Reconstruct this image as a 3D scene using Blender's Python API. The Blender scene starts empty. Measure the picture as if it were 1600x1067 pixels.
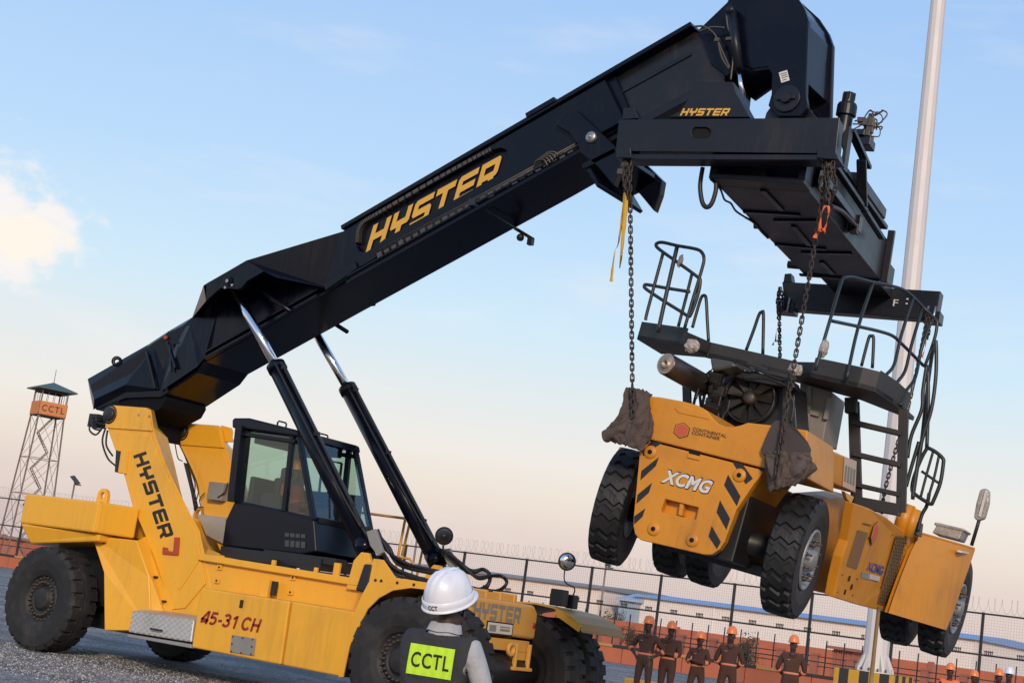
import bpy, bmesh, math, random
from math import sin, cos, tan, pi, radians, atan, atan2, hypot, sqrt
from mathutils import Vector, Matrix, Quaternion, noise
from mathutils.geometry import tessellate_polygon
from mathutils.bvhtree import BVHTree

random.seed(7)
scene = bpy.context.scene
col = scene.collection

# ------------------------------------------------------------------ camera, sky, sun, exposure
FPX, ROLL, PHI, CAMH = 2400.0, radians(8.0), radians(56.0), 1.62
CXP, CYP = 800.0, 533.5
PITCH = atan((954 - CYP) * cos(ROLL) / FPX)
FW = Vector((-cos(PHI) * cos(PITCH), sin(PHI) * cos(PITCH), sin(PITCH)))
RT = Vector((sin(PHI), cos(PHI), 0))
UP = RT.cross(FW)
CAM = Vector((0, 0, CAMH))
cam_d = bpy.data.cameras.new('camera'); cam = bpy.data.objects.new('camera', cam_d); col.objects.link(cam)
cam_d.sensor_width = 36.0; cam_d.lens = 36.0 * FPX / 1600.0
cam_d.clip_start = 0.1; cam_d.clip_end = 6000
cr = RT * cos(ROLL) - UP * (-sin(ROLL)) * -1
# image is turned clockwise: camera right leans up, so that level lines fall to the right
cr = RT * cos(ROLL) + UP * sin(ROLL)
cu = UP * cos(ROLL) - RT * sin(ROLL)
cam.matrix_world = Matrix(((cr.x, cu.x, -FW.x, CAM.x), (cr.y, cu.y, -FW.y, CAM.y), (cr.z, cu.z, -FW.z, CAM.z), (0, 0, 0, 1)))
scene.camera = cam

SUN_AZ, SUN_EL = Vector((0.60, -0.80)), radians(20)     # where the low evening sun stands (seen from the yard)
world = bpy.data.worlds.new('World'); scene.world = world; world.use_nodes = True
def build_world():
    nt = world.node_tree; N = nt.nodes; L = nt.links; N.clear()
    out = N.new('ShaderNodeOutputWorld'); bg = N.new('ShaderNodeBackground')
    sky = N.new('ShaderNodeTexSky'); sky.sky_type = 'NISHITA'; sky.sun_disc = False
    sky.sun_elevation = SUN_EL; sky.sun_rotation = atan2(SUN_AZ.x, SUN_AZ.y); sky.dust_density = 2.0
    tc = N.new('ShaderNodeTexCoord'); nrm = N.new('ShaderNodeVectorMath'); nrm.operation = 'NORMALIZE'
    L.new(tc.outputs['Generated'], nrm.inputs[0])
    sep = N.new('ShaderNodeSeparateXYZ'); L.new(nrm.outputs[0], sep.inputs[0])
    ramp = N.new('ShaderNodeValToRGB'); el = ramp.color_ramp.elements
    stops = [(0.0, (0.71, 0.575, 0.555)), (0.02, (0.755, 0.62, 0.59)), (0.047, (0.81, 0.68, 0.625)), (0.065, (0.87, 0.755, 0.67)), (0.08, (0.90, 0.81, 0.72)), (0.097, (0.905, 0.855, 0.80)), (0.13, (0.82, 0.86, 0.86)),
             (0.182, (0.66, 0.85, 0.98)), (0.258, (0.52, 0.74, 1.0)), (0.385, (0.395, 0.615, 0.955)), (0.6, (0.27, 0.47, 0.85)), (1.0, (0.18, 0.34, 0.66))]
    while len(el) < len(stops): el.new(0.5)
    for e, (p, c) in zip(el, stops): e.position = p; e.color = (*c, 1)
    L.new(sep.outputs['Z'], ramp.inputs[0])
    mix = N.new('ShaderNodeMixRGB'); mix.inputs[0].default_value = 0.95
    sc = N.new('ShaderNodeMixRGB'); sc.blend_type = 'MULTIPLY'; sc.inputs[0].default_value = 1; sc.inputs[2].default_value = (0.10, 0.10, 0.10, 1)
    L.new(sky.outputs[0], sc.inputs[1]); L.new(sc.outputs[0], mix.inputs[1]); L.new(ramp.outputs[0], mix.inputs[2])
    # thin stretched evening cloud all round, one brighter bank to the left
    mp = N.new('ShaderNodeMapping'); mp.inputs['Scale'].default_value = (3.2, 3.2, 15.0); L.new(nrm.outputs[0], mp.inputs[0])
    nz = N.new('ShaderNodeTexNoise'); nz.inputs['Scale'].default_value = 1.6; nz.inputs['Detail'].default_value = 7; nz.inputs['Roughness'].default_value = 0.55
    L.new(mp.outputs[0], nz.inputs['Vector'])
    r2 = N.new('ShaderNodeMapRange'); r2.inputs[1].default_value = 0.52; r2.inputs[2].default_value = 0.80; r2.interpolation_type = 'SMOOTHSTEP'
    L.new(nz.outputs[0], r2.inputs[0])
    wisp = N.new('ShaderNodeMath'); wisp.operation = 'MULTIPLY'; wisp.inputs[1].default_value = 0.35; L.new(r2.outputs[0], wisp.inputs[0])
    m2 = N.new('ShaderNodeMixRGB'); m2.inputs[2].default_value = (0.95, 0.90, 0.87, 1)
    L.new(wisp.outputs[0], m2.inputs[0]); L.new(mix.outputs[0], m2.inputs[1])
    last = m2
    def bank(direction, size, lo, hi, nscale, colr, squash):
        nonlocal last
        d = Vector(direction).normalized()
        sub = N.new('ShaderNodeVectorMath'); sub.operation = 'SUBTRACT'; sub.inputs[1].default_value = d; L.new(nrm.outputs[0], sub.inputs[0])
        mpp = N.new('ShaderNodeMapping'); mpp.inputs['Scale'].default_value = (1, 1, squash); L.new(sub.outputs[0], mpp.inputs[0])
        ln = N.new('ShaderNodeVectorMath'); ln.operation = 'LENGTH'; L.new(mpp.outputs[0], ln.inputs[0])
        n2 = N.new('ShaderNodeTexNoise'); n2.inputs['Scale'].default_value = nscale; n2.inputs['Detail'].default_value = 8; n2.inputs['Roughness'].default_value = 0.6
        mp3 = N.new('ShaderNodeMapping'); mp3.inputs['Scale'].default_value = (1, 1, 1.5); L.new(nrm.outputs[0], mp3.inputs[0]); L.new(mp3.outputs[0], n2.inputs['Vector'])
        a = N.new('ShaderNodeMath'); a.operation = 'MULTIPLY_ADD'; L.new(ln.outputs['Value'], a.inputs[0]); a.inputs[1].default_value = -1.0 / size; a.inputs[2].default_value = 0.62
        b = N.new('ShaderNodeMath'); b.operation = 'MULTIPLY_ADD'; L.new(n2.outputs[0], b.inputs[0]); b.inputs[1].default_value = 1.7; L.new(a.outputs[0], b.inputs[2])
        mr = N.new('ShaderNodeMapRange'); mr.inputs[1].default_value = lo; mr.inputs[2].default_value = hi; mr.interpolation_type = 'SMOOTHSTEP'; L.new(b.outputs[0], mr.inputs[0])
        mm = N.new('ShaderNodeMixRGB'); mm.inputs[2].default_value = (*colr, 1); L.new(mr.outputs[0], mm.inputs[0]); L.new(last.outputs[0], mm.inputs[1])
        last = mm
    bank(ray(-15, 322), 0.098, 0.94, 1.24, 17.0, (0.94, 0.91, 0.90), 1.2)
    bank(ray(30, 364), 0.074, 0.95, 1.30, 19.0, (1.0, 0.93, 0.82), 2.2)
    L.new(last.outputs[0], bg.inputs[0]); bg.inputs[1].default_value = 1.0
    L.new(bg.outputs[0], out.inputs[0])

def ray(x, y):
    a, b = x - CXP, y - CYP
    u = a * cos(ROLL) + b * sin(ROLL); v = -a * sin(ROLL) + b * cos(ROLL)
    return FW + RT * (u / FPX) - UP * (v / FPX)
def W(x, y, Y):                       # the point of the upright plane at depth Y (parallel to the yard fence) seen at a spot
    d = ray(x, y); return CAM + d * (Y / d.y)
def WX(x, y, X):
    d = ray(x, y); return CAM + d * (X / d.x)
def G(x, y, z=0.0):
    d = ray(x, y); return CAM + d * ((z - CAMH) / d.z)
build_world()
sl = bpy.data.lights.new('evening_sun', 'SUN'); sl.energy = 2.6; sl.angle = radians(9); sl.color = (1.0, 0.80, 0.62)
so = bpy.data.objects.new('evening_sun', sl); col.objects.link(so)
sd = Vector((SUN_AZ.x * cos(SUN_EL), SUN_AZ.y * cos(SUN_EL), sin(SUN_EL)))
so.rotation_euler = sd.to_track_quat('Z', 'Y').to_euler(); so.location = (0, -20, 30)
vs = scene.view_settings; vs.view_transform = 'Standard'; vs.look = 'None'; vs.gamma = 1; vs.use_curve_mapping = False; vs.exposure = 0.0

# ------------------------------------------------------------------ materials
MATS = {}
def pbr(name, c, rough=0.5, metal=0.0, var=0.08, scale=3.0, bump=0.0, bscale=60.0, dirt=None, dirt_amt=0.35, dirt_scale=1.2, coat=0.0, rvar=0.1, spec=0.5, streak=False, grime=None, grime_amt=0.5):
    if name in MATS: return MATS[name]
    m = bpy.data.materials.new(name); m.use_nodes = True; nt = m.node_tree; N = nt.nodes; L = nt.links
    b = N['Principled BSDF']; b.inputs['Metallic'].default_value = metal; b.inputs['Coat Weight'].default_value = coat; b.inputs['Coat Roughness'].default_value = 0.12
    b.inputs['Specular IOR Level'].default_value = spec
    tc = N.new('ShaderNodeTexCoord')
    nz = N.new('ShaderNodeTexNoise'); nz.inputs['Scale'].default_value = scale; nz.inputs['Detail'].default_value = 6; nz.inputs['Roughness'].default_value = 0.6
    if streak:
        mp = N.new('ShaderNodeMapping'); mp.inputs['Scale'].default_value = (4.0, 4.0, 0.5); L.new(tc.outputs['Object'], mp.inputs[0]); L.new(mp.outputs[0], nz.inputs['Vector'])
    else: L.new(tc.outputs['Object'], nz.inputs['Vector'])
    mx = N.new('ShaderNodeMixRGB'); mx.inputs[1].default_value = (*[max(0, k * (1 - var)) for k in c], 1); mx.inputs[2].default_value = (*[min(1, k * (1 + var)) for k in c], 1)
    L.new(nz.outputs[0], mx.inputs[0]); last = mx
    if dirt:
        n2 = N.new('ShaderNodeTexNoise'); n2.inputs['Scale'].default_value = dirt_scale; n2.inputs['Detail'].default_value = 9; n2.inputs['Roughness'].default_value = 0.68
        L.new(tc.outputs['Object'], n2.inputs['Vector'])
        mr = N.new('ShaderNodeMapRange'); mr.inputs[1].default_value = 0.48; mr.inputs[2].default_value = 0.78; mr.inputs[4].default_value = dirt_amt; L.new(n2.outputs[0], mr.inputs[0])
        m2 = N.new('ShaderNodeMixRGB'); m2.inputs[2].default_value = (*dirt, 1); L.new(mr.outputs[0], m2.inputs[0]); L.new(mx.outputs[0], m2.inputs[1]); last = m2
    if grime:
        mp2 = N.new('ShaderNodeMapping'); mp2.inputs['Scale'].default_value = (9.0, 9.0, 0.9); L.new(tc.outputs['Object'], mp2.inputs[0])
        g1 = N.new('ShaderNodeTexNoise'); g1.inputs['Scale'].default_value = 1.3; g1.inputs['Detail'].default_value = 10; g1.inputs['Roughness'].default_value = 0.7; L.new(mp2.outputs[0], g1.inputs['Vector'])
        g2 = N.new('ShaderNodeTexNoise'); g2.inputs['Scale'].default_value = 0.7; g2.inputs['Detail'].default_value = 3; L.new(tc.outputs['Object'], g2.inputs['Vector'])
        gm = N.new('ShaderNodeMath'); gm.operation = 'MULTIPLY'; L.new(g1.outputs[0], gm.inputs[0]); L.new(g2.outputs[0], gm.inputs[1])
        gr = N.new('ShaderNodeMapRange'); gr.inputs[1].default_value = 0.27; gr.inputs[2].default_value = 0.46; gr.inputs[4].default_value = grime_amt; L.new(gm.outputs[0], gr.inputs[0])
        m3 = N.new('ShaderNodeMixRGB'); m3.inputs[2].default_value = (*grime, 1); L.new(gr.outputs[0], m3.inputs[0]); L.new(last.outputs[0], m3.inputs[1])
        # small chips and scuffs
        vo = N.new('ShaderNodeTexNoise'); vo.inputs['Scale'].default_value = 34.0; vo.inputs['Detail'].default_value = 3; L.new(tc.outputs['Object'], vo.inputs['Vector'])
        vr = N.new('ShaderNodeMapRange'); vr.inputs[1].default_value = 0.70; vr.inputs[2].default_value = 0.74; vr.inputs[4].default_value = 0.55; L.new(vo.outputs[0], vr.inputs[0])
        m4 = N.new('ShaderNodeMixRGB'); m4.inputs[2].default_value = (*[k * .55 for k in grime], 1); L.new(vr.outputs[0], m4.inputs[0]); L.new(m3.outputs[0], m4.inputs[1]); last = m4
    L.new(last.outputs[0], b.inputs['Base Color'])
    rr = N.new('ShaderNodeMapRange'); rr.inputs[3].default_value = max(0.02, rough - rvar); rr.inputs[4].default_value = min(1, rough + rvar); L.new(nz.outputs[0], rr.inputs[0]); L.new(rr.outputs[0], b.inputs['Roughness'])
    if bump > 0:
        n3 = N.new('ShaderNodeTexNoise'); n3.inputs['Scale'].default_value = bscale; n3.inputs['Detail'].default_value = 4; L.new(tc.outputs['Object'], n3.inputs['Vector'])
        bp = N.new('ShaderNodeBump'); bp.inputs['Strength'].default_value = bump; bp.inputs['Distance'].default_value = 0.02; L.new(n3.outputs[0], bp.inputs['Height']); L.new(bp.outputs[0], b.inputs['Normal'])
    MATS[name] = m
    return m
def glass(name, tint=(0.80, 0.95, 0.90), alpha=0.35):
    m = bpy.data.materials.new(name); m.use_nodes = True; nt = m.node_tree; N = nt.nodes; L = nt.links
    N.remove(N['Principled BSDF']); out = N['Material Output']
    t = N.new('ShaderNodeBsdfTransparent'); t.inputs[0].default_value = (*tint, 1)
    g = N.new('ShaderNodeBsdfGlossy'); g.inputs['Roughness'].default_value = 0.03; g.inputs[0].default_value = (0.9, 0.95, 0.95, 1)
    fr = N.new('ShaderNodeLayerWeight'); fr.inputs[0].default_value = 0.12
    ad = N.new('ShaderNodeMath'); ad.operation = 'MULTIPLY_ADD'; ad.inputs[1].default_value = 0.5; ad.inputs[2].default_value = 0.02; L.new(fr.outputs['Facing'], ad.inputs[0])
    mx = N.new('ShaderNodeMixShader'); L.new(ad.outputs[0], mx.inputs[0]); L.new(t.outputs[0], mx.inputs[1]); L.new(g.outputs[0], mx.inputs[2]); L.new(mx.outputs[0], out.inputs[0])
    MATS[name] = m; return m

YEL = pbr('stacker_yellow_paint', (0.80, 0.395, 0.026), 0.36, 0, 0.06, 1.5, 0.03, 40, dirt=(0.46, 0.25, 0.06), dirt_amt=0.32, dirt_scale=0.9, coat=0.1, streak=True, grime=(0.24, 0.13, 0.04), grime_amt=0.30, rvar=.16)
YEL2 = pbr('dusty_yellow_paint', (0.66, 0.34, 0.06), 0.5, 0, 0.08, 2.5, 0.03, 40, dirt=(0.45, 0.30, 0.15), dirt_amt=0.5, coat=0.0)
ORG = pbr('load_orange_paint', (0.60, 0.235, 0.012), 0.44, 0, 0.10, 2.0, 0.03, 40, dirt=(0.24, 0.10, 0.028), dirt_amt=0.45, dirt_scale=1.3, coat=0.0, streak=True, grime=(0.17, 0.075, 0.025), grime_amt=0.5, rvar=.16)
NAVY = pbr('boom_black_paint', (0.0024, 0.0040, 0.0110), 0.22, 0, 0.2, 1.2, 0.02, 30, dirt=(0.016, 0.012, 0.011), dirt_amt=0.4, dirt_scale=0.8, coat=0.0, spec=0.20, grime=(0.040, 0.032, 0.029), grime_amt=0.30, rvar=.12)
NAVY2 = pbr('spreader_black_paint', (0.0075, 0.0100, 0.0175), 0.38, 0, 0.15, 1.6, 0.03, 30, dirt=(0.032, 0.027, 0.024), dirt_amt=0.40, dirt_scale=1.1, coat=0.0, spec=.30, grime=(0.065, 0.050, 0.042), grime_amt=0.35, rvar=.14)
BLK = pbr('black_paint', (0.014, 0.015, 0.018), 0.45, 0, 0.2, 2.0)
CABM = pbr('cab_black_paint', (0.004, 0.006, 0.013), 0.24, 0, 0.15, 1.5, coat=0.0, spec=.28)
RUB = pbr('tyre_rubber', (0.013, 0.0125, 0.0125), 0.72, 0, 0.25, 4.0, 0.12, 25, dirt=(0.075, 0.063, 0.054), dirt_amt=0.6, dirt_scale=2.6)
RUB2 = pbr('tyre_rubber_black', (0.0085, 0.009, 0.010), 0.58, 0, 0.25, 4.0, 0.10, 25, dirt=(0.026, 0.024, 0.023), dirt_amt=0.4, dirt_scale=2.0)
HOSE = pbr('hose_rubber', (0.012, 0.012, 0.012), 0.5, 0, 0.2, 5.0)
STEEL = pbr('bare_steel', (0.45, 0.44, 0.43), 0.42, 0.9, 0.2, 6.0, dirt=(0.12, 0.09, 0.07), dirt_amt=0.5)
DSTEEL = pbr('dark_steel', (0.10, 0.085, 0.075), 0.5, 0.6, 0.3, 6.0, dirt=(0.10, 0.06, 0.04), dirt_amt=0.5)
CHROME = pbr('chrome_rod', (0.78, 0.79, 0.82), 0.14, 1.0, 0.03, 5.0, rvar=0.04)
GALV = pbr('grey_galvanised', (0.36, 0.35, 0.33), 0.55, 0.5, 0.15, 5.0, dirt=(0.22, 0.18, 0.14), dirt_amt=0.4)
GREYP = pbr('grey_paint', (0.24, 0.235, 0.22), 0.55, 0, 0.12, 3.0, dirt=(0.14, 0.11, 0.09), dirt_amt=0.4)
RIMD = pbr('dark_rim', (0.022, 0.021, 0.021), 0.6, 0.2, 0.3, 6.0, dirt=(0.07, 0.058, 0.048), dirt_amt=0.6, dirt_scale=5)
RIMS = pbr('silver_rim', (0.30, 0.30, 0.30), 0.52, 0.5, 0.15, 5.0, dirt=(0.16, 0.14, 0.12), dirt_amt=0.4)
DECALK = pbr('black_lettering', (0.010, 0.010, 0.012), 0.4, 0, 0.1)
DECALY = pbr('gold_lettering', (0.66, 0.36, 0.04), 0.42, 0, 0.08)
DECALR = pbr('red_lettering', (0.27, 0.018, 0.012), 0.45, 0, 0.15)
DECALW = pbr('white_lettering', (0.62, 0.60, 0.57), 0.5, 0, 0.08)
REDP = pbr('red_bracket_paint', (0.40, 0.055, 0.02), 0.5, 0, 0.15)
ORANGE = pbr('orange_cloth', (0.75, 0.14, 0.045), 0.8, 0, 0.15, 10)
GLASS = glass('cab_glass', (0.78, 0.87, 0.83))
CHECK = pbr('checker_plate', (0.46, 0.44, 0.40), 0.45, 0.4, 0.12, 6.0, dirt=(0.26, 0.20, 0.14), dirt_amt=0.5)

# ------------------------------------------------------------------ mesh helpers
class MB:
    def __init__(s): s.v = []; s.f = []; s.m = []; s.s = []
    def add(s, vs, fs, mat=0, smooth=False):
        o = len(s.v); s.v += [Vector(p) for p in vs]
        for f in fs: s.f.append(tuple(i + o for i in f)); s.m.append(mat); s.s.append(smooth)
        return s
    def box(s, c, d, rot=None, mat=0):
        c = Vector(c); hx, hy, hz = d[0] / 2, d[1] / 2, d[2] / 2
        vs = [Vector((x, y, z)) for x in (-hx, hx) for y in (-hy, hy) for z in (-hz, hz)]
        if rot is not None: vs = [rot @ p for p in vs]
        return s.add([p + c for p in vs], [(0, 1, 3, 2), (4, 6, 7, 5), (0, 4, 5, 1), (2, 3, 7, 6), (0, 2, 6, 4), (1, 5, 7, 3)], mat)
    def bar(s, p, q, w, h, up=(0, 0, 1), mat=0):       # a rectangular bar from p to q
        p = Vector(p); q = Vector(q); d = q - p; L = d.length; d.normalize(); up = Vector(up)
        if abs(d.dot(up)) > 0.98: up = Vector((1, 0, 0))
        a = d.cross(up).normalized(); b = a.cross(d)
        R = Matrix((a, d, b)).transposed()
        return s.box((p + q) / 2, (w, L, h), R, mat)
    def loft(s, A, B, mat=0, capA=True, capB=True):     # two matching outlines
        n = len(A); fs = [(i, (i + 1) % n, n + (i + 1) % n, n + i) for i in range(n)]
        if capA: fs.append(tuple(reversed(range(n))))
        if capB: fs.append(tuple(range(n, 2 * n)))
        return s.add(list(A) + list(B), fs, mat)
    def prism(s, pts, vec, mat=0, holes=()):            # planar outline pushed along vec
        vec = Vector(vec); pts = [Vector(p) for p in pts]
        if not holes: return s.loft(pts, [p + vec for p in pts], mat)
        loops = [pts] + [[Vector(p) for p in h] for h in holes]
        tri = tessellate_polygon(loops); flat = [p for l in loops for p in l]; n = len(flat)
        fs = [tuple(t) for t in tri] + [tuple(i + n for i in reversed(t)) for t in tri]
        o = 0
        for l in loops:
            k = len(l); fs += [(o + i, o + (i + 1) % k, n + o + (i + 1) % k, n + o + i) for i in range(k)]; o += k
        return s.add(flat + [p + vec for p in flat], fs, mat)
    def tube(s, path, r, n=8, mat=0, closed=False, r2=None, smooth=True):
        P = [Vector(p) for p in path]; k = len(P); rings = []; N = None
        for i in range(k):
            if closed: t = (P[(i + 1) % k] - P[i - 1])
            else: t = P[min(i + 1, k - 1)] - P[max(i - 1, 0)]
            t.normalize()
            if N is None:
                N = t.orthogonal().normalized()
            else:
                N = (N - t * N.dot(t)); N.normalize()
            b = t.cross(N); rr = r if r2 is None else r + (r2 - r) * i / (k - 1)
            rings.append([P[i] + (N * cos(2 * pi * j / n) + b * sin(2 * pi * j / n)) * rr for j in range(n)])
        fs = []
        for i in range(k if closed else k - 1):
            a = i * n; c = ((i + 1) % k) * n
            for j in range(n): fs.append((a + j, a + (j + 1) % n, c + (j + 1) % n, c + j))
        s.add([p for rg in rings for p in rg], fs, mat, smooth)
        if not closed:
            o = len(s.v) - k * n
            s.f.append(tuple(o + j for j in reversed(range(n)))); s.m.append(mat); s.s.append(False)
            s.f.append(tuple(o + (k - 1) * n + j for j in range(n))); s.m.append(mat); s.s.append(False)
        return s
    def cyl(s, p, q, r, n=16, mat=0, r2=None): return s.tube([p, q], r, n, mat, r2=r2)
    def lathe(s, prof, origin, axis, n=32, mat=0, smooth=True, a0=0.0):      # prof: (radius, height) along axis
        ax = Vector(axis).normalized(); u = ax.orthogonal().normalized(); w = ax.cross(u); o = Vector(origin); k = len(prof)
        vs = [o + ax * h + (u * cos(a0 + 2 * pi * j / n) + w * sin(a0 + 2 * pi * j / n)) * r for (r, h) in prof for j in range(n)]
        fs = [(i * n + j, i * n + (j + 1) % n, (i + 1) * n + (j + 1) % n, (i + 1) * n + j) for i in range(k - 1) for j in range(n)]
        return s.add(vs, fs, mat, smooth)
    def mesh(s, name, off=None):
        me = bpy.data.meshes.new(name); off = off or Vector((0, 0, 0))
        me.from_pydata([tuple(p - off) for p in s.v], [], s.f)
        me.polygons.foreach_set('material_index', s.m); me.polygons.foreach_set('use_smooth', s.s)
        me.update()
        bm = bmesh.new(); bm.from_mesh(me); bmesh.ops.recalc_face_normals(bm, faces=bm.faces); bm.to_mesh(me); bm.free()
        return me

OFF = {}
def tag(o, label=None, cat=None, group=None, kind=None):
    if label: o['label'] = label
    if cat: o['category'] = cat
    if group: o['group'] = group
    if kind: o['kind'] = kind
    return o
def empty(name, loc, label=None, cat=None, group=None):
    o = bpy.data.objects.new(name, None); col.objects.link(o); o.location = loc; o.empty_display_size = 0.2
    OFF[o.name] = Vector(loc); return tag(o, label, cat, group)
SPLIT = {'bolt', 'cab_pillar', 'cab_crossbar', 'lettering', 'hose', 'cable', 'vent', 'slot', 'bracket', 'lifting_eye', 'roof_handle', 'wiper', 'ledge', 'handrail', 'cylinder_lug', 'hose_bracket', 'tail_rib', 'wear_rail', 'collar', 'back_sheet', 'stripe', 'rib', 'rail', 'rung', 'fan_blade', 'stay', 'top_frame', 'grille', 'step_tube', 'beam_frame', 'lamp_box', 'worn_print', 'work_lamp', 'cab_dark_panel'}
def islands(mb):
    par = list(range(len(mb.v)))
    def find(a):
        while par[a] != a: par[a] = par[par[a]]; a = par[a]
        return a
    for f in mb.f:
        r = find(f[0])
        for i in f[1:]: par[find(i)] = r
    groups = {}
    for k, f in enumerate(mb.f): groups.setdefault(find(f[0]), []).append(k)
    # pieces that share a corner point count as one (caps of a tube, for instance)
    out = []
    for ks in groups.values():
        nb = MB(); ids = {}
        for k in ks:
            for i in mb.f[k]:
                if i not in ids: ids[i] = len(nb.v); nb.v.append(mb.v[i])
            nb.f.append(tuple(ids[i] for i in mb.f[k])); nb.m.append(mb.m[k]); nb.s.append(mb.s[k])
        out.append(nb)
    return out
def B(name, mb, mat, parent=None, bevel=0.0, off=None, seg=2):
    if name in SPLIT and isinstance(mb, MB):
        parts = islands(mb)
        if 1 < len(parts) <= 300:
            if name == 'lettering': name = 'letter'
            mats = mat if isinstance(mat, (list, tuple)) else [mat]
            res = None
            for p in parts:
                o = B1(name, p, mats, parent, bevel, off, seg); res = res or o
            return res
    return B1(name, mb, mat, parent, bevel, off, seg)
def B1(name, mb, mat, parent=None, bevel=0.0, off=None, seg=2):
    if off is None: off = OFF.get(parent.name, Vector((0, 0, 0))) if parent else Vector((0, 0, 0))
    me = mb if isinstance(mb, bpy.types.Mesh) else mb.mesh(name, off)
    o = bpy.data.objects.new(name, me); col.objects.link(o)
    if not len(me.materials):
        for m in (mat if isinstance(mat, (list, tuple)) else [mat]): me.materials.append(m)
    if parent: o.parent = parent
    OFF[o.name] = off
    if bevel > 0:
        md = o.modifiers.new('edge', 'BEVEL'); md.width = bevel; md.segments = seg; md.limit_method = 'ANGLE'; md.angle_limit = radians(32)
    return o
def copy_tree(o, parent=None):
    c = o.copy(); col.objects.link(c)
    if parent: c.parent = parent
    for ch in list(o.children): copy_tree(ch, c)
    return c

# ---- lettering
def poly_letters(word):
    A = {'H': ([(0, 0), (.25, 0), (.25, .38), (.75, .38), (.75, 0), (1, 0), (1, 1), (.75, 1), (.75, .62), (.25, .62), (.25, 1), (0, 1)], None),
         'Y': ([(0, 1), (.25, 1), (.25, .62), (.75, .62), (.75, 1), (1, 1), (1, .44), (.93, .37), (.63, .37), (.63, 0), (.37, 0), (.37, .37), (.07, .37), (0, .44)], None),
         'S': ([(0, 0), (.9, 0), (1, .1), (1, .52), (.9, .62), (.25, .62), (.25, .77), (1, .77), (1, 1), (.1, 1), (0, .9), (0, .48), (.1, .38), (.75, .38), (.75, .23), (0, .23)], None),
         'T': ([(0, 1), (1, 1), (1, .76), (.63, .76), (.63, 0), (.37, 0), (.37, .76), (0, .76)], None),
         'E': ([(0.1, 0), (1, 0), (1, .23), (.25, .23), (.25, .385), (.95, .385), (.95, .615), (.25, .615), (.25, .77), (1, .77), (1, 1), (.1, 1), (0, .9), (0, .1)], None),
         'R': ([(0, 0), (.25, 0), (.25, .30), (.55, .30), (.74, 0), (1, 0), (.82, .30), (.93, .33), (1, .42), (1, .9), (.9, 1), (0, 1)], [(.25, .53), (.75, .53), (.75, .77), (.25, .77)])}
    out = []; x = 0.0
    for ch in word:
        p, h = A[ch]
        out.append(([(a * 1.0 + x, b) for a, b in p], [[(a + x, b) for a, b in h]] if h else [])); x += 1.16
    return out, x - 0.16
def letters(mb, word, O, U, V, depth, shear=0.0, mat=0):
    O, U, V, depth = Vector(O), Vector(U), Vector(V), Vector(depth)
    ps, w = poly_letters(word)
    for p, h in ps:
        f = lambda a, b: O + U * ((a + shear * b) / w) + V * b
        mb.prism([f(*q) for q in p], depth, mat, [[f(*q) for q in hh] for hh in h])
    return mb
def stroke_text(mb, word, O, U, V, depth, wd=.2, shear=0.2):
    def ac(cx, cy, rx, ry, a, b, n=10): return [(cx + rx * cos(radians(a + (b - a) * i / n)), cy + ry * sin(radians(a + (b - a) * i / n))) for i in range(n + 1)]
    S = {'4': [[(.62, 0), (.62, 1)], [(.55, .97), (.06, .30), (.06, .27), (.78, .27)]], '5': [[(.70, .90), (.20, .90), (.13, .50)] + ac(.36, .34, .30, .25, 130, -140)], '-': [[(.08, .40), (.45, .40)]],
         '3': [ac(.36, .72, .27, .20, 160, -80, 9)[:-1] + [(.32, .53)] + ac(.36, .30, .30, .22, 80, -160)], '1': [[(.45, 0), (.45, .95), (.38, .85), (.15, .70)]], 'C': [ac(.48, .5, .38, .42, 40, 320, 16)], 'H': [[(.12, 0), (.12, 1)], [(.72, 0), (.72, 1)], [(.12, .5), (.72, .5)]], ' ': []}
    adv = {'-': .55, ' ': .35, '1': .72, 'C': 1.0, 'H': .9}
    tot = sum(adv.get(c, .84) for c in word); x = 0; U = Vector(U); V = Vector(V); k = U.length / tot; u = U.normalized()
    asp = V.length / k
    for c in word:
        for pl_ in S[c]:
            P = [Vector((x + a, b * asp, 0)) for a, b in pl_]; n = len(P); A = []; Bq = []
            for i in range(n):
                d = (P[min(i + 1, n - 1)] - P[max(i - 1, 0)]).normalized(); nn = Vector((-d.y, d.x, 0)) * wd / 2
                if 0 < i < n - 1:
                    d1 = (P[i] - P[i - 1]).normalized(); cs = max(.45, abs(d1.dot(d))); nn /= cs
                A.append(P[i] + nn); Bq.append(P[i] - nn)
            f = lambda p: Vector(O) + u * (k * (p.x + shear * p.y)) + V.normalized() * (k * p.y)
            m = len(A); vs = [f(p) for p in A] + [f(p) for p in Bq]; o2 = [v + Vector(depth) for v in vs]; fs = []
            for i in range(m - 1): fs += [(i, i + 1, m + i + 1, m + i), (2 * m + i, 3 * m + i, 3 * m + i + 1, 2 * m + i + 1)]
            mb.add(vs + o2, fs)
        x += adv.get(c, .84)
TXT = {}
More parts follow.
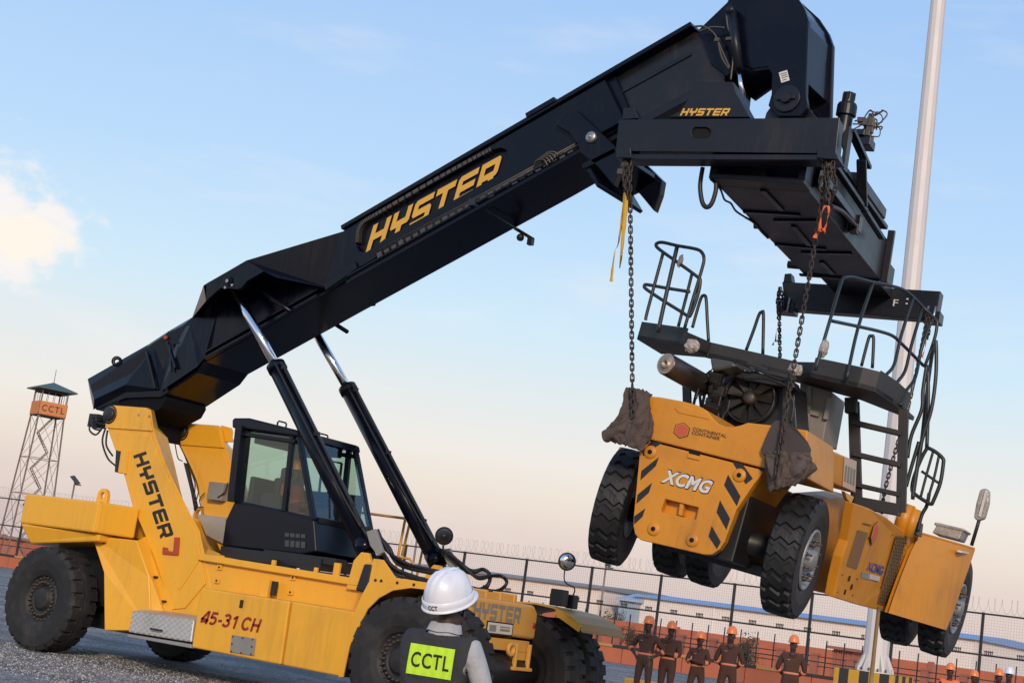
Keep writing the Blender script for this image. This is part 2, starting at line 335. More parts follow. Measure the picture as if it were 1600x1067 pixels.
def text2d(s, bold=0.0, sp=1.0):
    key = (s, bold, sp)
    if key in TXT: return TXT[key]
    cu_ = bpy.data.curves.new('lettering', 'FONT'); cu_.body = s; cu_.size = 1.0; cu_.offset = bold; cu_.space_character = sp; cu_.extrude = 0.5; cu_.resolution_u = 3
    o = bpy.data.objects.new('lettering', cu_); col.objects.link(o)
    dg = bpy.context.evaluated_depsgraph_get(); me = bpy.data.meshes.new_from_object(o.evaluated_get(dg))
    vs = [tuple(v.co) for v in me.vertices]; fs = [tuple(p.vertices) for p in me.polygons]
    bpy.data.objects.remove(o); bpy.data.curves.remove(cu_); bpy.data.meshes.remove(me)
    x0 = min(v[0] for v in vs); x1 = max(v[0] for v in vs); y0 = min(v[1] for v in vs); y1 = max(v[1] for v in vs)
    vs = [((v[0] - x0) / (x1 - x0), (v[1] - y0) / (y1 - y0), v[2] + 0.5) for v in vs]
    TXT[key] = (vs, fs, (x1 - x0) / (y1 - y0)); return TXT[key]
def text(mb, s, O, U, V, depth, bold=0.0, shear=0.0, mat=0, sp=1.0):     # fills the box U x V
    vs, fs, asp = text2d(s, bold, sp); O, U, V, depth = Vector(O), Vector(U), Vector(V), Vector(depth)
    k = 1.0 / (1 + shear * V.length / max(U.length, 1e-6)) if shear else 1.0
    return mb.add([O + U * (k * x) + U.normalized() * (shear * y * V.length) + V * y + depth * z for x, y, z in vs], fs, mat)

class Frame:                          # a thing's own axes, set in the yard
    def __init__(s, rx, ry, rz, t): s.M = Matrix.Rotation(rz, 3, 'Z') @ Matrix.Rotation(ry, 3, 'Y') @ Matrix.Rotation(rx, 3, 'X'); s.t = Vector(t); s.I = s.M.transposed()
    def at(s, x, y, ax, val):
        d = s.I @ ray(x, y); o = s.I @ (CAM - s.t); return o + d * ((val - o[ax]) / d[ax])
    def loc(s, p): return s.I @ (Vector(p) - s.t)
    def wld(s, p): return s.M @ Vector(p) + s.t
    def root(s, name, label, cat):
        o = bpy.data.objects.new(name, None); col.objects.link(o); o.matrix_world = Matrix.Translation(s.t) @ s.M.to_4x4(); o.empty_display_size = .2
        OFF[o.name] = Vector((0, 0, 0)); return tag(o, label, cat)
def arc(c, r, a0, a1, n): return [(c[0] + r * cos(a0 + (a1 - a0) * i / n), c[1] + r * sin(a0 + (a1 - a0) * i / n)) for i in range(n + 1)]
def spline(pts, n=6):                 # Catmull-Rom through points
    P = [Vector(p) for p in pts]; out = []
    for i in range(len(P) - 1):
        p0 = P[max(i - 1, 0)]; p1 = P[i]; p2 = P[i + 1]; p3 = P[min(i + 2, len(P) - 1)]
        for k in range(n):
            t = k / n
            out.append(0.5 * ((2 * p1) + (p2 - p0) * t + (2 * p0 - 5 * p1 + 4 * p2 - p3) * t * t + (3 * p1 - p0 - 3 * p2 + p3) * t ** 3))
    out.append(P[-1]); return out

# ---- wheels: axis along +Y, outer face at -Y
def tyre_mesh(R, Wd, rim, nlug, depth, zig=0.0, full=False):
    h = Wd / 2
    prof = [(-h * .80, rim, 0, 0), (-h * .96, rim + (R - rim) * .18, 0, 0), (-h * 1.06, rim + (R - rim) * .50, 0, 0), (-h * 1.03, R - depth * 1.55, 0.0, 0), (-h * .99, R - depth * 1.2, 0.6, 0), (-h * .90, R - .006, 1, 0),
            (-h * .62, R - .002, 1, 1), (-h * .34, R, 1 if full else .75, -1), (-h * .30, R + .001, 1 if full else 0, -1), (0, R + .002, 1 if full else 0, 0)]
    prof = prof + [(-y, r, k, -z) for (y, r, k, z) in reversed(prof[:-1])]
    na = nlug * 4; vs = []; fr = (0.0, 0.03, 0.72, 0.76) if not full else (0.0, 0.07, 0.62, 0.72)
    for (y, r, k, z) in prof:
        for i in range(nlug):
            for j in range(4):
                side = 0 if (full or y < 0) else 0.5
                a = 2 * pi * (i + side + fr[j] + zig * z) / nlug
                g = 1.0 if j in (0, 3) else 0.0
                # groove floor between .65 and 1.0 of a pitch
                rr = r - depth * k * (1.0 if j in (0, 3) else 0.0)
                vs.append((rr * sin(a), y, rr * cos(a)))
    n = len(prof); fs = []
    for p in range(n - 1):
        for i in range(na): fs.append((p * na + i, p * na + (i + 1) % na, (p + 1) * na + (i + 1) % na, (p + 1) * na + i))
    me = bpy.data.meshes.new('tyre'); me.from_pydata(vs, [], fs); me.update()
    bm = bmesh.new(); bm.from_mesh(me); bmesh.ops.recalc_face_normals(bm, faces=bm.faces); bm.to_mesh(me); bm.free()
    return me
def ringed(mb, prof, n=40, mat=0): return mb.lathe([(r, y) for (y, r) in prof], (0, 0, 0), (0, 1, 0), n, mat)
# ================================================================== GROUND
def ground_mat():
    m = bpy.data.materials.new('chip_seal_ground'); m.use_nodes = True; nt = m.node_tree; N = nt.nodes; L = nt.links; b = N['Principled BSDF']
    tc = N.new('ShaderNodeTexCoord')
    v = N.new('ShaderNodeTexVoronoi'); v.inputs['Scale'].default_value = 34.0; L.new(tc.outputs['Object'], v.inputs['Vector'])
    r = N.new('ShaderNodeValToRGB'); el = r.color_ramp.elements; el[0].color = (0.10, 0.095, 0.09, 1); el[1].color = (0.58, 0.55, 0.52, 1); e = el.new(0.6); e.color = (0.26, 0.248, 0.235, 1)
    sp = N.new('ShaderNodeSeparateColor'); L.new(v.outputs['Color'], sp.inputs[0]); L.new(sp.outputs[0], r.inputs[0])
    n = N.new('ShaderNodeTexNoise'); n.inputs['Scale'].default_value = 0.6; n.inputs['Detail'].default_value = 8; L.new(tc.outputs['Object'], n.inputs['Vector'])
    mr = N.new('ShaderNodeMapRange'); mr.inputs[1].default_value = .35; mr.inputs[2].default_value = .75; mr.inputs[3].default_value = 0.55; mr.inputs[4].default_value = 1.1; L.new(n.outputs[0], mr.inputs[0])
    mu = N.new('ShaderNodeMixRGB'); mu.blend_type = 'MULTIPLY'; mu.inputs[0].default_value = 1; L.new(r.outputs[0], mu.inputs[1]); L.new(mr.outputs[0], mu.inputs[2])
    n4 = N.new('ShaderNodeTexNoise'); n4.inputs['Scale'].default_value = 1.9; n4.inputs['Detail'].default_value = 6; L.new(tc.outputs['Object'], n4.inputs['Vector'])
    mr4 = N.new('ShaderNodeMapRange'); mr4.inputs[1].default_value = .58; mr4.inputs[2].default_value = .72; mr4.inputs[4].default_value = .65; L.new(n4.outputs[0], mr4.inputs[0])
    st_ = N.new('ShaderNodeMixRGB'); st_.inputs[2].default_value = (.055, .048, .043, 1); L.new(mr4.outputs[0], st_.inputs[0]); L.new(mu.outputs[0], st_.inputs[1])
    # darker wheel tracks running along the yard
    sx_ = N.new('ShaderNodeSeparateXYZ'); L.new(tc.outputs['Object'], sx_.inputs[0]); wv = N.new('ShaderNodeTexNoise'); wv.inputs['Scale'].default_value = .18; L.new(tc.outputs['Object'], wv.inputs['Vector'])
    ad_ = N.new('ShaderNodeMath'); ad_.operation = 'MULTIPLY_ADD'; L.new(wv.outputs[0], ad_.inputs[0]); ad_.inputs[1].default_value = 5.0; L.new(sx_.outputs['Y'], ad_.inputs[2])
    sn_ = N.new('ShaderNodeMath'); sn_.operation = 'SINE'; ms_ = N.new('ShaderNodeMath'); ms_.operation = 'MULTIPLY'; ms_.inputs[1].default_value = 2.4; L.new(ad_.outputs[0], ms_.inputs[0]); L.new(ms_.outputs[0], sn_.inputs[0])
    mt_ = N.new('ShaderNodeMapRange'); mt_.inputs[1].default_value = .45; mt_.inputs[2].default_value = .9; mt_.inputs[4].default_value = .5; L.new(sn_.outputs[0], mt_.inputs[0])
    tk_ = N.new('ShaderNodeMixRGB'); tk_.inputs[2].default_value = (.075, .07, .066, 1); L.new(mt_.outputs[0], tk_.inputs[0]); L.new(st_.outputs[0], tk_.inputs[1]); st_ = tk_
    L.new(st_.outputs[0], b.inputs['Base Color']); b.inputs['Roughness'].default_value = 0.85
    bp = N.new('ShaderNodeBump'); bp.inputs['Strength'].default_value = 0.9; bp.inputs['Distance'].default_value = 0.02; bp.invert = True; L.new(v.outputs['Distance'], bp.inputs['Height']); L.new(bp.outputs[0], b.inputs['Normal'])
    return m
GRND = ground_mat()
EARTH = pbr('red_earth', (0.36, 0.13, 0.065), 0.95, 0, 0.25, 0.35, 0.3, 8, dirt=(0.30, 0.20, 0.13), dirt_amt=0.6, dirt_scale=0.12)
FENCE_Y = 62.0
mb = MB(); S_ = 2500
mb.add([(-S_, -60, 0), (S_, -60, 0), (S_, FENCE_Y - 0.4, 0), (-S_, FENCE_Y - 0.4, 0)], [(0, 1, 2, 3)])
tag(B('ground', mb, GRND), kind='structure')
mb = MB(); mb.add([(-S_, FENCE_Y - 0.4, 0.0), (S_, FENCE_Y - 0.4, 0.0), (S_, 2600, 0.0), (-S_, 2600, 0.0)], [(0, 1, 2, 3)])
tag(B('earth', mb, EARTH), kind='structure')
# loose chippings lying on the yard
mb = MB(); rnd = random.Random(3)
def chips(n, xr, yr, s0, s1):
    for _ in range(n):
        x = rnd.uniform(*xr); y = rnd.uniform(*yr); s = rnd.uniform(s0, s1); a = rnd.uniform(0, pi); c, d = cos(a) * s, sin(a) * s; h = s * rnd.uniform(.5, .9)
        k = rnd.uniform(.6, 1.0)
        mb.add([(x - c, y - d, -.002), (x + d * k, y - c * k, -.002), (x + c, y + d, -.002), (x - d * k, y + c * k, -.002), (x + rnd.uniform(-.3, .3) * s, y + rnd.uniform(-.3, .3) * s, h)],
               [(0, 1, 4), (1, 2, 4), (2, 3, 4), (3, 0, 4)], rnd.choice((0, 0, 1, 2)))
chips(14000, (-20.5, -10.5), (13.2, 18.5), .008, .022)
CH = [pbr('chip_grey', (0.26, 0.25, 0.24), .85, 0, .2, 9), pbr('chip_pale', (0.50, 0.48, 0.46), .85, 0, .2, 9), pbr('chip_dark', (0.11, 0.105, 0.10), .85, 0, .2, 9)]
tag(B('gravel', mb, CH), 'grey stone chippings covering the yard beneath the lifting machine', kind='stuff')

# ================================================================== REACH STACKER
RS = empty('reach_stacker', (-15.6, 18.2, 0), 'big yellow reach stacker with a raised black telescopic boom', 'reach stacker')
YC = 18.2; YP = 17.15; DY = Vector((0, 1, 0))
def mir(p): return Vector((p[0], 2 * YC - p[1], p[2]))
def pl(pts, Y): return [W(x, y, Y) for x, y in pts]
ROFF = OFF[RS.name]

# ---- pillars that carry the boom
def pillar(name, y0, y1, near):
    lft = [(330, 1003), (262, 992), (262, 945), (245, 882), (225, 832), (207, 790), (195, 745), (170, 675), (163, 649), (164, 641), (168, 635), (176, 633)]
    rA = [(228, 637), (236, 641), (240, 668), (243, 681), (258, 722), (276, 760), (296, 800), (312, 829), (320, 866), (328, 915), (331, 1003)]
    rB = [(232, 637), (241, 642), (247, 668), (262, 684), (272, 722), (283, 770), (293, 805), (306, 832), (326, 857), (354, 868), (356, 1003)]
    A = [Vector((p.x, y0, p.z)) for p in pl(lft, YP)] + [Vector((p.x, y0, p.z)) for p in pl(rA, YP)]
    q = [Vector((p.x, y1, p.z)) for p in pl(rB, YP + .33)]
    Bk = [Vector((p.x, y1, p.z)) for p in A[:len(lft)]] + q; Bk[0] = Vector((q[-1].x, y1, A[0].z))
    mb = MB(); mb.loft(A, Bk)
    o = B(name, mb, YEL, RS, 0.012)
    # raised plates on the camera side: pivot head block and main face
    hd = [(165, 648), (166, 641), (170, 636), (177, 634.5), (226, 638.5), (233, 642), (238, 667), (240, 674), (167, 669)]
    mb = MB(); mb.prism([Vector((p.x, y0 - .03, p.z)) for p in pl(hd, YP)], DY * .028); B('head_plate', mb, YEL, o, 0.012)
    fc = [(172, 676), (238, 681), (254, 723), (272, 761), (308, 830), (322, 912), (290, 950), (268, 952), (247, 882), (227, 832), (209, 790), (197, 745)]
    mb = MB(); mb.prism([Vector((p.x, y0 - .024, p.z)) for p in pl(fc, YP)], DY * .022); B('face_plate', mb, YEL, o, 0.008)
    c = W(174, 648, YP); mb = MB()
    mb.lathe([(.0, -.055), (.10, -.055), (.115, -.045), (.115, .0)], (c.x, y0 - .03, c.z), DY, 28); mb.lathe([(.13, -.012), (.155, -.012), (.155, .0)], (c.x, y0 - .03, c.z), DY, 28)
    B('pivot_pin', mb, BLK, o)
    return o
pn = pillar('boom_pillar', YP, YP + .33, True)
pf = pillar('boom_pillar', 18.80, 19.13, False)
mb = MB(); O = W(210, 712, YP); U = W(253, 842, YP) - O; V = W(229, 703, YP) - O
letters(mb, 'HYSTER', O + Vector((0, -.0285, 0)), U, V, (0, .004, 0), shear=0.12); B('lettering', mb, DECALK, pn)
mb = MB()
for x, y in ((217, 648), (233, 650)):
    p = W(x, y, YP - .03); mb.cyl(p, p + Vector((0, -.012, 0)), .022, 10)
B('bolt', mb, STEEL, pn)
# pale label and a gas-strut hinge bracket on the rear edge
mb = MB(); a = W(194, 705, YP - .05); mb.prism(pl([(189, 704), (200, 703), (196, 740), (184, 738)], YP - .06), DY * .10); B('latch_bracket', mb, YEL, pn, .006)
mb = MB(); mb.prism(pl([(181, 703), (189, 705), (186, 739), (179, 737)], YP - .03), DY * .09); B('latch', mb, BLK, pn, .006)
# red wheel-chock hook
mb = MB(); mb.prism(pl([(272, 839), (279, 839), (277, 867), (253, 865), (254, 854), (260, 855), (261, 860), (270, 861)], YP - .06), DY * .05); B('chock_hook', mb, REDP, pn, .006)

# ---- rear counterweight
cwm = MB()
tz, bz, cy = 2.39, 1.91, 1.61
X0, X1, X2 = -20.05, -18.32, -17.41
def wpoly(pts): return [Vector(p) for p in pts]
yo = 16.5; yi = 16.62
E0 = W(220, 791, 17.12); X2 = E0.x; X1 = -18.32
A = wpoly([(X0, yo, bz), (X1, yo, bz), (X1, yo, tz), (X0, yo, tz)])
cwm.loft(A, [mir(p) for p in A])
for m in ((lambda p: p), mir):
    A = [m(Vector(p)) for p in ((X1 + .002, yo + .002, bz), (X2, 17.11, bz), (X1 + .002, 17.11, bz))]; cwm.loft(A, [p + Vector((0, 0, tz - bz)) for p in A])
X2 = X1
cwm.loft(wpoly([(X0, yo, bz - .004), (X2, yo + .12, bz - .004), (X2, yo + .12, tz - .6), (X0 + .2, yo + .12, cy)]), [mir(p) for p in wpoly([(X0, yo, bz - .004), (X2, yo + .12, bz - .004), (X2, yo + .12, tz - .6), (X0 + .2, yo + .12, cy)])])
cw = B('counterweight', cwm, YEL, RS, .03)
mb = MB()
for yy in (17.1, 19.3):
    p = Vector((-18.95, yy, tz)); o_ = [(p.x - .13, p.z - .02), (p.x + .13, p.z - .02)] + arc((p.x, p.z + .13), .115, 0, pi, 10)
    mb.prism([Vector((x, yy, z)) for x, z in o_], (0, .07, 0), 0, [[Vector((x, yy, z)) for x, z in arc((p.x, p.z + .13), .055, 0, 2 * pi, 12)[:-1]]])
B('lifting_eye', mb, YEL, cw, .008)
mb = MB(); mb.box((-18.6, YC, 1.25), (2.6, 1.9, .9)); B('rear_frame', mb, BLK, RS)

# ---- side body
mb = MB()
A = [W(143, 836, 16.78), W(213, 844, 16.86), W(233, 900, 16.95), W(235, 950, 16.95), W(235, 985, 16.95), W(163, 984, 16.78), W(162, 894, 16.78)]
mb.loft(A, [Vector((p.x, 17.3, p.z)) for p in A]); body = B('side_panel', mb, YEL, RS, .014)
mb = MB(); A = [W(215, 844, 16.90), W(226, 838, 17.1), W(268, 955, 17.10), W(268, 990, 17.1), W(236, 985, 16.97), W(236, 950, 16.97), W(234, 898, 16.97)]
mb.loft(A, [Vector((p.x, 17.3, p.z)) for p in A]); B('corner_panel', mb, YEL, body, .008)
mb = MB()
for x, y in ((161, 841), (163, 848), (229, 863), (242, 901), (255, 939)):
    p = W(x, y, 16.8 if x < 200 else 17.04); mb.cyl(p + Vector((0, -.02, 0)), p + Vector((0, .06, 0)), .018, 8)
B('bolt', mb, BLK, body)
# chassis wall between pillar and front fender
mb = MB()
zt = 1.79
mb.prism([(-17.2, 17.158, .52), (-12.2, 17.158, .50), (-12.2, 17.158, 1.66), (-12.7, 17.158, 1.74), (-16.4, 17.158, zt), (-16.9, 17.158, zt)], (0, 2.08, 0))
ch = B('chassis', mb, YEL, RS, .015)
mb = MB(); mb.bar((-16.62, 17.11, 1.77), (-12.85, 17.11, 1.70), .08, .10); mb.bar((-16.95, 17.13, 1.25), (-16.62, 17.13, 1.77), .04, .06); B('top_rail', mb, YEL, ch, .012)
mb = MB()
for x, y in ((344, 886), (340, 907), (459, 902), (455, 925)):
    p = W(x, y, 17.15); mb.box(p + Vector((0, -.012, 0)), (.09, .024, .07)); mb.cyl(p + Vector((0, -.03, 0)), p, .018, 8, 1)
B('bolt', mb, [YEL, BLK], ch)
mb = MB()
for (a, b) in (((400, 872), (424, 882)), ((430, 884), (453, 888)), ((470, 886), (490, 892)), ((500, 895), (550, 903))):
    p = W(*a, 17.3); q = W(*b, 17.3); mb.box(((p.x + q.x) / 2, 17.36, max(p.z, q.z) - .01), (abs(q.x - p.x), .16, .07))
B('slot', mb, BLK, ch)
mb = MB()
for (x, y, w, h) in ((428, 880, .07, .16), (494, 890, .06, .13), (527, 888, .11, .22)):
    p = W(x, y, 17.22); mb.box((p.x, 17.22, p.z - .03), (w, .05, h))
B('bracket', mb, YEL, ch, .01)
mb = MB(); p = W(415, 925, 17.1); mb.box((p.x, 17.09, p.z + .02), (.16, .08, .34)); q = W(428, 922, 17.05); mb.box((q.x, 17.05, q.z + .03), (.08, .07, .2), mat=1); B('valve_bracket', mb, [YEL, BLK], ch, .008)

# ---- tool boxes with doors, lettering, cover plate
def sbox(name, c4, yo, yi, mat, parent=RS, bev=.025):
    A = [W(x, y, yo) for x, y in c4]; mb = MB(); mb.loft(A, [Vector((p.x, yi, p.z)) for p in A]); return B(name, mb, mat, parent, bev, seg=3)
b1 = sbox('tool_box', [(314, 918), (452, 938.5), (438, 1038), (299, 1011)], 16.55, 17.13, YEL)
b2 = sbox('tool_box', [(456, 939), (553, 955), (530, 1056), (441, 1038.5)], 16.55, 17.13, YEL)
mb = MB(); O = W(312, 973, 16.546); U = W(404, 988, 16.546) - O; V = W(316, 955, 16.546) - O; V = Vector((0, 0, .19))
stroke_text(mb, '45-31 CH', O + Vector((0, -.002, 0)), U, V, (0, .004, 0), .20, .22); B('lettering', mb, DECALR, b1)
mb = MB(); mb.prism(pl([(362, 991), (399, 997), (396, 1024), (359, 1018)], 16.53), DY * .018); cp = B('cover_plate', mb, GREYP, b1, .004)
mb = MB()
for i in range(3):
    for j in range(3):
        if i == 1 and j == 1: continue
        p = W(364 + 15.5 * i - 1.2 * j, 994 + 2.2 * i + 11.5 * j, 16.53); mb.cyl(p + Vector((0, -.012, 0)), p, .012, 8)
B('bolt', mb, DSTEEL, cp)
mb = MB(); p = W(378, 943, 16.55); mb.box((p.x, 16.54, p.z), (.05, .03, .11)); B('latch', mb, BLK, b1, .006)
# checker-plate step box and its tread
A = [W(207, 953, 16.62), W(303, 967, 16.62), W(298, 1003, 16.55), W(200, 987, 16.55)]
mb = MB(); mb.loft(A, [Vector((p.x, 17.1, p.z + (.05 if i < 2 else 0))) for i, p in enumerate(A)])
st = B('step_box', mb, CHECK, RS, .03, seg=3)
mb = MB(); nx, nz_ = 22, 8
for i in range(nx):
    for j in range(nz_):
        u = (i + .5) / nx; v = (j + .5) / nz_; c = (A[3] * (1 - u) + A[2] * u) * (1 - v) + (A[0] * (1 - u) + A[1] * u) * v
        s = .026; d = 1 if (i + j) % 2 else -1; e = Vector((s, 0, s * d)) * .7; f = Vector((-.008 * d, 0, .008)); nn = Vector((0, -.012, 0))
        mb.add([c - e, c + f * .8, c + e, c - f * .8, c + nn], [(0, 1, 4), (1, 2, 4), (2, 3, 4), (3, 0, 4)])
tag(B('tread_pattern', mb, CHECK, st), kind='stuff')
mb = MB(); p = W(245, 983, 16.54); mb.tube([p + Vector((-.11, 0, 0)), p + Vector((-.1, -.035, 0)), p + Vector((.1, -.035, 0)), p + Vector((.11, 0, 0))], .014, 6); B('handle', mb, BLK, st)
mb = MB(); A = [W(199, 990, 16.5), W(298, 1006, 16.5), W(298, 1012, 16.5), W(199, 994, 16.5)]; mb.loft(A, [Vector((p.x, 17.12, p.z)) for p in A]); B('step_ledge', mb, GALV, st, .006)

# ---- front fender arch on the near side, and its thin twin on the far side
def fender(name, y0, y1):
    outer = [(527, 1057), (541, 1000), (552, 955), (563, 930), (575, 908), (582, 872), (597, 874), (616, 902), (676, 911), (720, 922)]
    inner = [(720, 934), (676, 922), (640, 918), (612, 922), (590, 934), (572, 952), (556, 985), (544, 1010), (534, 1057)]
    P = [Vector((p.x, y0, p.z)) for p in pl(outer + inner, 16.4)]
    mb = MB(); mb.prism(P, DY * .03); o = B(name, mb, YEL, RS, .006)
    return o
fn = fender('fender', 16.42, 16.45)
# arch skin running across the tyre width
mb = MB(); inner = [(534, 1057), (544, 1010), (556, 985), (572, 952), (590, 934), (612, 922), (640, 918), (676, 922), (700, 928)]
Pi = pl(inner, 16.45)
for a, b in zip(Pi[:-1], Pi[1:]): mb.add([a, b, Vector((b.x, 17.14, b.z)), Vector((a.x, 17.14, a.z))], [(0, 1, 2, 3)])
B('arch_liner', mb, BLK, fn)
mb = MB()
for a, b in zip(Pi[2:-1], Pi[3:]):
    up_ = Vector((0, 0, .05)); mb.loft([a + up_, b + up_, b + up_ + Vector((0, .68, 0)), a + up_ + Vector((0, .68, 0))], [a + up_ * 1.4, b + up_ * 1.4, b + up_ * 1.4 + Vector((0, .68, 0)), a + up_ * 1.4 + Vector((0, .68, 0))])
B('arch_top', mb, YEL, fn)
mb = MB()
for x, y in ((587, 906), (596, 907), (621, 910), (647, 913)):
    p = W(x, y, 16.42); mb.cyl(p + Vector((0, -.012, 0)), p, .02, 8)
B('bolt', mb, BLK, fn)

# ---- wheels
TY1 = tyre_mesh(.81, .50, .36, 24, .045)
TY1.materials.append(RUB)
rim1 = MB(); ringed(rim1, [(-.17, .40), (-.20, .395), (-.205, .37), (-.14, .355), (-.13, .30), (-.155, .29), (-.165, .22), (-.12, .21), (-.12, .17), (-.20, .165), (-.215, .14), (-.215, .0)], 40)
ringed(rim1, [(.19, .40), (.19, .30), (.12, .2), (.12, 0)], 40); RIM1 = rim1.mesh('rim'); RIM1.materials.append(RIMD)
bm1 = MB()
for i in range(24):
    a = 2 * pi * i / 24
    for rr, s, y in ((.325, .014, -.155), (.255, .016, -.185)):
        bm1.cyl((rr * sin(a), y - .02, rr * cos(a)), (rr * sin(a), y + .06, rr * cos(a)), s, 6)
BOLT1 = bm1.mesh('wheel_nuts'); BOLT1.materials.append(DSTEEL)
def wheel(parent, loc, tyre, rim, nuts, rotz=0, roll=0.0, nuts_mat=None):
    w = bpy.data.objects.new('wheel', rim); col.objects.link(w); w.parent = parent; w.location = loc; w.rotation_euler = (0, roll, rotz)
    t = bpy.data.objects.new('tyre', tyre); col.objects.link(t); t.parent = w
    n = bpy.data.objects.new('wheel_nuts', nuts); col.objects.link(n); n.parent = w; n['kind'] = 'stuff'
    return w
RX, FX = -19.25, -11.97
for (x, y, rz) in ((RX, 16.72, 0), (RX, 19.68, pi), (FX, 16.40, 0), (FX, 17.00, 0), (FX, 19.40, pi), (FX, 20.00, pi)):
    wheel(RS, Vector((x, y, .805)) - ROFF, TY1, RIM1, BOLT1, rz, random.uniform(0, 6))
mb = MB(); mb.cyl((RX, 16.9, .8), (RX, 19.5, .8), .16, 16); B('axle', mb, BLK, RS)
mb = MB(); mb.cyl((FX, 16.5, .8), (FX, 19.9, .8), .26, 16); mb.box((FX - .4, YC, .85), (.9, 1.6, .7)); B('axle', mb, BLK, RS)
mb = MB(); mb.box((-16.2, YC, .75), (8.2, 1.5, .6)); B('frame_rail', mb, BLK, RS)

# ---- front panel with lettering between the front wheels
XF = -11.72
mb = MB()
def FP(x, y, X=XF): return WX(x, y, X)
A = [Vector((XF, 17.28, 1.30)), Vector((XF, 19.02, 1.27)), Vector((XF, 19.0, 1.62)), Vector((XF - .06, 18.94, 1.74)), Vector((XF - .30, 18.9, 1.80)), Vector((XF - .30, 17.3, 1.80)), Vector((XF - .05, 17.28, 1.74)), Vector((XF, 17.28, 1.62))]
A2 = [Vector((XF, 17.28, 1.28)), Vector((XF, 19.02, 1.26)), Vector((XF, 19.02, 1.64)), Vector((XF, 18.90, 1.74)), Vector((XF, 17.28, 1.74))]
mb.loft(A2, [Vector((p.x - .9, p.y, p.z)) for p in A2])
fpn = B('front_panel', mb, YEL2, RS, .05, seg=4)
mb = MB(); O = Vector((XF + .002, 17.36, 1.46)); letters(mb, 'HYSTER', O, Vector((0, 1.18, 0)), Vector((0, 0, .22)), Vector((.004, 0, 0))); B('lettering', mb, GREYP, fpn)
mb = MB(); mb.box((XF + .008, 18.05, 1.36), (.014, .62, .14)); lp = B('number_plate', mb, DECALW, fpn, .004)
mb = MB(); mb.box((XF + .005, 18.05, 1.36), (.012, .67, .18)); B('plate_frame', mb, BLK, fpn, .004)
mb = MB(); mb.box((XF + .016, 17.86, 1.355), (.003, .17, .09)); mb.box((XF + .016, 18.17, 1.385), (.003, .25, .018)); mb.box((XF + .016, 18.17, 1.345), (.003, .25, .035)); B('worn_print', mb, GREYP, lp)
mb = MB(); mb.box((XF - .12, 18.35, 1.15), (.16, 1.2, .16)); mb.box((XF - .2, 18.72, 1.02), (.3, .42, .38)); mb.box((XF - .0, 18.55, 1.02), (.06, .05, .34)); mb.box((XF - .0, 18.9, 1.02), (.06, .05, .34)); mb.box((XF - .0, 18.72, .84), (.10, .5, .05))
mb.lathe([(.05, 0), (.10, 0), (.10, .05), (.05, .05), (.05, 0)], (XF + .02, 18.35, 1.1), (1, 0, 0), 18)
B('tow_bracket', mb, YEL2, fpn, .012)
mb = MB()
for i in range(5): mb.box((XF - .55, 17.35 + .37 * i, 1.80), (.5, .06, .12))
mb.box((XF - .35, 18.1, 1.79), (.07, 1.6, .10)); B('top_frame', mb, YEL2, fpn, .01)
mb = MB(); p = Vector((XF + .012, 18.93, 1.46)); mb.lathe([(.0, .0), (.04, .0), (.045, -.02)], p, (1, 0, 0), 12); B('reflector', mb, REDP, fpn)
# far fender sheet over the far front wheels
mb = MB()
A = [(-12.7, 1.56), (-12.45, 1.68), (-12.15, 1.745), (-11.85, 1.76), (-11.55, 1.735), (-11.28, 1.665), (-11.10, 1.56), (-11.03, 1.46)]
P0 = [Vector((x, 19.12, z)) for x, z in A]; P1 = [Vector((x, 20.38, z - .02)) for x, z in A]
for i in range(len(A) - 1): mb.loft([P0[i], P0[i + 1], P1[i + 1], P1[i]], [p + Vector((0, 0, .025)) for p in (P0[i], P0[i + 1], P1[i + 1], P1[i])])
ff = B('fender', mb, YEL2, RS)
mb = MB(); mb.bar((-11.5, 19.12, 1.70), (-11.06, 19.12, 1.50), .03, .09); B('fender_lip', mb, YEL, ff)
# near inner fender lip beside the helmet
mb = MB(); mb.loft([Vector((-12.5, 17.26, 1.80)), Vector((-11.72, 17.27, 1.80)), Vector((-11.60, 17.05, 1.70)), Vector((-12.3, 16.9, 1.76))], [Vector((-12.5, 17.26, 1.83)), Vector((-11.72, 17.27, 1.83)), Vector((-11.60, 17.05, 1.73)), Vector((-12.3, 16.9, 1.79))]); B('fender_lip', mb, YEL2, fn)
# convex mirror on its stalk, lamp box
mb = MB(); mb.box((-11.62, 19.36, 1.90), (.20, .20, .24)); mb.box((-11.55, 19.62, 1.87), (.13, .16, .20)); lb = B('lamp_box', mb, BLK, ff, .015)
mpos = W(886, 877, 19.75); base = Vector((-11.55, 19.62, 1.95)); to = (CAM - mpos).normalized(); to = (to + Vector((.25, 0, -.05))).normalized()
mb = MB(); mb.tube(spline([base, base + Vector((0, .02, .12)), mpos + Vector((-.02, .03, -.28)), mpos - to * .05]), .011, 6); stalk = B('mirror_stalk', mb, BLK, RS)
mb = MB(); mb.lathe([(.0, .045), (.05, .042), (.09, .030), (.115, .010), (.12, 0)], mpos, to, 28); B('convex_mirror', mb, CHROME, stalk)
mb = MB(); mb.lathe([(.12, .0), (.132, .012), (.136, 0), (.12, -.04), (.03, -.06), (0, -.06)], mpos, to, 28); B('mirror_back', mb, BLK, stalk)
# round black mirror near the far lift cylinder
mp2 = W(694, 837, 18.5); mb = MB(); mb.lathe([(.0, .05), (.03, .05), (.035, .03), (.10, .02), (.135, .0), (.135, -.02), (.0, -.03)], mp2, (CAM - mp2).normalized(), 28); mb.tube([mp2, mp2 + Vector((0, .03, -.3))], .015, 6); B('round_mirror', mb, BLK, RS)
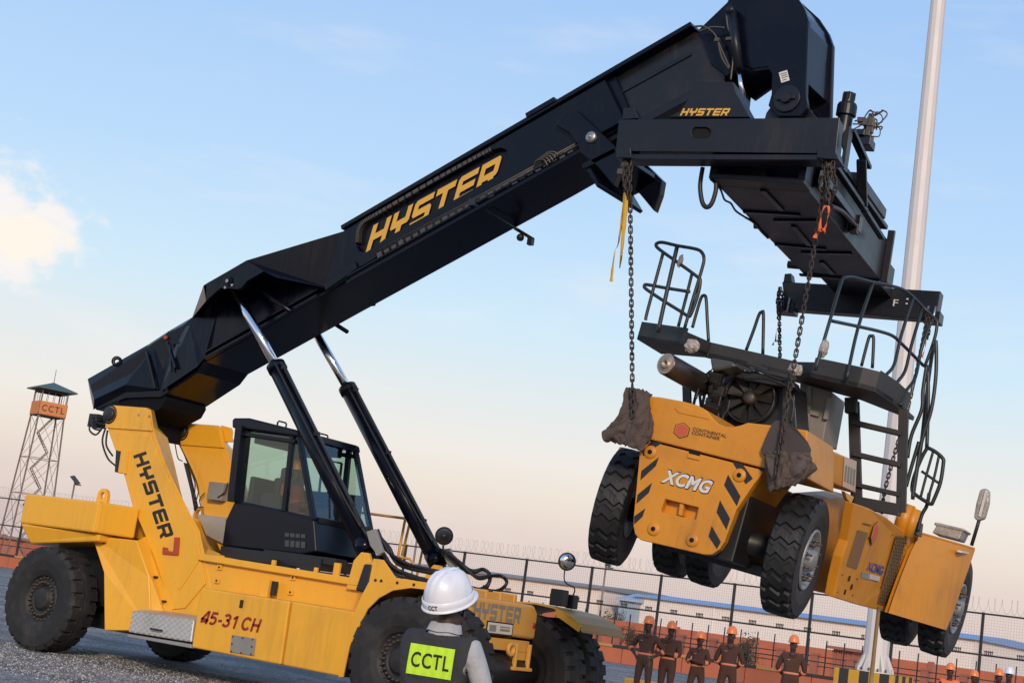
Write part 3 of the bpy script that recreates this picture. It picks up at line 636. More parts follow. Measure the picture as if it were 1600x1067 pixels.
# work lamp hanging at the fender corner
mb = MB(); A = pl([(568, 880), (581, 882), (574, 918), (566, 925), (554, 922)], 16.48); mb.loft(A, [p + Vector((0, .10, 0)) for p in A]); wl = B('side_mirror', mb, BLK, RS, .03, seg=3)
p = W(582, 884, 16.6); mb = MB(); mb.tube([p + Vector((-.04, 0, 0)), p + Vector((.03, .02, .02)), W(590, 900, 16.43)], .014, 6); mb.lathe([(0, -.03), (.05, -.03), (.05, .03), (0, .03)], p, (0, 1, 0), 12); B('mirror_bracket', mb, YEL2, wl)
# ---- cab
CY0, CY1 = 17.5, 18.95
def cq(x, y): p = W(x, y, CY0); return p
mb = MB()
A = pl([(346, 853), (352, 812), (366, 783), (428, 794), (490, 811), (494, 862), (470, 866)], CY0)
mb.loft(A, [Vector((p.x, CY1, p.z)) for p in A]); cab = B('cab', mb, CABM, RS, .03, seg=3)
mb = MB(); A = pl([(362, 655), (366, 652.5), (388, 652.5), (430, 663), (466, 672), (468, 683), (374, 669), (362, 668)], CY0 - .03)
mb.loft(A, [Vector((p.x, CY1 + .03, p.z)) for p in A]); rf = B('cab_roof', mb, CABM, cab, .03, seg=3)
mb = MB()
for (x, y) in ((435, 664), (420, 661)):
    pass
for yy, xx in ((17.62, 432), (18.75, 424)):
    p = cq(xx, 663); p.y = yy; mb.tube([p + Vector((-.09, 0, -.05)), p + Vector((-.09, 0, .05)), p + Vector((-.07, 0, .07)), p + Vector((.07, 0, .05)), p + Vector((.09, 0, .03)), p + Vector((.09, 0, -.07))], .014, 6)
B('roof_handle', mb, CABM, rf)
mb = MB()
for Y in (CY0 + .04, CY1 - .04):
    def q(x, y): p = cq(x, y); return Vector((p.x, Y, p.z))
    mb.bar(q(378, 666), q(365, 784), .14, .24, (0, 1, 0)); mb.bar(q(456, 672), q(442, 799), .08, .08, (0, 1, 0)); mb.bar(q(464, 674), q(488, 812), .07, .09, (0, 1, 0)); mb.bar(q(372, 677), q(462, 690), .06, .13, (0, 1, 0)); mb.bar(q(366, 784), q(490, 811), .07, .06, (0, 1, 0))
B('cab_pillar', mb, CABM, cab, .012)
mb = MB()
for x, y in ((466, 677), (489, 811)):
    p = cq(x, y); mb.bar((p.x, CY0 + .08, p.z), (p.x, CY1 - .08, p.z), .09, .09)
p = cq(372, 672); mb.bar((p.x, CY0 + .1, p.z), (p.x, CY1 - .1, p.z), .10, .10)
B('cab_crossbar', mb, CABM, cab, .012)
def pane(pts, name='window_pane'):
    mb = MB(); a, b, c = [Vector(p) for p in pts[:3]]; n = (b - a).cross(c - a).normalized() * .006; mb.prism(pts, n); return B(name, mb, GLASS, cab)
for Y in (CY0 + .035, CY1 - .035):
    g = lambda x, y: Vector((cq(x, y).x, Y, cq(x, y).z))
    pane([g(378, 672), g(454, 682), g(441, 796), g(368, 783)]); pane([g(460, 684), g(466, 686), g(486, 808), g(447, 797)])
g = lambda x, y, Y: Vector((cq(x, y).x, Y, cq(x, y).z))
ws = pane([g(466, 677, CY0 + .06), g(466, 677, CY1 - .06), g(490, 808, CY1 - .06), g(490, 808, CY0 + .06)], 'windshield')
pane([g(374, 672, CY0 + .1), g(374, 672, CY1 - .1), g(364, 783, CY1 - .1), g(364, 783, CY0 + .1)], 'rear_window')
# inner window slider frame on the far side
mb = MB()
for a, b in (((383, 690), (446, 702)), ((383, 690), (376, 760)), ((446, 702), (438, 768)), ((376, 757), (438, 768)), ((416, 696), (408, 764))): mb.bar(g(*a, CY1 - .09), g(*b, CY1 - .09), .03, .03, (0, 1, 0))
B('slider_frame', mb, BLK, cab)
# wipers
mb = MB(); a = g(489, 800, 17.95) + Vector((.04, 0, 0)); mb.tube([a, g(478, 742, 18.1) + Vector((.05, 0, 0))], .012, 5); mb.tube([g(485, 780, 18.2) + Vector((.045, 0, 0)), g(472, 706, 18.1) + Vector((.045, 0, 0))], .010, 5); B('wiper', mb, BLK, cab)
# grille openings low on the cab side
mb = MB()
for j in range(2):
    for i in range(4):
        x = 446 + i * 8.4; y = 832 + i * .7 + j * 11.5; hh = 6 if j == 0 else 10
        A = pl([(x, y), (x + 6.4, y + .6), (x + 5.9, y + hh + .6), (x - .5, y + hh)], CY0 - .004); mb.prism(A, DY * -.012)
B('vent', mb, pbr('vent_grey', (.05, .053, .06), .5), cab)
mb = MB(); mb.box((-15.55, YC, 1.90), (2.0, 1.5, .16)); mb.box((-15.0, 17.6, 1.96), (1.4, .25, .10)); B('cab_mount', mb, BLK, cab)
# interior
mb = MB(); mb.box((-16.0, 18.08, 2.75), (.14, .48, .75)); mb.box((-15.78, 18.08, 2.42), (.5, .5, .14)); mb.box((-16.0, 18.08, 3.2), (.10, .28, .2)); B('seat', mb, BLK, cab, .04)
mb = MB(); c = Vector((-15.2, 18.08, 2.90)); ax = Vector((-.5, 0, .86)).normalized(); u = Vector((0, 1, 0)); w_ = ax.cross(u)
mb.tube([c + (u * cos(t) + w_ * sin(t)) * .2 for t in [2 * pi * i / 20 for i in range(20)]], .014, 6, closed=True); mb.tube([c, c - ax * .35], .03, 8); mb.tube([c - u * .2, c + u * .2], .012, 6); B('steering_wheel', mb, BLK, cab)
mb = MB(); mb.box((-15.1, 18.08, 2.55), (.16, .5, .35)); mb.box((-15.5, 18.46, 2.7), (.5, .18, .3)); mb.box((-15.12, 18.42, 2.95), (.05, .22, .18)); B('console', mb, BLK, cab, .02)
mb = MB(); mb.box((-16.30, 18.22, 2.78), (.10, 1.2, .62)); mb.box((-15.75, 18.85, 2.80), (1.35, .05, .50)); mb.box((-15.9, 17.72, 2.72), (.4, .14, .28)); mb.box((-16.0, 18.22, 3.68), (.8, 1.2, .16)); B('cab_dark_panel', mb, BLK, cab, .02)  # black panels added to keep the view through the cab windows dark

# ---- handrails and steps on the far side
mb = MB(); Yr = 19.6
h = lambda x, y: W(x, y, Yr)
a0 = h(572, 803); 
mb.tube([h(560, 800), h(635, 810), h(641, 813), h(628, 868)], .022, 7); mb.tube([h(633, 812), h(615, 905)], .022, 7); mb.tube([h(660, 860), h(650, 905)], .020, 7); mb.tube([h(610, 868), h(640, 873), h(650, 885)], .020, 7)
B('handrail', mb, YEL2, RS)
# control box, checker plate and cables at the far pillar
mb = MB(); c = W(341, 768, 18.72); mb.box(c, (.34, .16, .30)); gb = B('control_box', mb, GREYP, RS, .015)
mb = MB(); mb.tube(spline([c + Vector((.1, -.09, -.1)), c + Vector((.22, -.08, .0)), c + Vector((.2, -.02, .16))]), .012, 6); B('cable', mb, HOSE, gb)
mb = MB(); A = pl([(308, 803), (352, 808), (350, 850), (322, 835)], 18.7); mb.prism(A, DY * .05); B('deck_plate', mb, CHECK, RS)
mb = MB(); 
for pts in ([(273, 690), (278, 715), (285, 720)], [(278, 690), (300, 735), (310, 765), (305, 790), (318, 792)], [(290, 715), (304, 750), (303, 785)], [(320, 770), (312, 780), (315, 793)]): mb.tube(spline([W(x, y, 18.7) for x, y in pts]), .010, 5)
B('cable', mb, HOSE, RS)
mb = MB(); A = pl([(286, 722), (292, 724), (307, 790), (303, 798), (298, 770)], 18.74); mb.prism(A, DY * .05); B('cable_guard', mb, BLK, RS, .01)
mb = MB(); A = pl([(345, 664), (359, 668), (361, 674), (360, 683), (364, 690), (350, 690)], 18.9); mb.prism(A, DY * .06); B('ear_plate', mb, YEL, RS, .006)
# hoses at the back of the boom pivot
mb = MB()
for pts in ([(157, 655), (143, 660), (140, 672), (150, 679), (160, 668)], [(160, 652), (146, 652), (145, 668), (158, 672)], [(165, 668), (160, 690), (168, 715), (180, 727)], [(168, 672), (166, 695), (176, 712)], [(150, 650), (152, 660), (164, 663)]):
    mb.tube(spline([W(x, y, 17.55) for x, y in pts]), .016, 6)
mb.box(W(152, 658, 17.7), (.22, .2, .22), mat=0); B('hose', mb, HOSE, RS)

# ---- boom
BY = 17.68; BW = 1.04
def bp(x, y, Y=BY): return W(x, y, Y)
def bprism(pts, y0, y1, mat=NAVY, name='boom', parent=None, bev=.01, plane=BY):
    A = [Vector((p.x, y0, p.z)) for p in pl(pts, plane)]; mb = MB(); mb.prism(A, DY * (y1 - y0)); return B(name, mb, mat, parent, bev)
core = [(140, 600), (264, 518), (285, 507), (300, 494), (310, 478), (318, 456), (324, 446), (386, 410), (440, 396), (535, 366), (585, 334), (960, 118), (990, 190), (940, 215), (840, 273), (497, 465), (320, 565), (307, 582), (250, 620), (195, 622), (148, 640)]
boom = bprism(core, BY + .02, BY + BW, NAVY, 'boom', RS, .012)
# belly under the tail that hangs between the pillars
pv_ = W(174, 648, YP); R18 = [W(x, y, 18.70) for x, y in ((319, 622), (323, 640), (315, 654), (298, 663), (282, 672))]
A = [Vector((pv_.x - .55, 17.74, pv_.z + .30)), Vector((pv_.x + .1, 17.74, pv_.z + .75)), Vector((R18[0].x, 17.74, R18[0].z + .35))] + [Vector((p.x, 17.74, p.z)) for p in R18] + [Vector((pv_.x + .10, 17.74, pv_.z - .24)), Vector((pv_.x - .18, 17.74, pv_.z - .22)), Vector((pv_.x - .36, 17.74, pv_.z + .02))]
mb = MB(); mb.prism(A, DY * .96); B('pivot_block', mb, pbr('block_black', (.004, .005, .008), .75, 0, .3, 2, dirt=(.02, .015, .012), dirt_amt=.4, spec=.15), boom, .02)
def face(mb, pts): mb.add([W(*p) for p in pts], [tuple(range(len(pts)))])
# tail facets
mb = MB()
for f in ([(137, 592, 17.86), (232, 538, 17.90), (196, 601, 17.62), (147, 624, 17.62)],
          [(147, 624, 17.62), (196, 601, 17.62), (196, 613, 17.70), (146, 640, 17.70)],
          [(137, 592, 17.86), (147, 624, 17.62), (146, 640, 17.70), (140, 610, 17.95)],
          [(232, 538, 17.90), (264, 517, 17.88), (240, 545, 17.69), (196, 601, 17.62)],
          [(196, 601, 17.62), (240, 545, 17.69), (250, 608, 17.66), (196, 613, 17.70)],
          [(240, 545, 17.69), (264, 517, 17.88), (297, 508, 17.66), (309, 572, 17.60), (250, 612, 17.60)],
          [(264, 517, 17.88), (300, 496, 17.90), (297, 508, 17.66)],
          [(300, 496, 17.88), (322, 470, 17.70), (342, 478, 17.70), (319, 560, 17.64), (309, 572, 17.60), (297, 508, 17.66)]): face(mb, f)
B('tail_plate', mb, NAVY, boom)
mb = MB(); mb.bar(W(229, 548, 17.66), W(243, 607, 17.60), .03, .05); mb.bar(W(262, 535, 17.62), W(275, 575, 17.58), .05, .05); mb.bar(W(266, 538, 17.6), W(268, 580, 17.57), .03, .03); B('tail_rib', mb, NAVY, boom, .006)
mb = MB(); p = W(183, 565, 17.75); mb.lathe([(.035, 0), (.09, 0), (.09, .05), (.035, .05), (.035, 0)], p, (.5, -.6, 0), 18); B('lifting_eye', mb, NAVY, boom)
mb = MB(); p = W(261, 528, 17.7); mb.cyl(p, p + Vector((0, -.05, .0)), .03, 8); B('reflector', mb, REDP, boom)
# cylinder-head brackets (both sides) and the flared cheek in front of them
def both(fn_):
    fn_(lambda p: p); fn_(mir)
brk = [(322, 443), (385, 407), (398, 414), (412, 424), (385, 440), (377, 450), (370, 452), (345, 450), (322, 470)]
def bracket(m):
    A = [m(Vector((p.x, 17.06, p.z))) for p in pl(brk, 17.06 + .0)] if False else [m(Vector((p.x, 17.12, p.z))) for p in pl(brk, 17.12)]
    mb = MB(); mb.loft(A, [p + (m(Vector((0, 17.19, 0))) - m(Vector((0, 17.12, 0)))) for p in A])
    q = W(358, 440, 17.12); q2 = m(Vector((q.x, 17.12, q.z))); d = m(Vector((q.x, 17.09, q.z))) - q2
    mb.cyl(q2, q2 + d, .075, 18); mb.cyl(q2 + d, q2 + d * 1.6, .045, 14)
    B('cylinder_bracket', mb, NAVY, boom, .006)
    mb = MB(); q3 = Vector((q.x - .05, 17.12, q.z - .10)); q4 = Vector((q.x + .09, 17.12, q.z - .06))
    for s in (q3, q4): s = m(s); mb.cyl(s, s + d * .8, .022, 8)
    mb.cyl(q2 + d * 1.6, q2 + d * 1.75, .03, 10); B('bolt', mb, STEEL, boom)
    # top cap of the bracket and the flared cheek
    mb = MB()
    T = [W(318, 446, 17.12), W(385, 407, 17.12), W(412, 424, 17.12), W(535, 362, 17.62), W(520, 452, 17.66), W(432, 434, 17.20)]
    Bk = [Vector((T[0].x, 17.7, T[0].z + .02)), Vector((T[1].x, 17.7, T[1].z + .02)), T[3]]
    top = [m(v) for v in (T[0], T[1], Bk[1], Bk[0])]; mb.add(top, [(0, 1, 2, 3)])
    mb.add([m(v) for v in (T[1], Bk[1], T[3])], [(0, 1, 2)])
    mb.add([m(v) for v in (T[1], T[3], T[4], T[2])], [(0, 1, 2, 3)]); mb.add([m(v) for v in (T[2], T[4], T[5])], [(0, 1, 2)])
    mb.add([m(v) for v in (T[0], Bk[0], W(300, 497, 17.70), W(322, 470, 17.12))], [(0, 1, 2, 3)])
    B('cheek_plate', mb, NAVY, boom)
    mb = MB(); s0 = m(W(400, 450, 17.55)); s1 = m(W(455, 487, 17.5)); mb.cyl(s0, s1, .035, 10); B('stay_rod', mb, NAVY, boom)
both(bracket)
# lettered pocket: side skin with an oblong opening over a recessed panel
skin = [(512, 370), (535, 362), (585, 332), (945, 125), (975, 188), (840, 262), (500, 452)]
oc = []
h1 = (570, 375); h2 = (795, 247)
hole = [(566, 350), (590, 334), (690, 279), (770, 234), (783, 231), (792, 235), (795, 245), (793, 262), (785, 270), (700, 318), (600, 374), (583, 387), (572, 394), (562, 393), (556, 384), (556, 370), (560, 358)]
A = [Vector((p.x, BY - .07, p.z)) for p in pl(skin, BY - .07)]; mb = MB(); mb.prism(A, DY * .08, 0, [[Vector((p.x, BY - .07, p.z)) for p in pl(hole, BY - .07)]])
sk = B('side_skin', mb, NAVY, boom, .006)
O = W(571, 396, BY); U = W(772, 287, BY) - O; V = W(584, 352, BY) - W(574, 394, BY)
mb = MB(); letters(mb, 'HYSTER', O + Vector((0, -.004, 0)), U * 1.0, V * 1.0, (0, .008, 0), shear=.10); B('lettering', mb, DECALY, sk)
# cable chain along the upper edge of the pocket
mb = MB(); P = [W(560, 380, BY - .03), W(566, 352, BY - .03), W(600, 330, BY - .03), W(700, 272, BY - .03), W(770, 234, BY - .03)]
Q = spline(P, 10)
for i in range(0, len(Q) - 1): mb.bar(Q[i], Q[i] + (Q[i + 1] - Q[i]) * .75, .06, .09, (0, 1, 0))
B('cable_chain', mb, DSTEEL, sk, .004)
# flange along the top and the ledge with cables along the foot of the boom
mb = MB(); a = bp(538, 359); b = bp(1084, 42); mb.bar((a.x, YC, a.z + .01), (b.x, YC, b.z + .01), 1.22, .07, (0, 0, 1)); B('top_flange', mb, NAVY, boom, .008)
mb = MB(); a = bp(827, 188); b = bp(872, 162); mb.bar((a.x, YC, a.z + .03), (b.x, YC, b.z + .03), 1.26, .08); B('flange_clamp', mb, NAVY, boom, .008)
mb = MB(); 
for d, s in ((0, .05), (.10, .035)):
    a = W(322, 558, BY - .03) + Vector((0, 0, d - .02)); b = W(497, 460, BY - .03) + Vector((0, 0, d - .02)); mb.bar(a, b, .07, s)
    a = W(545, 438, BY - .06) + Vector((0, 0, d - .05)); b = W(935, 218, BY - .06) + Vector((0, 0, d - .05)); mb.bar(a, b, .12, s)
mb.bar(W(510, 450, BY - .04), W(560, 415, BY - .06), .10, .12)
B('ledge', mb, NAVY, boom, .006)
mb = MB()
for k in range(26):
    t = k / 26; a = W(590, 400, BY - .10).lerp(W(900, 232, BY - .10), t); b = W(590, 400, BY - .10).lerp(W(900, 232, BY - .10), t + .024)
    mb.bar(a, b, .03, .05 if k % 3 else .08)
for d in (0, .04, .075): mb.tube([W(585, 402, BY - .09) + Vector((0, 0, d)), W(905, 229, BY - .09) + Vector((0, 0, d))], .014, 6)
B('cable_run', mb, DSTEEL, boom)
mb = MB(); a = W(740, 317, BY - .1); mb.box(a, (.12, .1, .1)); b = W(808, 358, 18.6); mb.tube([a, W(775, 338, 18.0), b], .012, 5)
c = W(820, 363, 18.72); mb.bar(W(805, 357, 18.72), W(833, 374, 18.72), .05, .05); lb2 = B('lamp_bar', mb, BLK, boom)
mb = MB(); mb.lathe([(0, .05), (.05, .05), (.06, 0), (.03, -.05), (0, -.05)], W(813, 371, 18.72), (.6, -.6, -.4), 16); mb.box(W(829, 378, 18.72), (.08, .08, .10)); B('work_lamp', mb, BLK, lb2, .0)
# collar at the end of the outer boom
col_o = [(905, 185), (945, 165), (958, 178), (975, 235), (955, 258), (905, 232), (895, 200)]
mb = MB()
for y0, y1 in ((BY - .16, BY - .02), (BY + BW + .02, BY + BW + .16)):
    A = [Vector((p.x, y0, p.z)) for p in pl([(868, 196), (880, 178), (900, 172), (925, 195), (950, 218), (972, 240), (968, 262), (958, 290), (935, 262), (908, 240), (902, 225), (890, 208)], BY - .16)]; mb.prism(A, DY * (y1 - y0))
a = W(915, 250, BY - .1); b = W(965, 285, BY - .1); mb.bar((a.x, YC, a.z - .12), (a.x + .5, YC, a.z + .10), 1.36, .09); mb.bar((a.x + .02, YC, a.z - .06), (a.x + .28, YC, a.z - .40), 1.3, .06)
cl = B('collar', mb, NAVY, boom, .012)
mb = MB(); p = W(924, 215, BY - .17); mb.lathe([(0, -.04), (.07, -.04), (.085, -.02), (.085, .02)], p, DY, 20); mb.lathe([(0, -.06), (.025, -.06), (.025, 0)], p, DY, 10); B('collar_pin', mb, STEEL, cl)
mb = MB()
for k in range(5):
    a = W(835 + k * 4, 262 - k * 3, BY - .14); mb.tube(spline([a, a + Vector((.05, -.05, .08)), a + Vector((.16, -.03, .10)), a + Vector((.22, 0, .02 + .01 * k))]), .014, 6)
B('hose', mb, DSTEEL, cl)
# inner boom
inn = [(930, 125), (1100, 48), (1150, 90), (1140, 150), (1085, 150), (985, 205), (940, 228)]
RUBB = pbr('rubbed_boom_paint', (.006, .0065, .010), .34, 0, .2, 1.5, .02, 30, dirt=(.045, .026, .022), dirt_amt=.75, dirt_scale=.9, spec=.4, grime=(.12, .10, .09), grime_amt=.5, rvar=.16)
IB = bprism([(930, 138), (1086, 50), (1112, 60), (1135, 100), (1130, 140), (1085, 148), (985, 203), (940, 230)], BY + .08, BY + BW - .08, RUBB, 'inner_boom', RS, .012, BY + .08)
mb = MB(); mb.bar(W(985, 200, BY + .06), W(1085, 146, BY + .06), .05, .12, (0, 0, 1)); mb.bar(W(960, 150, BY + .07), W(1080, 84, BY + .07), .02, .05); B('wear_rail', mb, NAVY2, IB, .004)
mb = MB(); p = W(960, 184, BY + .085); mb.lathe([(0, -.012), (.055, -.012), (.06, .01)], p, DY, 20); B('hole_ring', mb, pbr('void_black', (.002, .002, .002), .9), IB)
# boom head (gooseneck) with two cheeks and a rolled back sheet
HY0, HY1 = 17.72, 18.70
head = [(1090, 48), (1136, 4), (1150, -30), (1200, -48), (1240, -12), (1256, 12), (1263, 32), (1262, 60), (1259, 150), (1262, 168), (1250, 182), (1215, 182), (1200, 165), (1205, 148), (1206, 116), (1200, 105), (1175, 108), (1160, 102), (1135, 120), (1110, 100)]
A = [Vector((p.x, HY0, p.z)) for p in pl(head, HY0)]
mb = MB(); mb.prism(A, DY * .09); hd = B('boom_head', mb, NAVY, RS, .012)
mb = MB(); mb.prism([p + DY * (HY1 - HY0 - .09) for p in A], DY * .09); B('far_cheek', mb, NAVY, hd, .012)
mb = MB(); sheet = [(1150, -30), (1200, -48), (1240, -12), (1256, 12), (1262, 32), (1260, 60), (1257, 120)]
P0 = [Vector((p.x - .03, HY0 + .09, p.z - .02)) for p in pl(sheet, HY0)]
for a, b in zip(P0[:-1], P0[1:]): mb.loft([a, b, b + DY * .80, a + DY * .80], [a + Vector((-.03, 0, -.02)), b + Vector((-.03, 0, -.02)), b + Vector((-.03, .80, -.02)), a + Vector((-.03, .80, -.02))])
sheet2 = [(1165, 20), (1178, 60), (1195, 104)]; P0 = [Vector((p.x + .04, HY0 + .09, p.z)) for p in pl(sheet2, HY0)]
for a, b in zip(P0[:-1], P0[1:]): mb.loft([a, b, b + DY * .80, a + DY * .80], [a + Vector((.03, 0, 0)), b + Vector((.03, 0, 0)), b + Vector((.03, .8, 0)), a + Vector((.03, .8, 0))])
B('back_sheet', mb, NAVY, hd)
mb = MB(); p = W(1230, 155, HY0); mb.lathe([(0, -.03), (.18, -.03), (.19, -.02), (.19, 0)], p, DY, 36); mb.lathe([(.0, -.08), (.07, -.08), (.08, -.03)], p, DY, 18); mb.box(p + Vector((0, -.05, 0)), (.26, .03, .05), mat=0); B('head_pivot', mb, NAVY2, hd, .004)
mb = MB(); A = pl([(1217, 114), (1230, 110), (1234, 126), (1221, 130)], HY0); mb.prism([p + Vector((0, -.004, 0)) for p in A], DY * .003); lab = B('label_plate', mb, DECALW, hd)
mb = MB()
for i, (a, b) in enumerate((((1219.5, 116.5), (1229, 113.5)), ((1220.5, 119.5), (1230, 116.5)), ((1221.5, 122.5), (1231, 119.5)), ((1222.5, 126), (1229, 124)))): mb.bar(W(*a, HY0 - .006), W(*b, HY0 - .006), .003, .008)
B('lettering', mb, DECALK, lab)
# tilt cylinder at the head with hoses
c0 = W(1143, 18, HY0 - .13); c1 = W(1154, 108, HY0 - .13); c2 = W(1161, 152, HY0 - .13)
mb = MB(); mb.cyl(c0, c1, .065, 16); mb.lathe([(0, -.08), (.06, -.08), (.06, .10), (0, .10)], c0, DY, 14); tcy = B('tilt_cylinder', mb, NAVY2, RS)
mb = MB(); mb.cyl(c1, c2, .034, 12); B('cylinder_rod', mb, CHROME, tcy)
mb = MB()
for pts in ([(1085, 42), (1100, 42), (1115, 52), (1122, 65), (1132, 88), (1140, 106)], [(1122, 65), (1128, 90), (1139, 108)], [(1135, 22), (1138, 45), (1146, 60), (1145, 98), (1143, 115), (1142, 125)], [(1092, 50), (1112, 43), (1132, 44)]): mb.tube(spline([W(x, y, HY0 - .16) for x, y in pts]), .014, 6)
mb.box(W(1121, 63, HY0 - .16), (.07, .05, .05)); mb.box(W(1141, 61, HY0 - .17), (.12, .04, .04)); B('hose', mb, DSTEEL, tcy)

# ---- lift cylinders
def liftcyl(Y):
    f = lambda x, y: Vector((W(x, y, 17.32).x, Y, W(x, y, 17.32).z))
    a = f(358, 438); b = f(431, 571); c = f(574, 862); d = f(582, 880)
    mb = MB(); mb.cyl(b, c, .135, 24); dd = (b - c).normalized(); mb.cyl(b + dd * .01, b - dd * .10, .150, 24); mb.cyl(c + dd * .2, c - dd * .02, .148, 24); mb.cyl(c, d, .10, 16)
    mb.lathe([(0, -.14), (.13, -.14), (.13, .14), (0, .14)], d, DY, 20)
    o = B('lift_cylinder', mb, NAVY, RS)
    mb = MB(); mb.cyl(a, b, .072, 20); B('cylinder_rod', mb, CHROME, o)
    mb = MB(); n = Vector((dd.z, 0, -dd.x)) * .15; s = Vector((0, -.06, 0))
    mb.tube(spline([b - dd * .05 + n * .9 + s, b - dd * .5 + n + s, c + dd * .9 + n + s, c + dd * .25 + n + s * 1.5, c + n * 1.4 - dd * .1]), .022, 6)
    mb.tube(spline([b - dd * .05 + n * .6 + s * 2.4, c + dd * 1.3 + n * .7 + s * 2.2, c + dd * .3 + n + s * 2]), .018, 6)
    for t in (.05, .42, .8):
        k = b.lerp(c, t); mb.box(k + n + s, (.05, .08, .06))
    B('hose', mb, HOSE, o)
    return o
liftcyl(17.32); liftcyl(19.08)
mb = MB()
for Y in (17.32, 19.08):
    q = W(582, 882, 17.32); A = [(q.x - .22, 1.6), (q.x - .16, q.z + .02), (q.x - .05, q.z + .15), (q.x + .08, q.z + .15), (q.x + .22, q.z - .1), (q.x + .6, 1.6)]
    for y in (Y - .24, Y + .17): mb.prism([Vector((x, y, z)) for x, z in A], (0, .07, 0))
B('cylinder_lug', mb, YEL, RS, .012)
# hose bundles over the front axle
mb = MB(); rr = random.Random(5)
def bundle(pts, Y, n, spread, r):
    for k in range(n):
        mb.tube(spline([W(x, y, Y + rr.uniform(-.06, .06)) + Vector((rr.uniform(-spread, spread), 0, rr.uniform(-spread, spread))) for x, y in pts], 7), r * rr.uniform(.8, 1.2), 6)
bundle([(580, 838), (590, 850), (602, 872), (620, 893), (650, 905), (680, 908)], 17.5, 5, .04, .024)
bundle([(588, 832), (604, 856), (625, 880), (660, 890), (690, 898)], 17.7, 4, .05, .024)
bundle([(690, 858), (708, 872), (735, 892), (755, 890), (765, 900), (762, 915), (740, 925)], 18.9, 3, .03, .026)
bundle([(700, 862), (722, 880), (745, 903), (770, 898), (785, 900), (790, 910), (780, 920), (755, 924)], 18.8, 2, .02, .024)
bundle([(672, 893), (700, 905), (740, 920), (768, 925)], 18.3, 4, .04, .022)
B('hose', mb, HOSE, RS)
mb = MB(); p = W(583, 838, 17.2); A = pl([(572, 830), (586, 826), (598, 862), (590, 868), (578, 852)], 17.17); mb.prism(A, DY * .06); A = pl([(690, 858), (702, 856), (712, 885), (702, 892)], 18.9); mb.prism(A, DY * .06); B('hose_bracket', mb, GREYP, RS, .008)
# ================================================================== SPREADER
SF = Frame(0, radians(3.1), radians(8.0), (-7.7, 17.9, 6.8))
SP = SF.root('spreader', 'black container spreader hanging crosswise from the boom head', 'spreader')
def sy(pts, v): return [SF.at(x, y, 1, v) for x, y in pts]
def sz(pts, v): return [SF.at(x, y, 2, v) for x, y in pts]
def sx(pts, v): return [SF.at(x, y, 0, v) for x, y in pts]
def bx(mb, x0, x1, y0, y1, z0, z1, mat=0): return mb.box(((x0 + x1) / 2, (y0 + y1) / 2, (z0 + z1) / 2), (x1 - x0, y1 - y0, z1 - z0), None, mat)
VOID = MATS['void_black']; RUST = pbr('rusty_steel', (0.16, 0.075, 0.038), .8, .2, .35, 6, .1, 40, dirt=(.03, .03, .034), dirt_amt=.7, dirt_scale=4)
NB = -2.8
mb = MB(); hole = [(1080, 207), (1082, 202), (1086, 199), (1104, 199), (1109, 202), (1111, 207), (1109, 213), (1105, 216), (1087, 216), (1082, 213)]
mb.prism(sy([(967, 187), (1312, 184), (1306, 240), (962, 236)], NB), (0, .03, 0), 0, [sy(hole, NB)])
nb = B('end_beam', mb, NAVY2, SP, .006)
mb = MB(); A = sy([(968, 188), (1311, 185), (1305, 239), (963, 235)], NB + .032); mb.prism(A, (0, .26, 0)); B('beam_box', mb, NAVY2, nb, .006)
mb = MB(); mb.prism(sy(hole, NB + .028), (0, .003, 0)); B('slot_shade', mb, VOID, nb)  # black sheet: the shade inside the slot is put into its colour
mb = MB(); mb.prism(sy([(985, 241), (1280, 242), (1279, 250), (988, 249)], NB - .01), (0, .26, 0)); B('lower_flange', mb, NAVY2, nb, .004)
mb = MB(); mb.prism(sy([(974, 169), (991, 168), (997, 185), (972, 187)], NB - .004), (0, .2, 0)); mb.prism(sy([(975, 171), (990, 170), (995, 186), (974, 187)], NB + .12), (0, .02, 0)); B('guide_post', mb, NAVY2, nb, .006)
for pts in ([(963, 230), (985, 231), (986, 240), (990, 248), (962, 246)], [(1277, 231), (1307, 233), (1307, 240), (1311, 250), (1276, 247)]):
    mb = MB(); mb.prism(sy(pts, NB - .035), (0, .30, 0)); tb = B('twistlock_housing', mb, NAVY2, nb, .008)
    c = sum((Vector(p) for p in sy(pts, NB)), Vector()) / 5; mb = MB(); mb.cyl(c + Vector((0, .08, -.05)), c + Vector((0, .08, -.19)), .05, 12); bx(mb, c.x - .07, c.x + .07, c.y + .02, c.y + .14, c.z - .25, c.z - .19); B('twistlock', mb, DSTEEL, tb)
e = sy([(1312, 184), (1306, 240)], NB); mb = MB(); xx = (e[0].x + e[1].x) / 2; zc = (e[0].z + e[1].z) / 2
mb.lathe([(0, .012), (.11, .012), (.12, .0)], (xx + .035, NB + .16, zc), (1, 0, 0), 6, smooth=False); B('open_end_shade', mb, VOID, nb)  # black hexagon: shade of the beam's open end, put into the colour
# plate with the maker's name
mb = MB(); mb.prism(sy([(1043, 183.5), (1062, 174), (1076, 154), (1083, 128), (1146, 128), (1152, 148), (1172, 183.5)], NB + .02), (0, .55, 0)); npl = B('name_plate', mb, NAVY2, SP, .01)
O = SF.at(1062, 181, 1, NB + .016); U = SF.at(1136, 181, 1, NB + .016) - O; V = Vector((0, 0, .088)); mb = MB(); letters(mb, 'HYSTER', O, U, V, (0, .003, 0), shear=.35); B('lettering', mb, DECALY, npl)
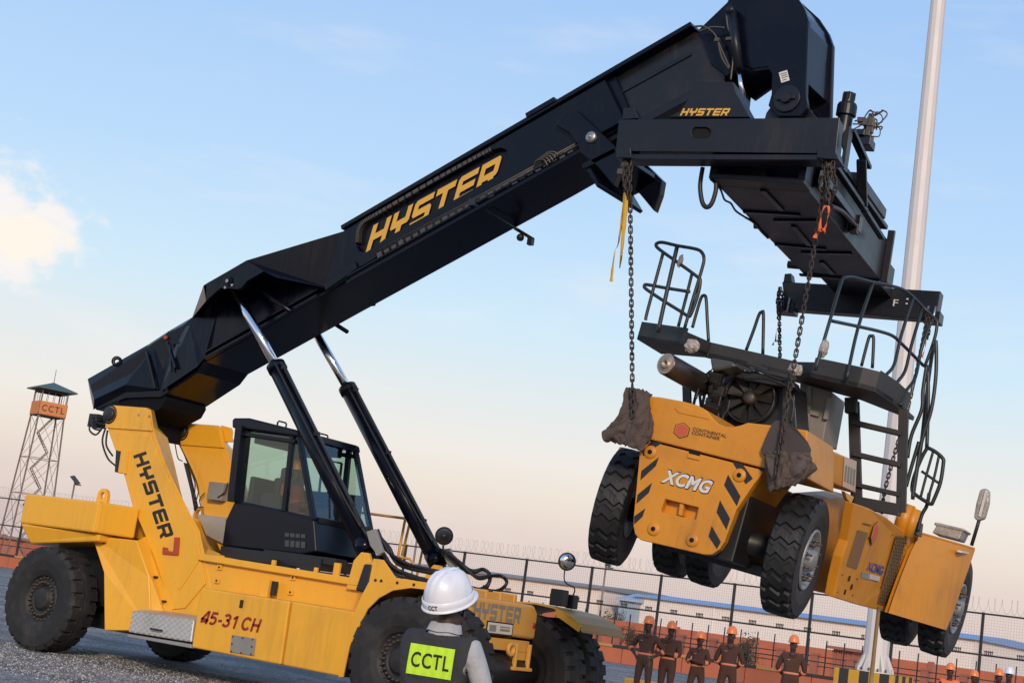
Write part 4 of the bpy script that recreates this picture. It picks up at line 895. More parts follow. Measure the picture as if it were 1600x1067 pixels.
# main telescopic beam
c4 = sz([(1118, 281), (1258, 285), (1370, 437), (1252, 430)], 0)
x0 = (c4[0].x + c4[3].x) / 2; x1 = (c4[1].x + c4[2].x) / 2; yn = (c4[0].y + c4[1].y) / 2; yf = (c4[2].y + c4[3].y) / 2
mb = MB(); bx(mb, x0, x1, yn + .3, yf, 0, .60); main = B('main_beam', mb, NAVY2, SP, .01)
mb = MB(); bx(mb, x0 - .02, x1 + .02, yn, yn + .3, .0, .06); bx(mb, x0 - .02, x0 + .06, yn, yn + .3, .06, .6); bx(mb, x1 - .06, x1 + .02, yn, yn + .3, .06, .6); bx(mb, x0 + .45, x0 + .62, yn + .12, yn + .3, .06, .58); B('beam_end', mb, NAVY2, main, .006)
mb = MB(); bx(mb, x0 - .10, x1 + .10, yn + .35, yf - .5, .602, .66); B('top_flange', mb, NAVY2, main, .006)
mb = MB()
for a, b in (((1162, 330), (1250, 335)), ((1210, 344), (1277, 344)), ((1211, 381), (1291, 388)), ((1253, 394), (1330, 395)), ((1192, 296), (1222, 327)), ((1240, 352), (1265, 382)), ((1284, 408), (1302, 427))):
    p, q = sz([a, b], 0); mb.bar(p + Vector((0, 0, -.012)), q + Vector((0, 0, -.012)), .07, .024)
B('rib', mb, NAVY, main, .003)
# telescopic inner beam with rubbed, rusty end
mb = MB(); bx(mb, x0 + .13, x1 - .13, yf - .4, 3.28, .07, .50); inn2 = B('telescopic_beam', mb, NAVY2, SP, .008)
mb = MB(); bx(mb, x1 - .10, x1 - .06, yf + .02, yf + .55, .05, .52); B('rubbing_plate', mb, RUST, inn2, .004)
mb = MB(); bx(mb, x1 + .003, x1 + .10, yf - .06, yf, -.02, .72); bx(mb, x0 - .05, x1 + .003, yf - .06, yf + .02, -.03, .0); B('beam_collar', mb, NAVY2, main, .006)
# valve gear and bars along the right flank
mb = MB(); bx(mb, x1 + .02, x1 + .12, yn + .5, yn + 2.2, .18, .28); bx(mb, x1 + .01, x1 + .16, yn + 2.2, yn + 2.32, .08, .3); bx(mb, x1 + .01, x1 + .1, yn + .4, yn + .5, .1, .4); B('slide_cylinder', mb, NAVY, main, .01)
mb = MB(); p = SF.at(1330, 328, 0, x1 + .1); q = SF.at(1325, 322, 0, x1 + .1); mb.tube(spline(sx([(1298, 322), (1315, 330), (1330, 345), (1336, 352)], x1 + .12)), .03, 8); mb.box(SF.at(1335, 358, 0, x1 + .1), (.1, .12, .12)); B('lock_bar', mb, NAVY2, main, .004)
# upright frame round the slewing gear
mb = MB()
def pbar(a, b, v, w=.10, d=.10): mb.bar(SF.at(*a, 0, v), SF.at(*b, 0, v), w, d)
fx = x1 + .16
pbar((1328, 200), (1318, 268), fx, .16, .05); pbar((1346, 250), (1348, 322), fx, .12, .05); pbar((1330, 204), (1356, 262), fx, .10, .05); pbar((1306, 262), (1352, 330), fx, .08, .05); pbar((1350, 328), (1378, 372), fx, .08, .05)
B('beam_frame', mb, NAVY2, SP, .006)
# slewing motor, valve block and hoses
mc = SF.at(1322, 178, 1, .75); mb = MB(); mb.lathe([(0, .34), (.075, .34), (.085, .32), (.085, .20), (.12, .19), (.135, .16), (.135, .02), (.10, 0), (.10, -.25), (0, -.25)], mc + Vector((0, 0, -.05)), (0, 0, 1), 24, smooth=False)
for k in range(6): mb.box(mc + Vector((.08 * cos(k), .08 * sin(k), .24)), (.02, .02, .10))
sm = B('slewing_motor', mb, NAVY2, SP)
vc = SF.at(1356, 190, 1, .75); mb = MB(); rv = random.Random(9)
for k in range(14): mb.box(vc + Vector((rv.uniform(-.09, .09), rv.uniform(-.1, .1), rv.uniform(-.34, .16))), (rv.uniform(.06, .13), rv.uniform(.06, .13), rv.uniform(.06, .13)))
tag(B('valve_block', mb, DSTEEL, SP, .006), kind='stuff')
mb = MB()
for k in range(9):
    a = vc + Vector((rv.uniform(-.2, .05), rv.uniform(-.1, .1), rv.uniform(-.25, .08))); b = vc + Vector((rv.uniform(.05, .18), rv.uniform(-.1, .1), rv.uniform(-.12, .16))); m_ = (a + b) / 2 + Vector((rv.uniform(0, .16), 0, rv.uniform(-.02, .2)))
    mb.tube(spline([a, m_, b]), .010, 6)
mb.tube(spline([vc + Vector((0, 0, .15)), vc + Vector((.16, 0, .10)), vc + Vector((.19, 0, .0)), vc + Vector((.12, 0, -.02))]), .008, 6); mb.tube(spline([vc + Vector((0, 0, -.1)), vc + Vector((.16, 0, -.08)), vc + Vector((.18, 0, -.2)), vc + Vector((.05, 0, -.2))]), .008, 6)
B('hose', mb, DSTEEL, SP)
mb = MB(); mb.box(SF.at(1352, 225, 1, .75), (.2, .3, .12)); mb.box(SF.at(1340, 212, 1, .7), (.25, .3, .08)); B('valve_shelf', mb, NAVY2, SP, .01)
# slew table and fork that takes the head pivot
pv = SF.loc(W(1230, 155, 17.7)); mb = MB()
for yy in (pv.y + .14, pv.y + .80):
    A = [(pv.x - .42, .6), (pv.x - .30, pv.z - .15), (pv.x - .16, pv.z + .12), (pv.x + .10, pv.z + .16), (pv.x + .24, pv.z - .05), (pv.x + .52, pv.z - .30), (pv.x + .62, .6)]
    mb.prism([Vector((x, yy, z)) for x, z in A], (0, .07, 0))
bx(mb, pv.x - .5, pv.x + .65, pv.y - .2, pv.y + 1.2, .6, .9); B('slew_fork', mb, NAVY2, SP, .012)
mb = MB(); bx(mb, x0 - .15, x1 + .12, pv.y - .3, pv.y + 1.3, .66, .80); mb.cyl(Vector((pv.x, pv.y + .5, .55)), Vector((pv.x, pv.y + .5, .95)), .62, 32); B('slew_table', mb, NAVY2, SP, .01)
# hose loop and cable under the left flank, rollers
mb = MB(); mb.tube(spline(sy([(1098, 262), (1094, 290), (1097, 315), (1104, 324), (1112, 318), (1118, 300), (1119, 286)], yn + .05), 8), .028, 8); mb.tube(spline(sz([(1110, 280), (1125, 295), (1132, 312), (1142, 318), (1150, 330), (1165, 340)], -.01), 5), .013, 6); mb.tube(spline(sz([(1165, 340), (1178, 348), (1190, 362), (1200, 372)], -.01), 5), .016, 6); B('hose', mb, HOSE, main)
mb = MB(); 
for p in ((1183, 356), (1235, 418)): q = SF.at(*p, 2, .02); mb.cyl(Vector((q.x - .04, q.y, .06)), Vector((x0 + .05, q.y, .06)), .055, 14)
B('stay', mb, BLK, main)
# far end beam
FB = 3.3
mb = MB(); mb.prism(sy([(1222, 440), (1470, 455), (1462, 500), (1226, 482)], FB), (0, .26, 0)); fb = B('end_beam', mb, NAVY2, SP, .01)
mb = MB(); mb.prism(sy([(1226, 428), (1236, 427), (1238, 441), (1224, 440)], FB), (0, .2, 0)); B('guide_post', mb, NAVY2, fb, .006)
O = SF.at(1395, 478, 1, FB - .004); mb = MB(); text(mb, 'F', O, Vector((.07, 0, 0)), Vector((0, 0, .10)), (0, .003, 0)); q = SF.at(1416, 468, 1, FB - .003); bx(mb, q.x, q.x + .03, q.y, q.y + .002, q.z, q.z + .02); bx(mb, q.x, q.x + .03, q.y, q.y + .002, q.z - .07, q.z - .05); B('lettering', mb, DECALW, fb)
for p in ((1228, 478), (1455, 492)):
    q = SF.at(*p, 1, FB); mb = MB(); bx(mb, q.x - .13, q.x + .13, FB - .02, FB + .28, q.z - .10, q.z + .06); tb = B('twistlock_housing', mb, NAVY2, fb, .008)
    mb = MB(); mb.tube([q + Vector((-.05, -.03, .12)), q + Vector((-.05, -.07, -.1)), q + Vector((.05, -.07, -.1)), q + Vector((.05, -.03, .12))], .018, 7); B('shackle', mb, STEEL, tb)

# ================================================================== CHAINS
lk = MB(); pth = []
for i in range(5): a = -pi / 2 + pi * i / 4; pth.append(Vector((.0195 * cos(a), 0, 0)) * 0 + Vector((.020 * sin(a), 0, .029 + .020 * cos(a))))
for i in range(5): a = pi / 2 + pi * i / 4; pth.append(Vector((.020 * sin(a), 0, -.029 + .020 * cos(a))))
lk.tube(pth, .0088, 6, closed=True); LINK = lk.mesh('link'); CHM = pbr('chain_steel', (.050, .040, .034), .55, .55, .3, 20, dirt=(.10, .06, .04), dirt_amt=.5, dirt_scale=12); LINK.materials.append(CHM)
def chain(label, paths, pitch=.062):
    root = empty('lifting_chain', paths[0][0], label, 'chain', 'lifting chains between spreader and hanging machine')
    for path in paths:
        P = spline(path, 8) if len(path) > 2 else [Vector(path[0]), Vector(path[1])]
        acc = 0.0; k = 0; d = 0.0; i = 0; tot = sum((P[j + 1] - P[j]).length for j in range(len(P) - 1)); n = int(tot / pitch)
        for m in range(n + 1):
            t = m * pitch; j = 0
            while j < len(P) - 2 and t > (P[j + 1] - P[j]).length: t -= (P[j + 1] - P[j]).length; j += 1
            dd = (P[j + 1] - P[j]); c = P[j] + dd.normalized() * t
            q = dd.normalized().to_track_quat('Z', 'Y') @ Quaternion((0, 0, 1), (0.4 if m % 2 else 0.4 + pi / 2) + random.uniform(-.15, .15))
            o = bpy.data.objects.new('link', LINK); col.objects.link(o); o.parent = root; o.location = c - OFF[root.name]; o.rotation_mode = 'QUATERNION'; o.rotation_quaternion = q
    return root
# ================================================================== HANGING CONTAINER HANDLER
TF = Frame(-.004, .160, .120, (-8.118, 16.353, 2.163))
TR = TF.root('container_handler', 'orange container handler without its mast, slung from four chains', 'container handler')
def ty(pts, v): return [TF.at(x, y, 1, v) for x, y in pts]
def tz_(pts, v): return [TF.at(x, y, 2, v) for x, y in pts]
def tx(pts, v): return [TF.at(x, y, 0, v) for x, y in pts]
def c5(pts): return [(900 + x / 4, 580 + y / 4) for x, y in pts]
def c6(pts): return [(1200 + x / 4, 640 + y / 4) for x, y in pts]
YB = -.80
# counterweight: lower pressing with pockets, upper band
low = [(1001.5, 686), (1195, 735), (1178, 756), (1150, 797), (1132, 846), (1124, 858), (1112, 866), (1100, 866), (1000, 843), (992, 834), (989.5, 822), (990, 806)]
pocket = c5([(556, 797), (765, 850), (748, 924), (735, 926), (532, 878), (530, 868)])
mb = MB(); mb.prism(ty(low, YB), (0, .12, 0), 0, [ty(pocket, YB)]); cwt = B('counterweight', mb, ORG, TR, .016, seg=3)
mb = MB(); A = ty([(1003, 688), (1192, 736), (1176, 756), (1148, 797), (1129, 846), (1112, 862), (1000, 839), (992, 820)], YB + .125); Bk = [Vector((p.x * 1.0, .55, p.z)) for p in A]; mb.loft(A, Bk); B('ballast_block', mb, ORG, cwt, .02)
mb = MB(); pk = ty(c5([(648, 825), (672, 832), (660, 902), (638, 896)]), YB + .01); mb.prism(pk, (0, .11, 0)); B('pocket_divider', mb, ORG, cwt, .006)
band = [(1003, 618), (1030, 620), (1068, 627), (1090, 633), (1104, 641), (1113, 652), (1122, 661), (1133, 666), (1146, 666.5), (1157, 664), (1168, 660), (1205, 664), (1262, 672), (1262, 748), (1195, 731.5), (1000, 682.5)]
mb = MB(); A = ty(band, YB - .01); mb.loft(A, [Vector((p.x, .35, p.z)) for p in A]); bnd = B('hood_band', mb, ORG, cwt, .018, seg=3)
mb = MB(); A = ty([(1053, 637), (1062, 632), (1100, 646), (1110, 656), (1060, 645)], YB - .02); mb.prism(A, (0, .02, 0)); B('hood_lip', mb, ORG, bnd, .008)
# hazard stripes
mb = MB()
for pts in ([(470, 437), (535, 447), (418, 530), (414, 500)], [(518, 535), (498, 592), (402, 680), (408, 622)], [(475, 695), (455, 758), (376, 828), (385, 770)], [(433, 855), (415, 908), (364, 955), (364, 905)],
            [(975, 562), (1040, 578), (1105, 670), (1060, 705)], [(950, 645), (1028, 780), (1005, 842), (925, 710)], [(900, 805), (963, 920), (940, 990), (878, 880)], [(848, 965), (905, 1065), (880, 1110), (828, 1030)], [(1143, 609), (1180, 620), (1164, 634)]):
    mb.prism(ty(c5(pts), YB - .0035), (0, .003, 0))
B('stripe', mb, DECALK, cwt)
mb = MB(); mb2 = MB()
for x, y in ((466, 505), (1022, 650), (486, 985), (727, 1055)):
    p = TF.at(900 + x / 4, 580 + y / 4, 1, YB); mb.lathe([(0, -.022), (.062, -.022), (.075, -.012), (.08, 0)], p, (0, 1, 0), 20); mb2.lathe([(0, -.025), (.028, -.025), (.028, 0)], p, (0, 1, 0), 12)
B('bolt', mb, ORG, cwt); B('bolt', mb2, VOID, cwt)
mb = MB(); mb.prism(ty(c5([(710, 482), (780, 500), (770, 540), (702, 522)]), YB - .006), (0, .005, 0)); B('slot', mb, VOID, cwt); mb = MB(); mb.prism(ty(c5([(697, 510), (770, 530), (772, 556), (694, 538)]), YB - .02), (0, .018, 0)); B('latch_lip', mb, ORG, cwt, .004)
# lettering and badge
O = TF.at(*c5([(530, 692)])[0], 1, YB - .007); U = TF.at(*c5([(838, 770)])[0], 1, YB - .007) - O; V = Vector((0, 0, .155))
mb = MB(); text(mb, 'XCMG', O + Vector((-.012, .003, -.012)), U * 1.04, V * 1.16, (0, .003, 0), bold=.06, shear=.25, sp=1.06); B('lettering', mb, DECALK, cwt)
mb = MB(); text(mb, 'XCMG', O + Vector((0, -.001, 0)), U, V, (0, .003, 0), bold=.035, shear=.25, sp=1.06); B('lettering', mb, DECALW, cwt)
def hexbadge(parent, c, uu, vv, dep):
    for s, m, d in ((1.0, DECALK, 0), (.90, ORG, 1), (.80, pbr('badge_red', (.50, .085, .035), .5, 0, .1), 2)):
        mb = MB(); mb.prism([c + uu * (sin(k * pi / 3) * s) + vv * (cos(k * pi / 3) * s) + dep * d for k in range(6)], dep * .9); B('badge', mb, m, parent)
hexbadge(bnd, TF.at(*c5([(661, 370)])[0], 1, YB - .013), Vector((.105, 0, 0)), Vector((0, 0, .095)), Vector((0, -.003, 0)))
O = TF.at(*c5([(727, 368)])[0], 1, YB - .013); U = TF.at(*c5([(938, 416)])[0], 1, YB - .013) - O; mb = MB(); text(mb, 'CONTINENTAL', O, U, Vector((0, 0, .038)), (0, -.003, 0), bold=.012)
O = TF.at(*c5([(721, 392)])[0], 1, YB - .013); U = TF.at(*c5([(897, 432)])[0], 1, YB - .013) - O; text(mb, 'CONTAINER', O, U, Vector((0, 0, .038)), (0, -.003, 0), bold=.012); B('lettering', mb, pbr('brown_lettering', (.06, .035, .02), .5), bnd)
# wing over the rear right wheel, and its twin on the left
wg = c6([(255, 175), (285, 190), (360, 235), (470, 285), (555, 320), (545, 525), (470, 492), (400, 462), (330, 432), (240, 405)])
A = tx(wg, 1.15); mb = MB(); mb.loft(A, [Vector((.6, p.y, p.z)) for p in A]); w_ = B('wing', mb, ORG, TR, .03, seg=3)
mb = MB(); A = tx(c6([(478, 292), (553, 322), (545, 515), (465, 478)]), 1.156); mb.prism(A, (.003, 0, 0)); B('sticker', mb, pbr('pale_sticker', (.62, .47, .36), .6, 0, .1), w_)
mb = MB()
for k in range(4): mb.prism(tx(c6([(485 + k * 17, 345 + k * 8), (495 + k * 17, 350 + k * 8), (487 + k * 17, 450 + k * 8), (477 + k * 17, 444 + k * 8)]), 1.161), (.003, 0, 0))
B('stripe', mb, GREYP, w_)
# wheels
TY2 = tyre_mesh(.70, .355, .33, 24, .034, zig=.16, full=True); TY2.materials.append(RUB2)
rim2 = MB(); ringed(rim2, [(-.165, .355), (-.185, .35), (-.185, .325), (-.13, .305), (-.12, .27), (-.15, .255), (-.155, .20), (-.11, .19), (-.11, .14), (-.22, .12), (-.235, .10), (-.235, 0)], 40); ringed(rim2, [(.16, .34), (.14, .2), (.10, .15), (.10, 0)], 40)
RIM2 = rim2.mesh('rim'); RIM2.materials.append(RIMS)
bm2 = MB()
for i in range(10):
    a = 2 * pi * i / 10; bm2.cyl((.225 * sin(a), -.235, .225 * cos(a)), (.225 * sin(a), -.14, .225 * cos(a)), .016, 6); bm2.cyl((.225 * sin(a), -.18, .225 * cos(a)), (.225 * sin(a), -.14, .225 * cos(a)), .028, 6)
NUT2 = bm2.mesh('wheel_nuts'); NUT2.materials.append(DSTEEL)
for x, y in ((-1.13, 0), (1.15, 0), (-2.0, 4.76), (-1.46, 4.76), (1.46, 4.76), (2.0, 4.76)):
    w = wheel(TR, Vector((x + (.06 if x < -1.0 and y == 0 else 0), y, .70)), TY2, RIM2, NUT2, (pi / 2 if x > 0 else -pi / 2) + (radians(11 if x < 0 else 3) if y == 0 else 0), random.uniform(0, 6))
mb = MB(); mb.cyl((-1.1, 0, .7), (1.1, 0, .7), .14, 14); mb.cyl((-1.9, 4.76, .7), (1.9, 4.76, .7), .2, 14); B('stay', mb, BLK, TR)
mb = MB(); bx(mb, -.62, .62, -.5, 5.2, .42, 1.45); bx(mb, -.9, .9, 4.2, 5.4, .5, 1.5); bx(mb, -.5, .9, .2, 1.0, .36, .5); B('chassis', mb, BLK, TR, .02)
# side body panel, front fender
SPX0, SPX1 = 1.48, 1.72
pt = lambda x, y, v: TF.at(x, y, 0, v)
def side_quad(pts, thick=.12):
    A = []
    for x, y in pts: v = SPX0 + (SPX1 - SPX0) * max(0, min(1, (x - 1310) / 105)); A.append(pt(x, y, v))
    return A
pan = [(1335, 786), (1358, 794), (1385, 808), (1410, 828), (1436, 836), (1424, 862), (1408, 905), (1397, 940), (1390, 957), (1345, 946), (1303, 933), (1308, 905), (1316, 870), (1325, 845)]
A = side_quad(pan); mb = MB(); mb.loft(A, [p + Vector((-.12, .0, 0)) for p in A]); sp_ = B('side_panel', mb, ORG, TR, .012)
for s in (-1,):
    mb = MB(); bx(mb, -1.7, -1.4, .9, 3.6, .40, 1.45); B('side_panel', mb, ORG, TR, .02)
def dec(pts, name, mat, lift=.004, th=.004, par=None):
    A = [p + Vector((lift, -.001, 0)) for p in side_quad(pts)]; mb = MB(); mb.prism(A, (th, 0, 0)); return B(name, mb, mat, par or sp_)
PERF = pbr('perforated_sheet', (.16, .085, .025), .6, 0, .2, 8)
dec(c6([(800, 785), (866, 796), (800, 1025), (755, 1230), (680, 1210), (730, 1030)]), 'perforated_strip', PERF)
# rows of punched holes
mb = MB()
for i in range(20):
    for j in range(5):
        u = (j + .5 + (.25 if i % 2 else -.25)) / 5; v = (i + .5) / 20
        top = Vector((800, 790)).lerp(Vector((866, 800)), u); bot = Vector((684, 1205)).lerp(Vector((752, 1222)), u); q = top.lerp(bot, v) + Vector((-10, 0)) * sin(pi * v) * -1
        x, y = c6([(q.x, q.y)])[0]; p = side_quad([(x, y)])[0] + Vector((.010, -.002, 0)); mb.add([p + Vector((0, d * .028, e * .017)) for d, e in ((-1, 0), (0, -1), (1, 0), (0, 1))], [(0, 1, 2, 3)])
tag(B('punched_holes', mb, VOID, sp_), kind='stuff')
dec(c6([(558, 750), (622, 768), (552, 995), (488, 975)]), 'grille', pbr('mesh_grille', (.22, .115, .045), .7, 0, .2, 30, .4, 200))
c = side_quad(c6([(665, 770)]))[0] + Vector((.004, 0, 0)); hexbadge(sp_, c, Vector((0, .17, 0)), Vector((0, 0, .155)), Vector((.003, 0, 0)))
BLU = pbr('blue_lettering', (.035, .06, .22), .5)
def sidetext(s, a, b, h, mat, bold=.02):
    O = side_quad(c6([a]))[0] + Vector((.006, -.002, 0)); U = side_quad(c6([b]))[0] + Vector((.006, -.002, 0)) - O; mb = MB(); text(mb, s, O, U, Vector((0, 0, h)), (.003, 0, 0), bold=bold); B('lettering', mb, mat, sp_)
sidetext('XCMG', (612, 1000), (712, 1030), .11, BLU, .02); dec(c6([(634, 1024), (697, 1040), (692, 1070), (630, 1056)]), 'sticker', pbr('worn_white_sticker', (.52, .48, .44), .6, 0, .35, 30)); sidetext('CONTINENTAL', (585, 715), (640, 728), .022, pbr('brown_lettering2', (.08, .045, .02), .5), 0)
dec(c6([(585, 1012), (632, 1022), (628, 1060), (580, 1048)]), 'sticker', GREYP)
mb = MB()
for x, y in ((505, 1052), (520, 1104), (478, 1136)):
    p = side_quad(c6([(x, y)]))[0] + Vector((.006, 0, 0)); bx(mb, p.x, p.x + .006, p.y - .03, p.y + .03, p.z - .03, p.z + .03)
B('slot', mb, VOID, sp_)
mb = MB()
for x, y in ((462, 1030), (555, 1055), (430, 1138), (527, 1157), (625, 800), (775, 780), (770, 1000), (703, 1105), (935, 838)):
    p = side_quad(c6([(x, y)]))[0]; mb.cyl(p, p + Vector((.012, 0, 0)), .009, 6)
B('bolt', mb, BLK, sp_)
# front wheel fender
FX2 = 2.20
Lf = [(1437, 834), (1423, 862), (1408, 900), (1397, 930), (1388, 957)]; Rf = [(1520, 858), (1511, 884), (1500, 915), (1488, 950), (1475, 983)]
rows = []
for (a, b) in zip(Lf, Rf):
    p = pt(*a, 1.76); q = pt(*b, FX2); rows.append([p.lerp(q, t / 6) + Vector((.10 * sin(pi * t / 6 * .9), 0, 0)) for t in range(7)])
mb = MB(); n7 = 7; vs_ = [p for r in rows for p in r]; vb = [p + Vector((-.05, .01, 0)) for p in vs_]
mb.add(vs_, [(i * n7 + j, i * n7 + j + 1, (i + 1) * n7 + j + 1, (i + 1) * n7 + j) for i in range(4) for j in range(6)], 0, True)
mb.add(vb, [(i * n7 + j, (i + 1) * n7 + j, (i + 1) * n7 + j + 1, i * n7 + j + 1) for i in range(4) for j in range(6)], 0, True)
for e in ([0, 1, 2, 3, 4, 5, 6], [28, 29, 30, 31, 32, 33, 34], [6, 13, 20, 27, 34]): mb.add([vs_[k] for k in e] + [vb[k] for k in e], [(k, k + 1, len(e) + k + 1, len(e) + k) for k in range(len(e) - 1)])
fd = B('fender', mb, ORG, TR)
A = [rows[0][0], rows[0][3], rows[0][6]]
mb = MB(); T = [A[0], A[1], A[2]]; In = [Vector((1.0, T[0].y, T[0].z + .01)), Vector((1.0, T[2].y, T[2].z + .02))]
mb.loft([T[0], T[1], T[2], In[1], In[0]], [p + Vector((0, 0, .03)) for p in (T[0], T[1], T[2], In[1], In[0])]); B('fender_top', mb, ORG, fd, .01)
mb = MB(); mb.prism([p + Vector((.006, 0, 0)) for p in [pt(x, y, FX2 - .06) for x, y in c6([(1183, 875), (1255, 888), (1245, 898), (1178, 885)])]], (.06, 0, 0)); B('reflector', mb, DECALW, fd)
mb = MB(); bx(mb, -2.2, -1.0, 3.9, 5.5, 1.45, 1.50); bx(mb, -2.22, -2.16, 3.9, 5.5, .8, 1.45); B('fender', mb, ORG, TR, .01)
# inner body seen through the rear wheel arch
mb = MB(); A = tx([(1272, 780), (1333, 775), (1318, 860), (1304, 930), (1268, 922), (1262, 850)], .92); mb.loft(A, [Vector((.6, p.y, p.z)) for p in A]); B('inner_panel', mb, ORG, TR, .01)
mb = MB(); A = tx(c6([(480, 510), (540, 545), (520, 590), (495, 560)]), 1.42); mb.prism(A, (-.05, 0, 0)); B('hinge_bracket', mb, YEL2, TR, .01)
# step tubes, exhaust box, wrapped lamp
mb = MB()
for a, b, r in (((1419, 788), (1405, 834), .10), ((1431, 795), (1417, 838), .07), ((1378, 822), (1408, 832), .08)): mb.cyl(TF.at(*a, 1, 2.6), TF.at(*b, 1, 2.6), r, 18)
B('step_tube', mb, ORG, TR)
mb = MB(); mb.prism(ty([(1424, 812), (1436, 814), (1433, 836), (1422, 832)], 2.7), (0, .3, 0)); B('step_block', mb, BLK, TR, .01)
WRAP = pbr('crumpled_wrap', (.36, .33, .30), .35, 0, .35, 14, .5, 30, dirt=(.10, .07, .06), dirt_amt=.8, dirt_scale=5)
mb = MB(); mb.prism(ty([(1466, 816), (1506, 826), (1498, 843), (1456, 832)], 4.6), (0, .5, 0)); mb.prism(ty([(1460, 815), (1508, 826), (1506, 830), (1459, 820)], 4.58), (0, .55, 0)); B('wrapped_box', mb, WRAP, TR, .02)
mb = MB(); mb.tube([TF.at(1518, 852, 1, 4.6), TF.at(1527, 822, 1, 4.6), TF.at(1531, 808, 1, 4.6)], .025, 8); lst = B('lamp_stalk', mb, BLK, TR)
mb = MB(); A = ty([(1531, 764), (1540, 762), (1546, 766), (1545, 785), (1538, 810), (1526, 813), (1521, 808), (1525, 785)], 4.55); mb.loft(A, [p + Vector((0, .14, 0)) for p in A]); B('wrapped_lamp', mb, WRAP, lst, .03)
mb = MB()
for k in range(12): p = TF.at(1541 - k * .9, 768 + k * 3.3, 1, 4.53); mb.add([p + Vector((d * .018, -.004, e * .018)) for d, e in ((-1, -1), (1, -1), (1, 1), (-1, 1))], [(0, 1, 2, 3)])
tag(B('lamp_lens', mb, DECALW, lst), kind='stuff')
# walkway deck
ZD = 2.85
eg = tz_([(995, 530), (1067, 541), (1105, 557), (1240, 588), (1266, 589), (1340, 605), (1367, 612), (1395, 630), (1415, 647)], ZD)
back = [Vector((eg[-1].x, eg[-1].y + .5, ZD)), Vector((.9, 1.9, ZD)), Vector((-1.0, 1.2, ZD)), Vector((eg[0].x, eg[0].y + .9, ZD))]
DK = pbr('deck_black', (.020, .020, .022), .55, 0, .2, 3, dirt=(.05, .043, .038), dirt_amt=.5)
mb = MB(); A = eg + back; mb.loft(A, [p + Vector((0, 0, .06)) for p in A]); dk = B('walkway', mb, DK, TR, .006)
def kick(i, j, h, name='kick_plate'):
    mb = MB()
    for k in range(i, j): a, b = eg[k], eg[k + 1]; mb.loft([a, b, b + Vector((0, .03, 0)), a + Vector((0, .03, 0))], [p + Vector((0, -.0, h)) for p in (a, b, b + Vector((0, .03, 0)), a + Vector((0, .03, 0)))])
    return B(name, mb, DK, dk, .004)
kick(0, 1, .24); kick(1, 4, .19); kick(4, 6, .25); kick(6, 8, .27)
mb = MB(); mb.loft([eg[0], eg[0] + Vector((.03, 0, 0)), back[3] + Vector((.03, 0, 0)), back[3]], [p + Vector((0, 0, .24)) for p in (eg[0], eg[0] + Vector((.03, 0, 0)), back[3] + Vector((.03, 0, 0)), back[3])]); B('kick_plate', mb, DK, dk)
# guard rails
RAIL = pbr('rail_black', (.016, .022, .024), .4, 0, .2, 4)
mb = MB()
def yedge(x): return max(.05, min(2.4, .12 + max(0, x - 1285) / 130 * 1.9)) if x > 1200 else .28
def rl(pts, v=None, r=.022, n=5): mb.tube(spline([TF.at(x, y, 1, (yedge(x) if v is None else v)) for x, y in pts], n), r, 7)
rl([(1009, 500), (1012, 485), (1036, 396)], .28); rl([(1028, 520), (1044, 447), (1058, 386)], .30, .028); rl([(1070, 512), (1082, 470), (1097, 420), (1100, 404), (1096, 394), (1086, 389), (1058, 384), (1036, 379), (1027, 380), (1025, 384), (1032, 391), (1056, 408), (1089, 432), (1094, 440), (1090, 462), (1080, 490), (1075, 494), (1066, 488), (1040, 472), (1010, 452), (1007, 446), (1012, 445), (1040, 450), (1078, 456)], .30); rl([(1060, 510), (1072, 465), (1082, 425)], .75)
rl([(1082, 512), (1088, 490), (1095, 467), (1099, 462), (1103, 466), (1105, 500), (1107, 533)], 1.1); rl([(1166, 547), (1178, 515), (1186, 492), (1190, 488), (1193, 492), (1192, 553)], 1.2); rl([(1346, 572), (1357, 530), (1361, 525), (1365, 530), (1363, 575)], 2.4)
rl([(1274, 578), (1297, 500), (1315, 440), (1320, 434), (1332, 433), (1360, 440), (1390, 446), (1415, 455), (1440, 478), (1462, 500), (1464, 508), (1460, 530), (1447, 567), (1443, 571), (1438, 566), (1408, 536), (1395, 525), (1375, 518), (1340, 510), (1297, 501)])
rl([(1323, 592), (1340, 515), (1364, 442)]); rl([(1377, 608), (1384, 587), (1397, 570), (1408, 525), (1427, 465)]); rl([(1392, 622), (1400, 600), (1414, 580), (1424, 540), (1441, 482)]); rl([(1407, 634), (1415, 612), (1430, 590), (1440, 545), (1456, 500)])
# tall hand rails beside the ladder and the gate
rl([(1462, 532), (1463, 550), (1462, 590), (1455, 640), (1440, 690), (1428, 760), (1426, 776)], 2.3, .025); rl([(1426, 780), (1432, 740), (1440, 690), (1450, 600), (1458, 545), (1463, 532)], 2.45, .025); rl([(1448, 570), (1442, 610), (1440, 640), (1424, 680), (1418, 715)], 2.3, .025); rl([(1450, 575), (1450, 640), (1448, 700)], 2.35, .025); rl([(1416, 760), (1424, 730), (1436, 690)], 2.3, .025); rl([(1434, 830), (1440, 805), (1448, 790), (1452, 770)], 2.7, .025)
rl([(1449, 699), (1462, 706), (1473, 716), (1474, 724), (1469, 755), (1458, 783), (1455, 787), (1448, 784), (1430, 772), (1425, 764), (1428, 745), (1440, 715), (1449, 699)], 2.6, .025); rl([(1458, 705), (1448, 740), (1438, 778)], 2.6, .018); rl([(1467, 712), (1459, 748), (1448, 784)], 2.6, .018); rl([(1440, 736), (1466, 754)], 2.6, .018)
B('rail', mb, RAIL, TR)
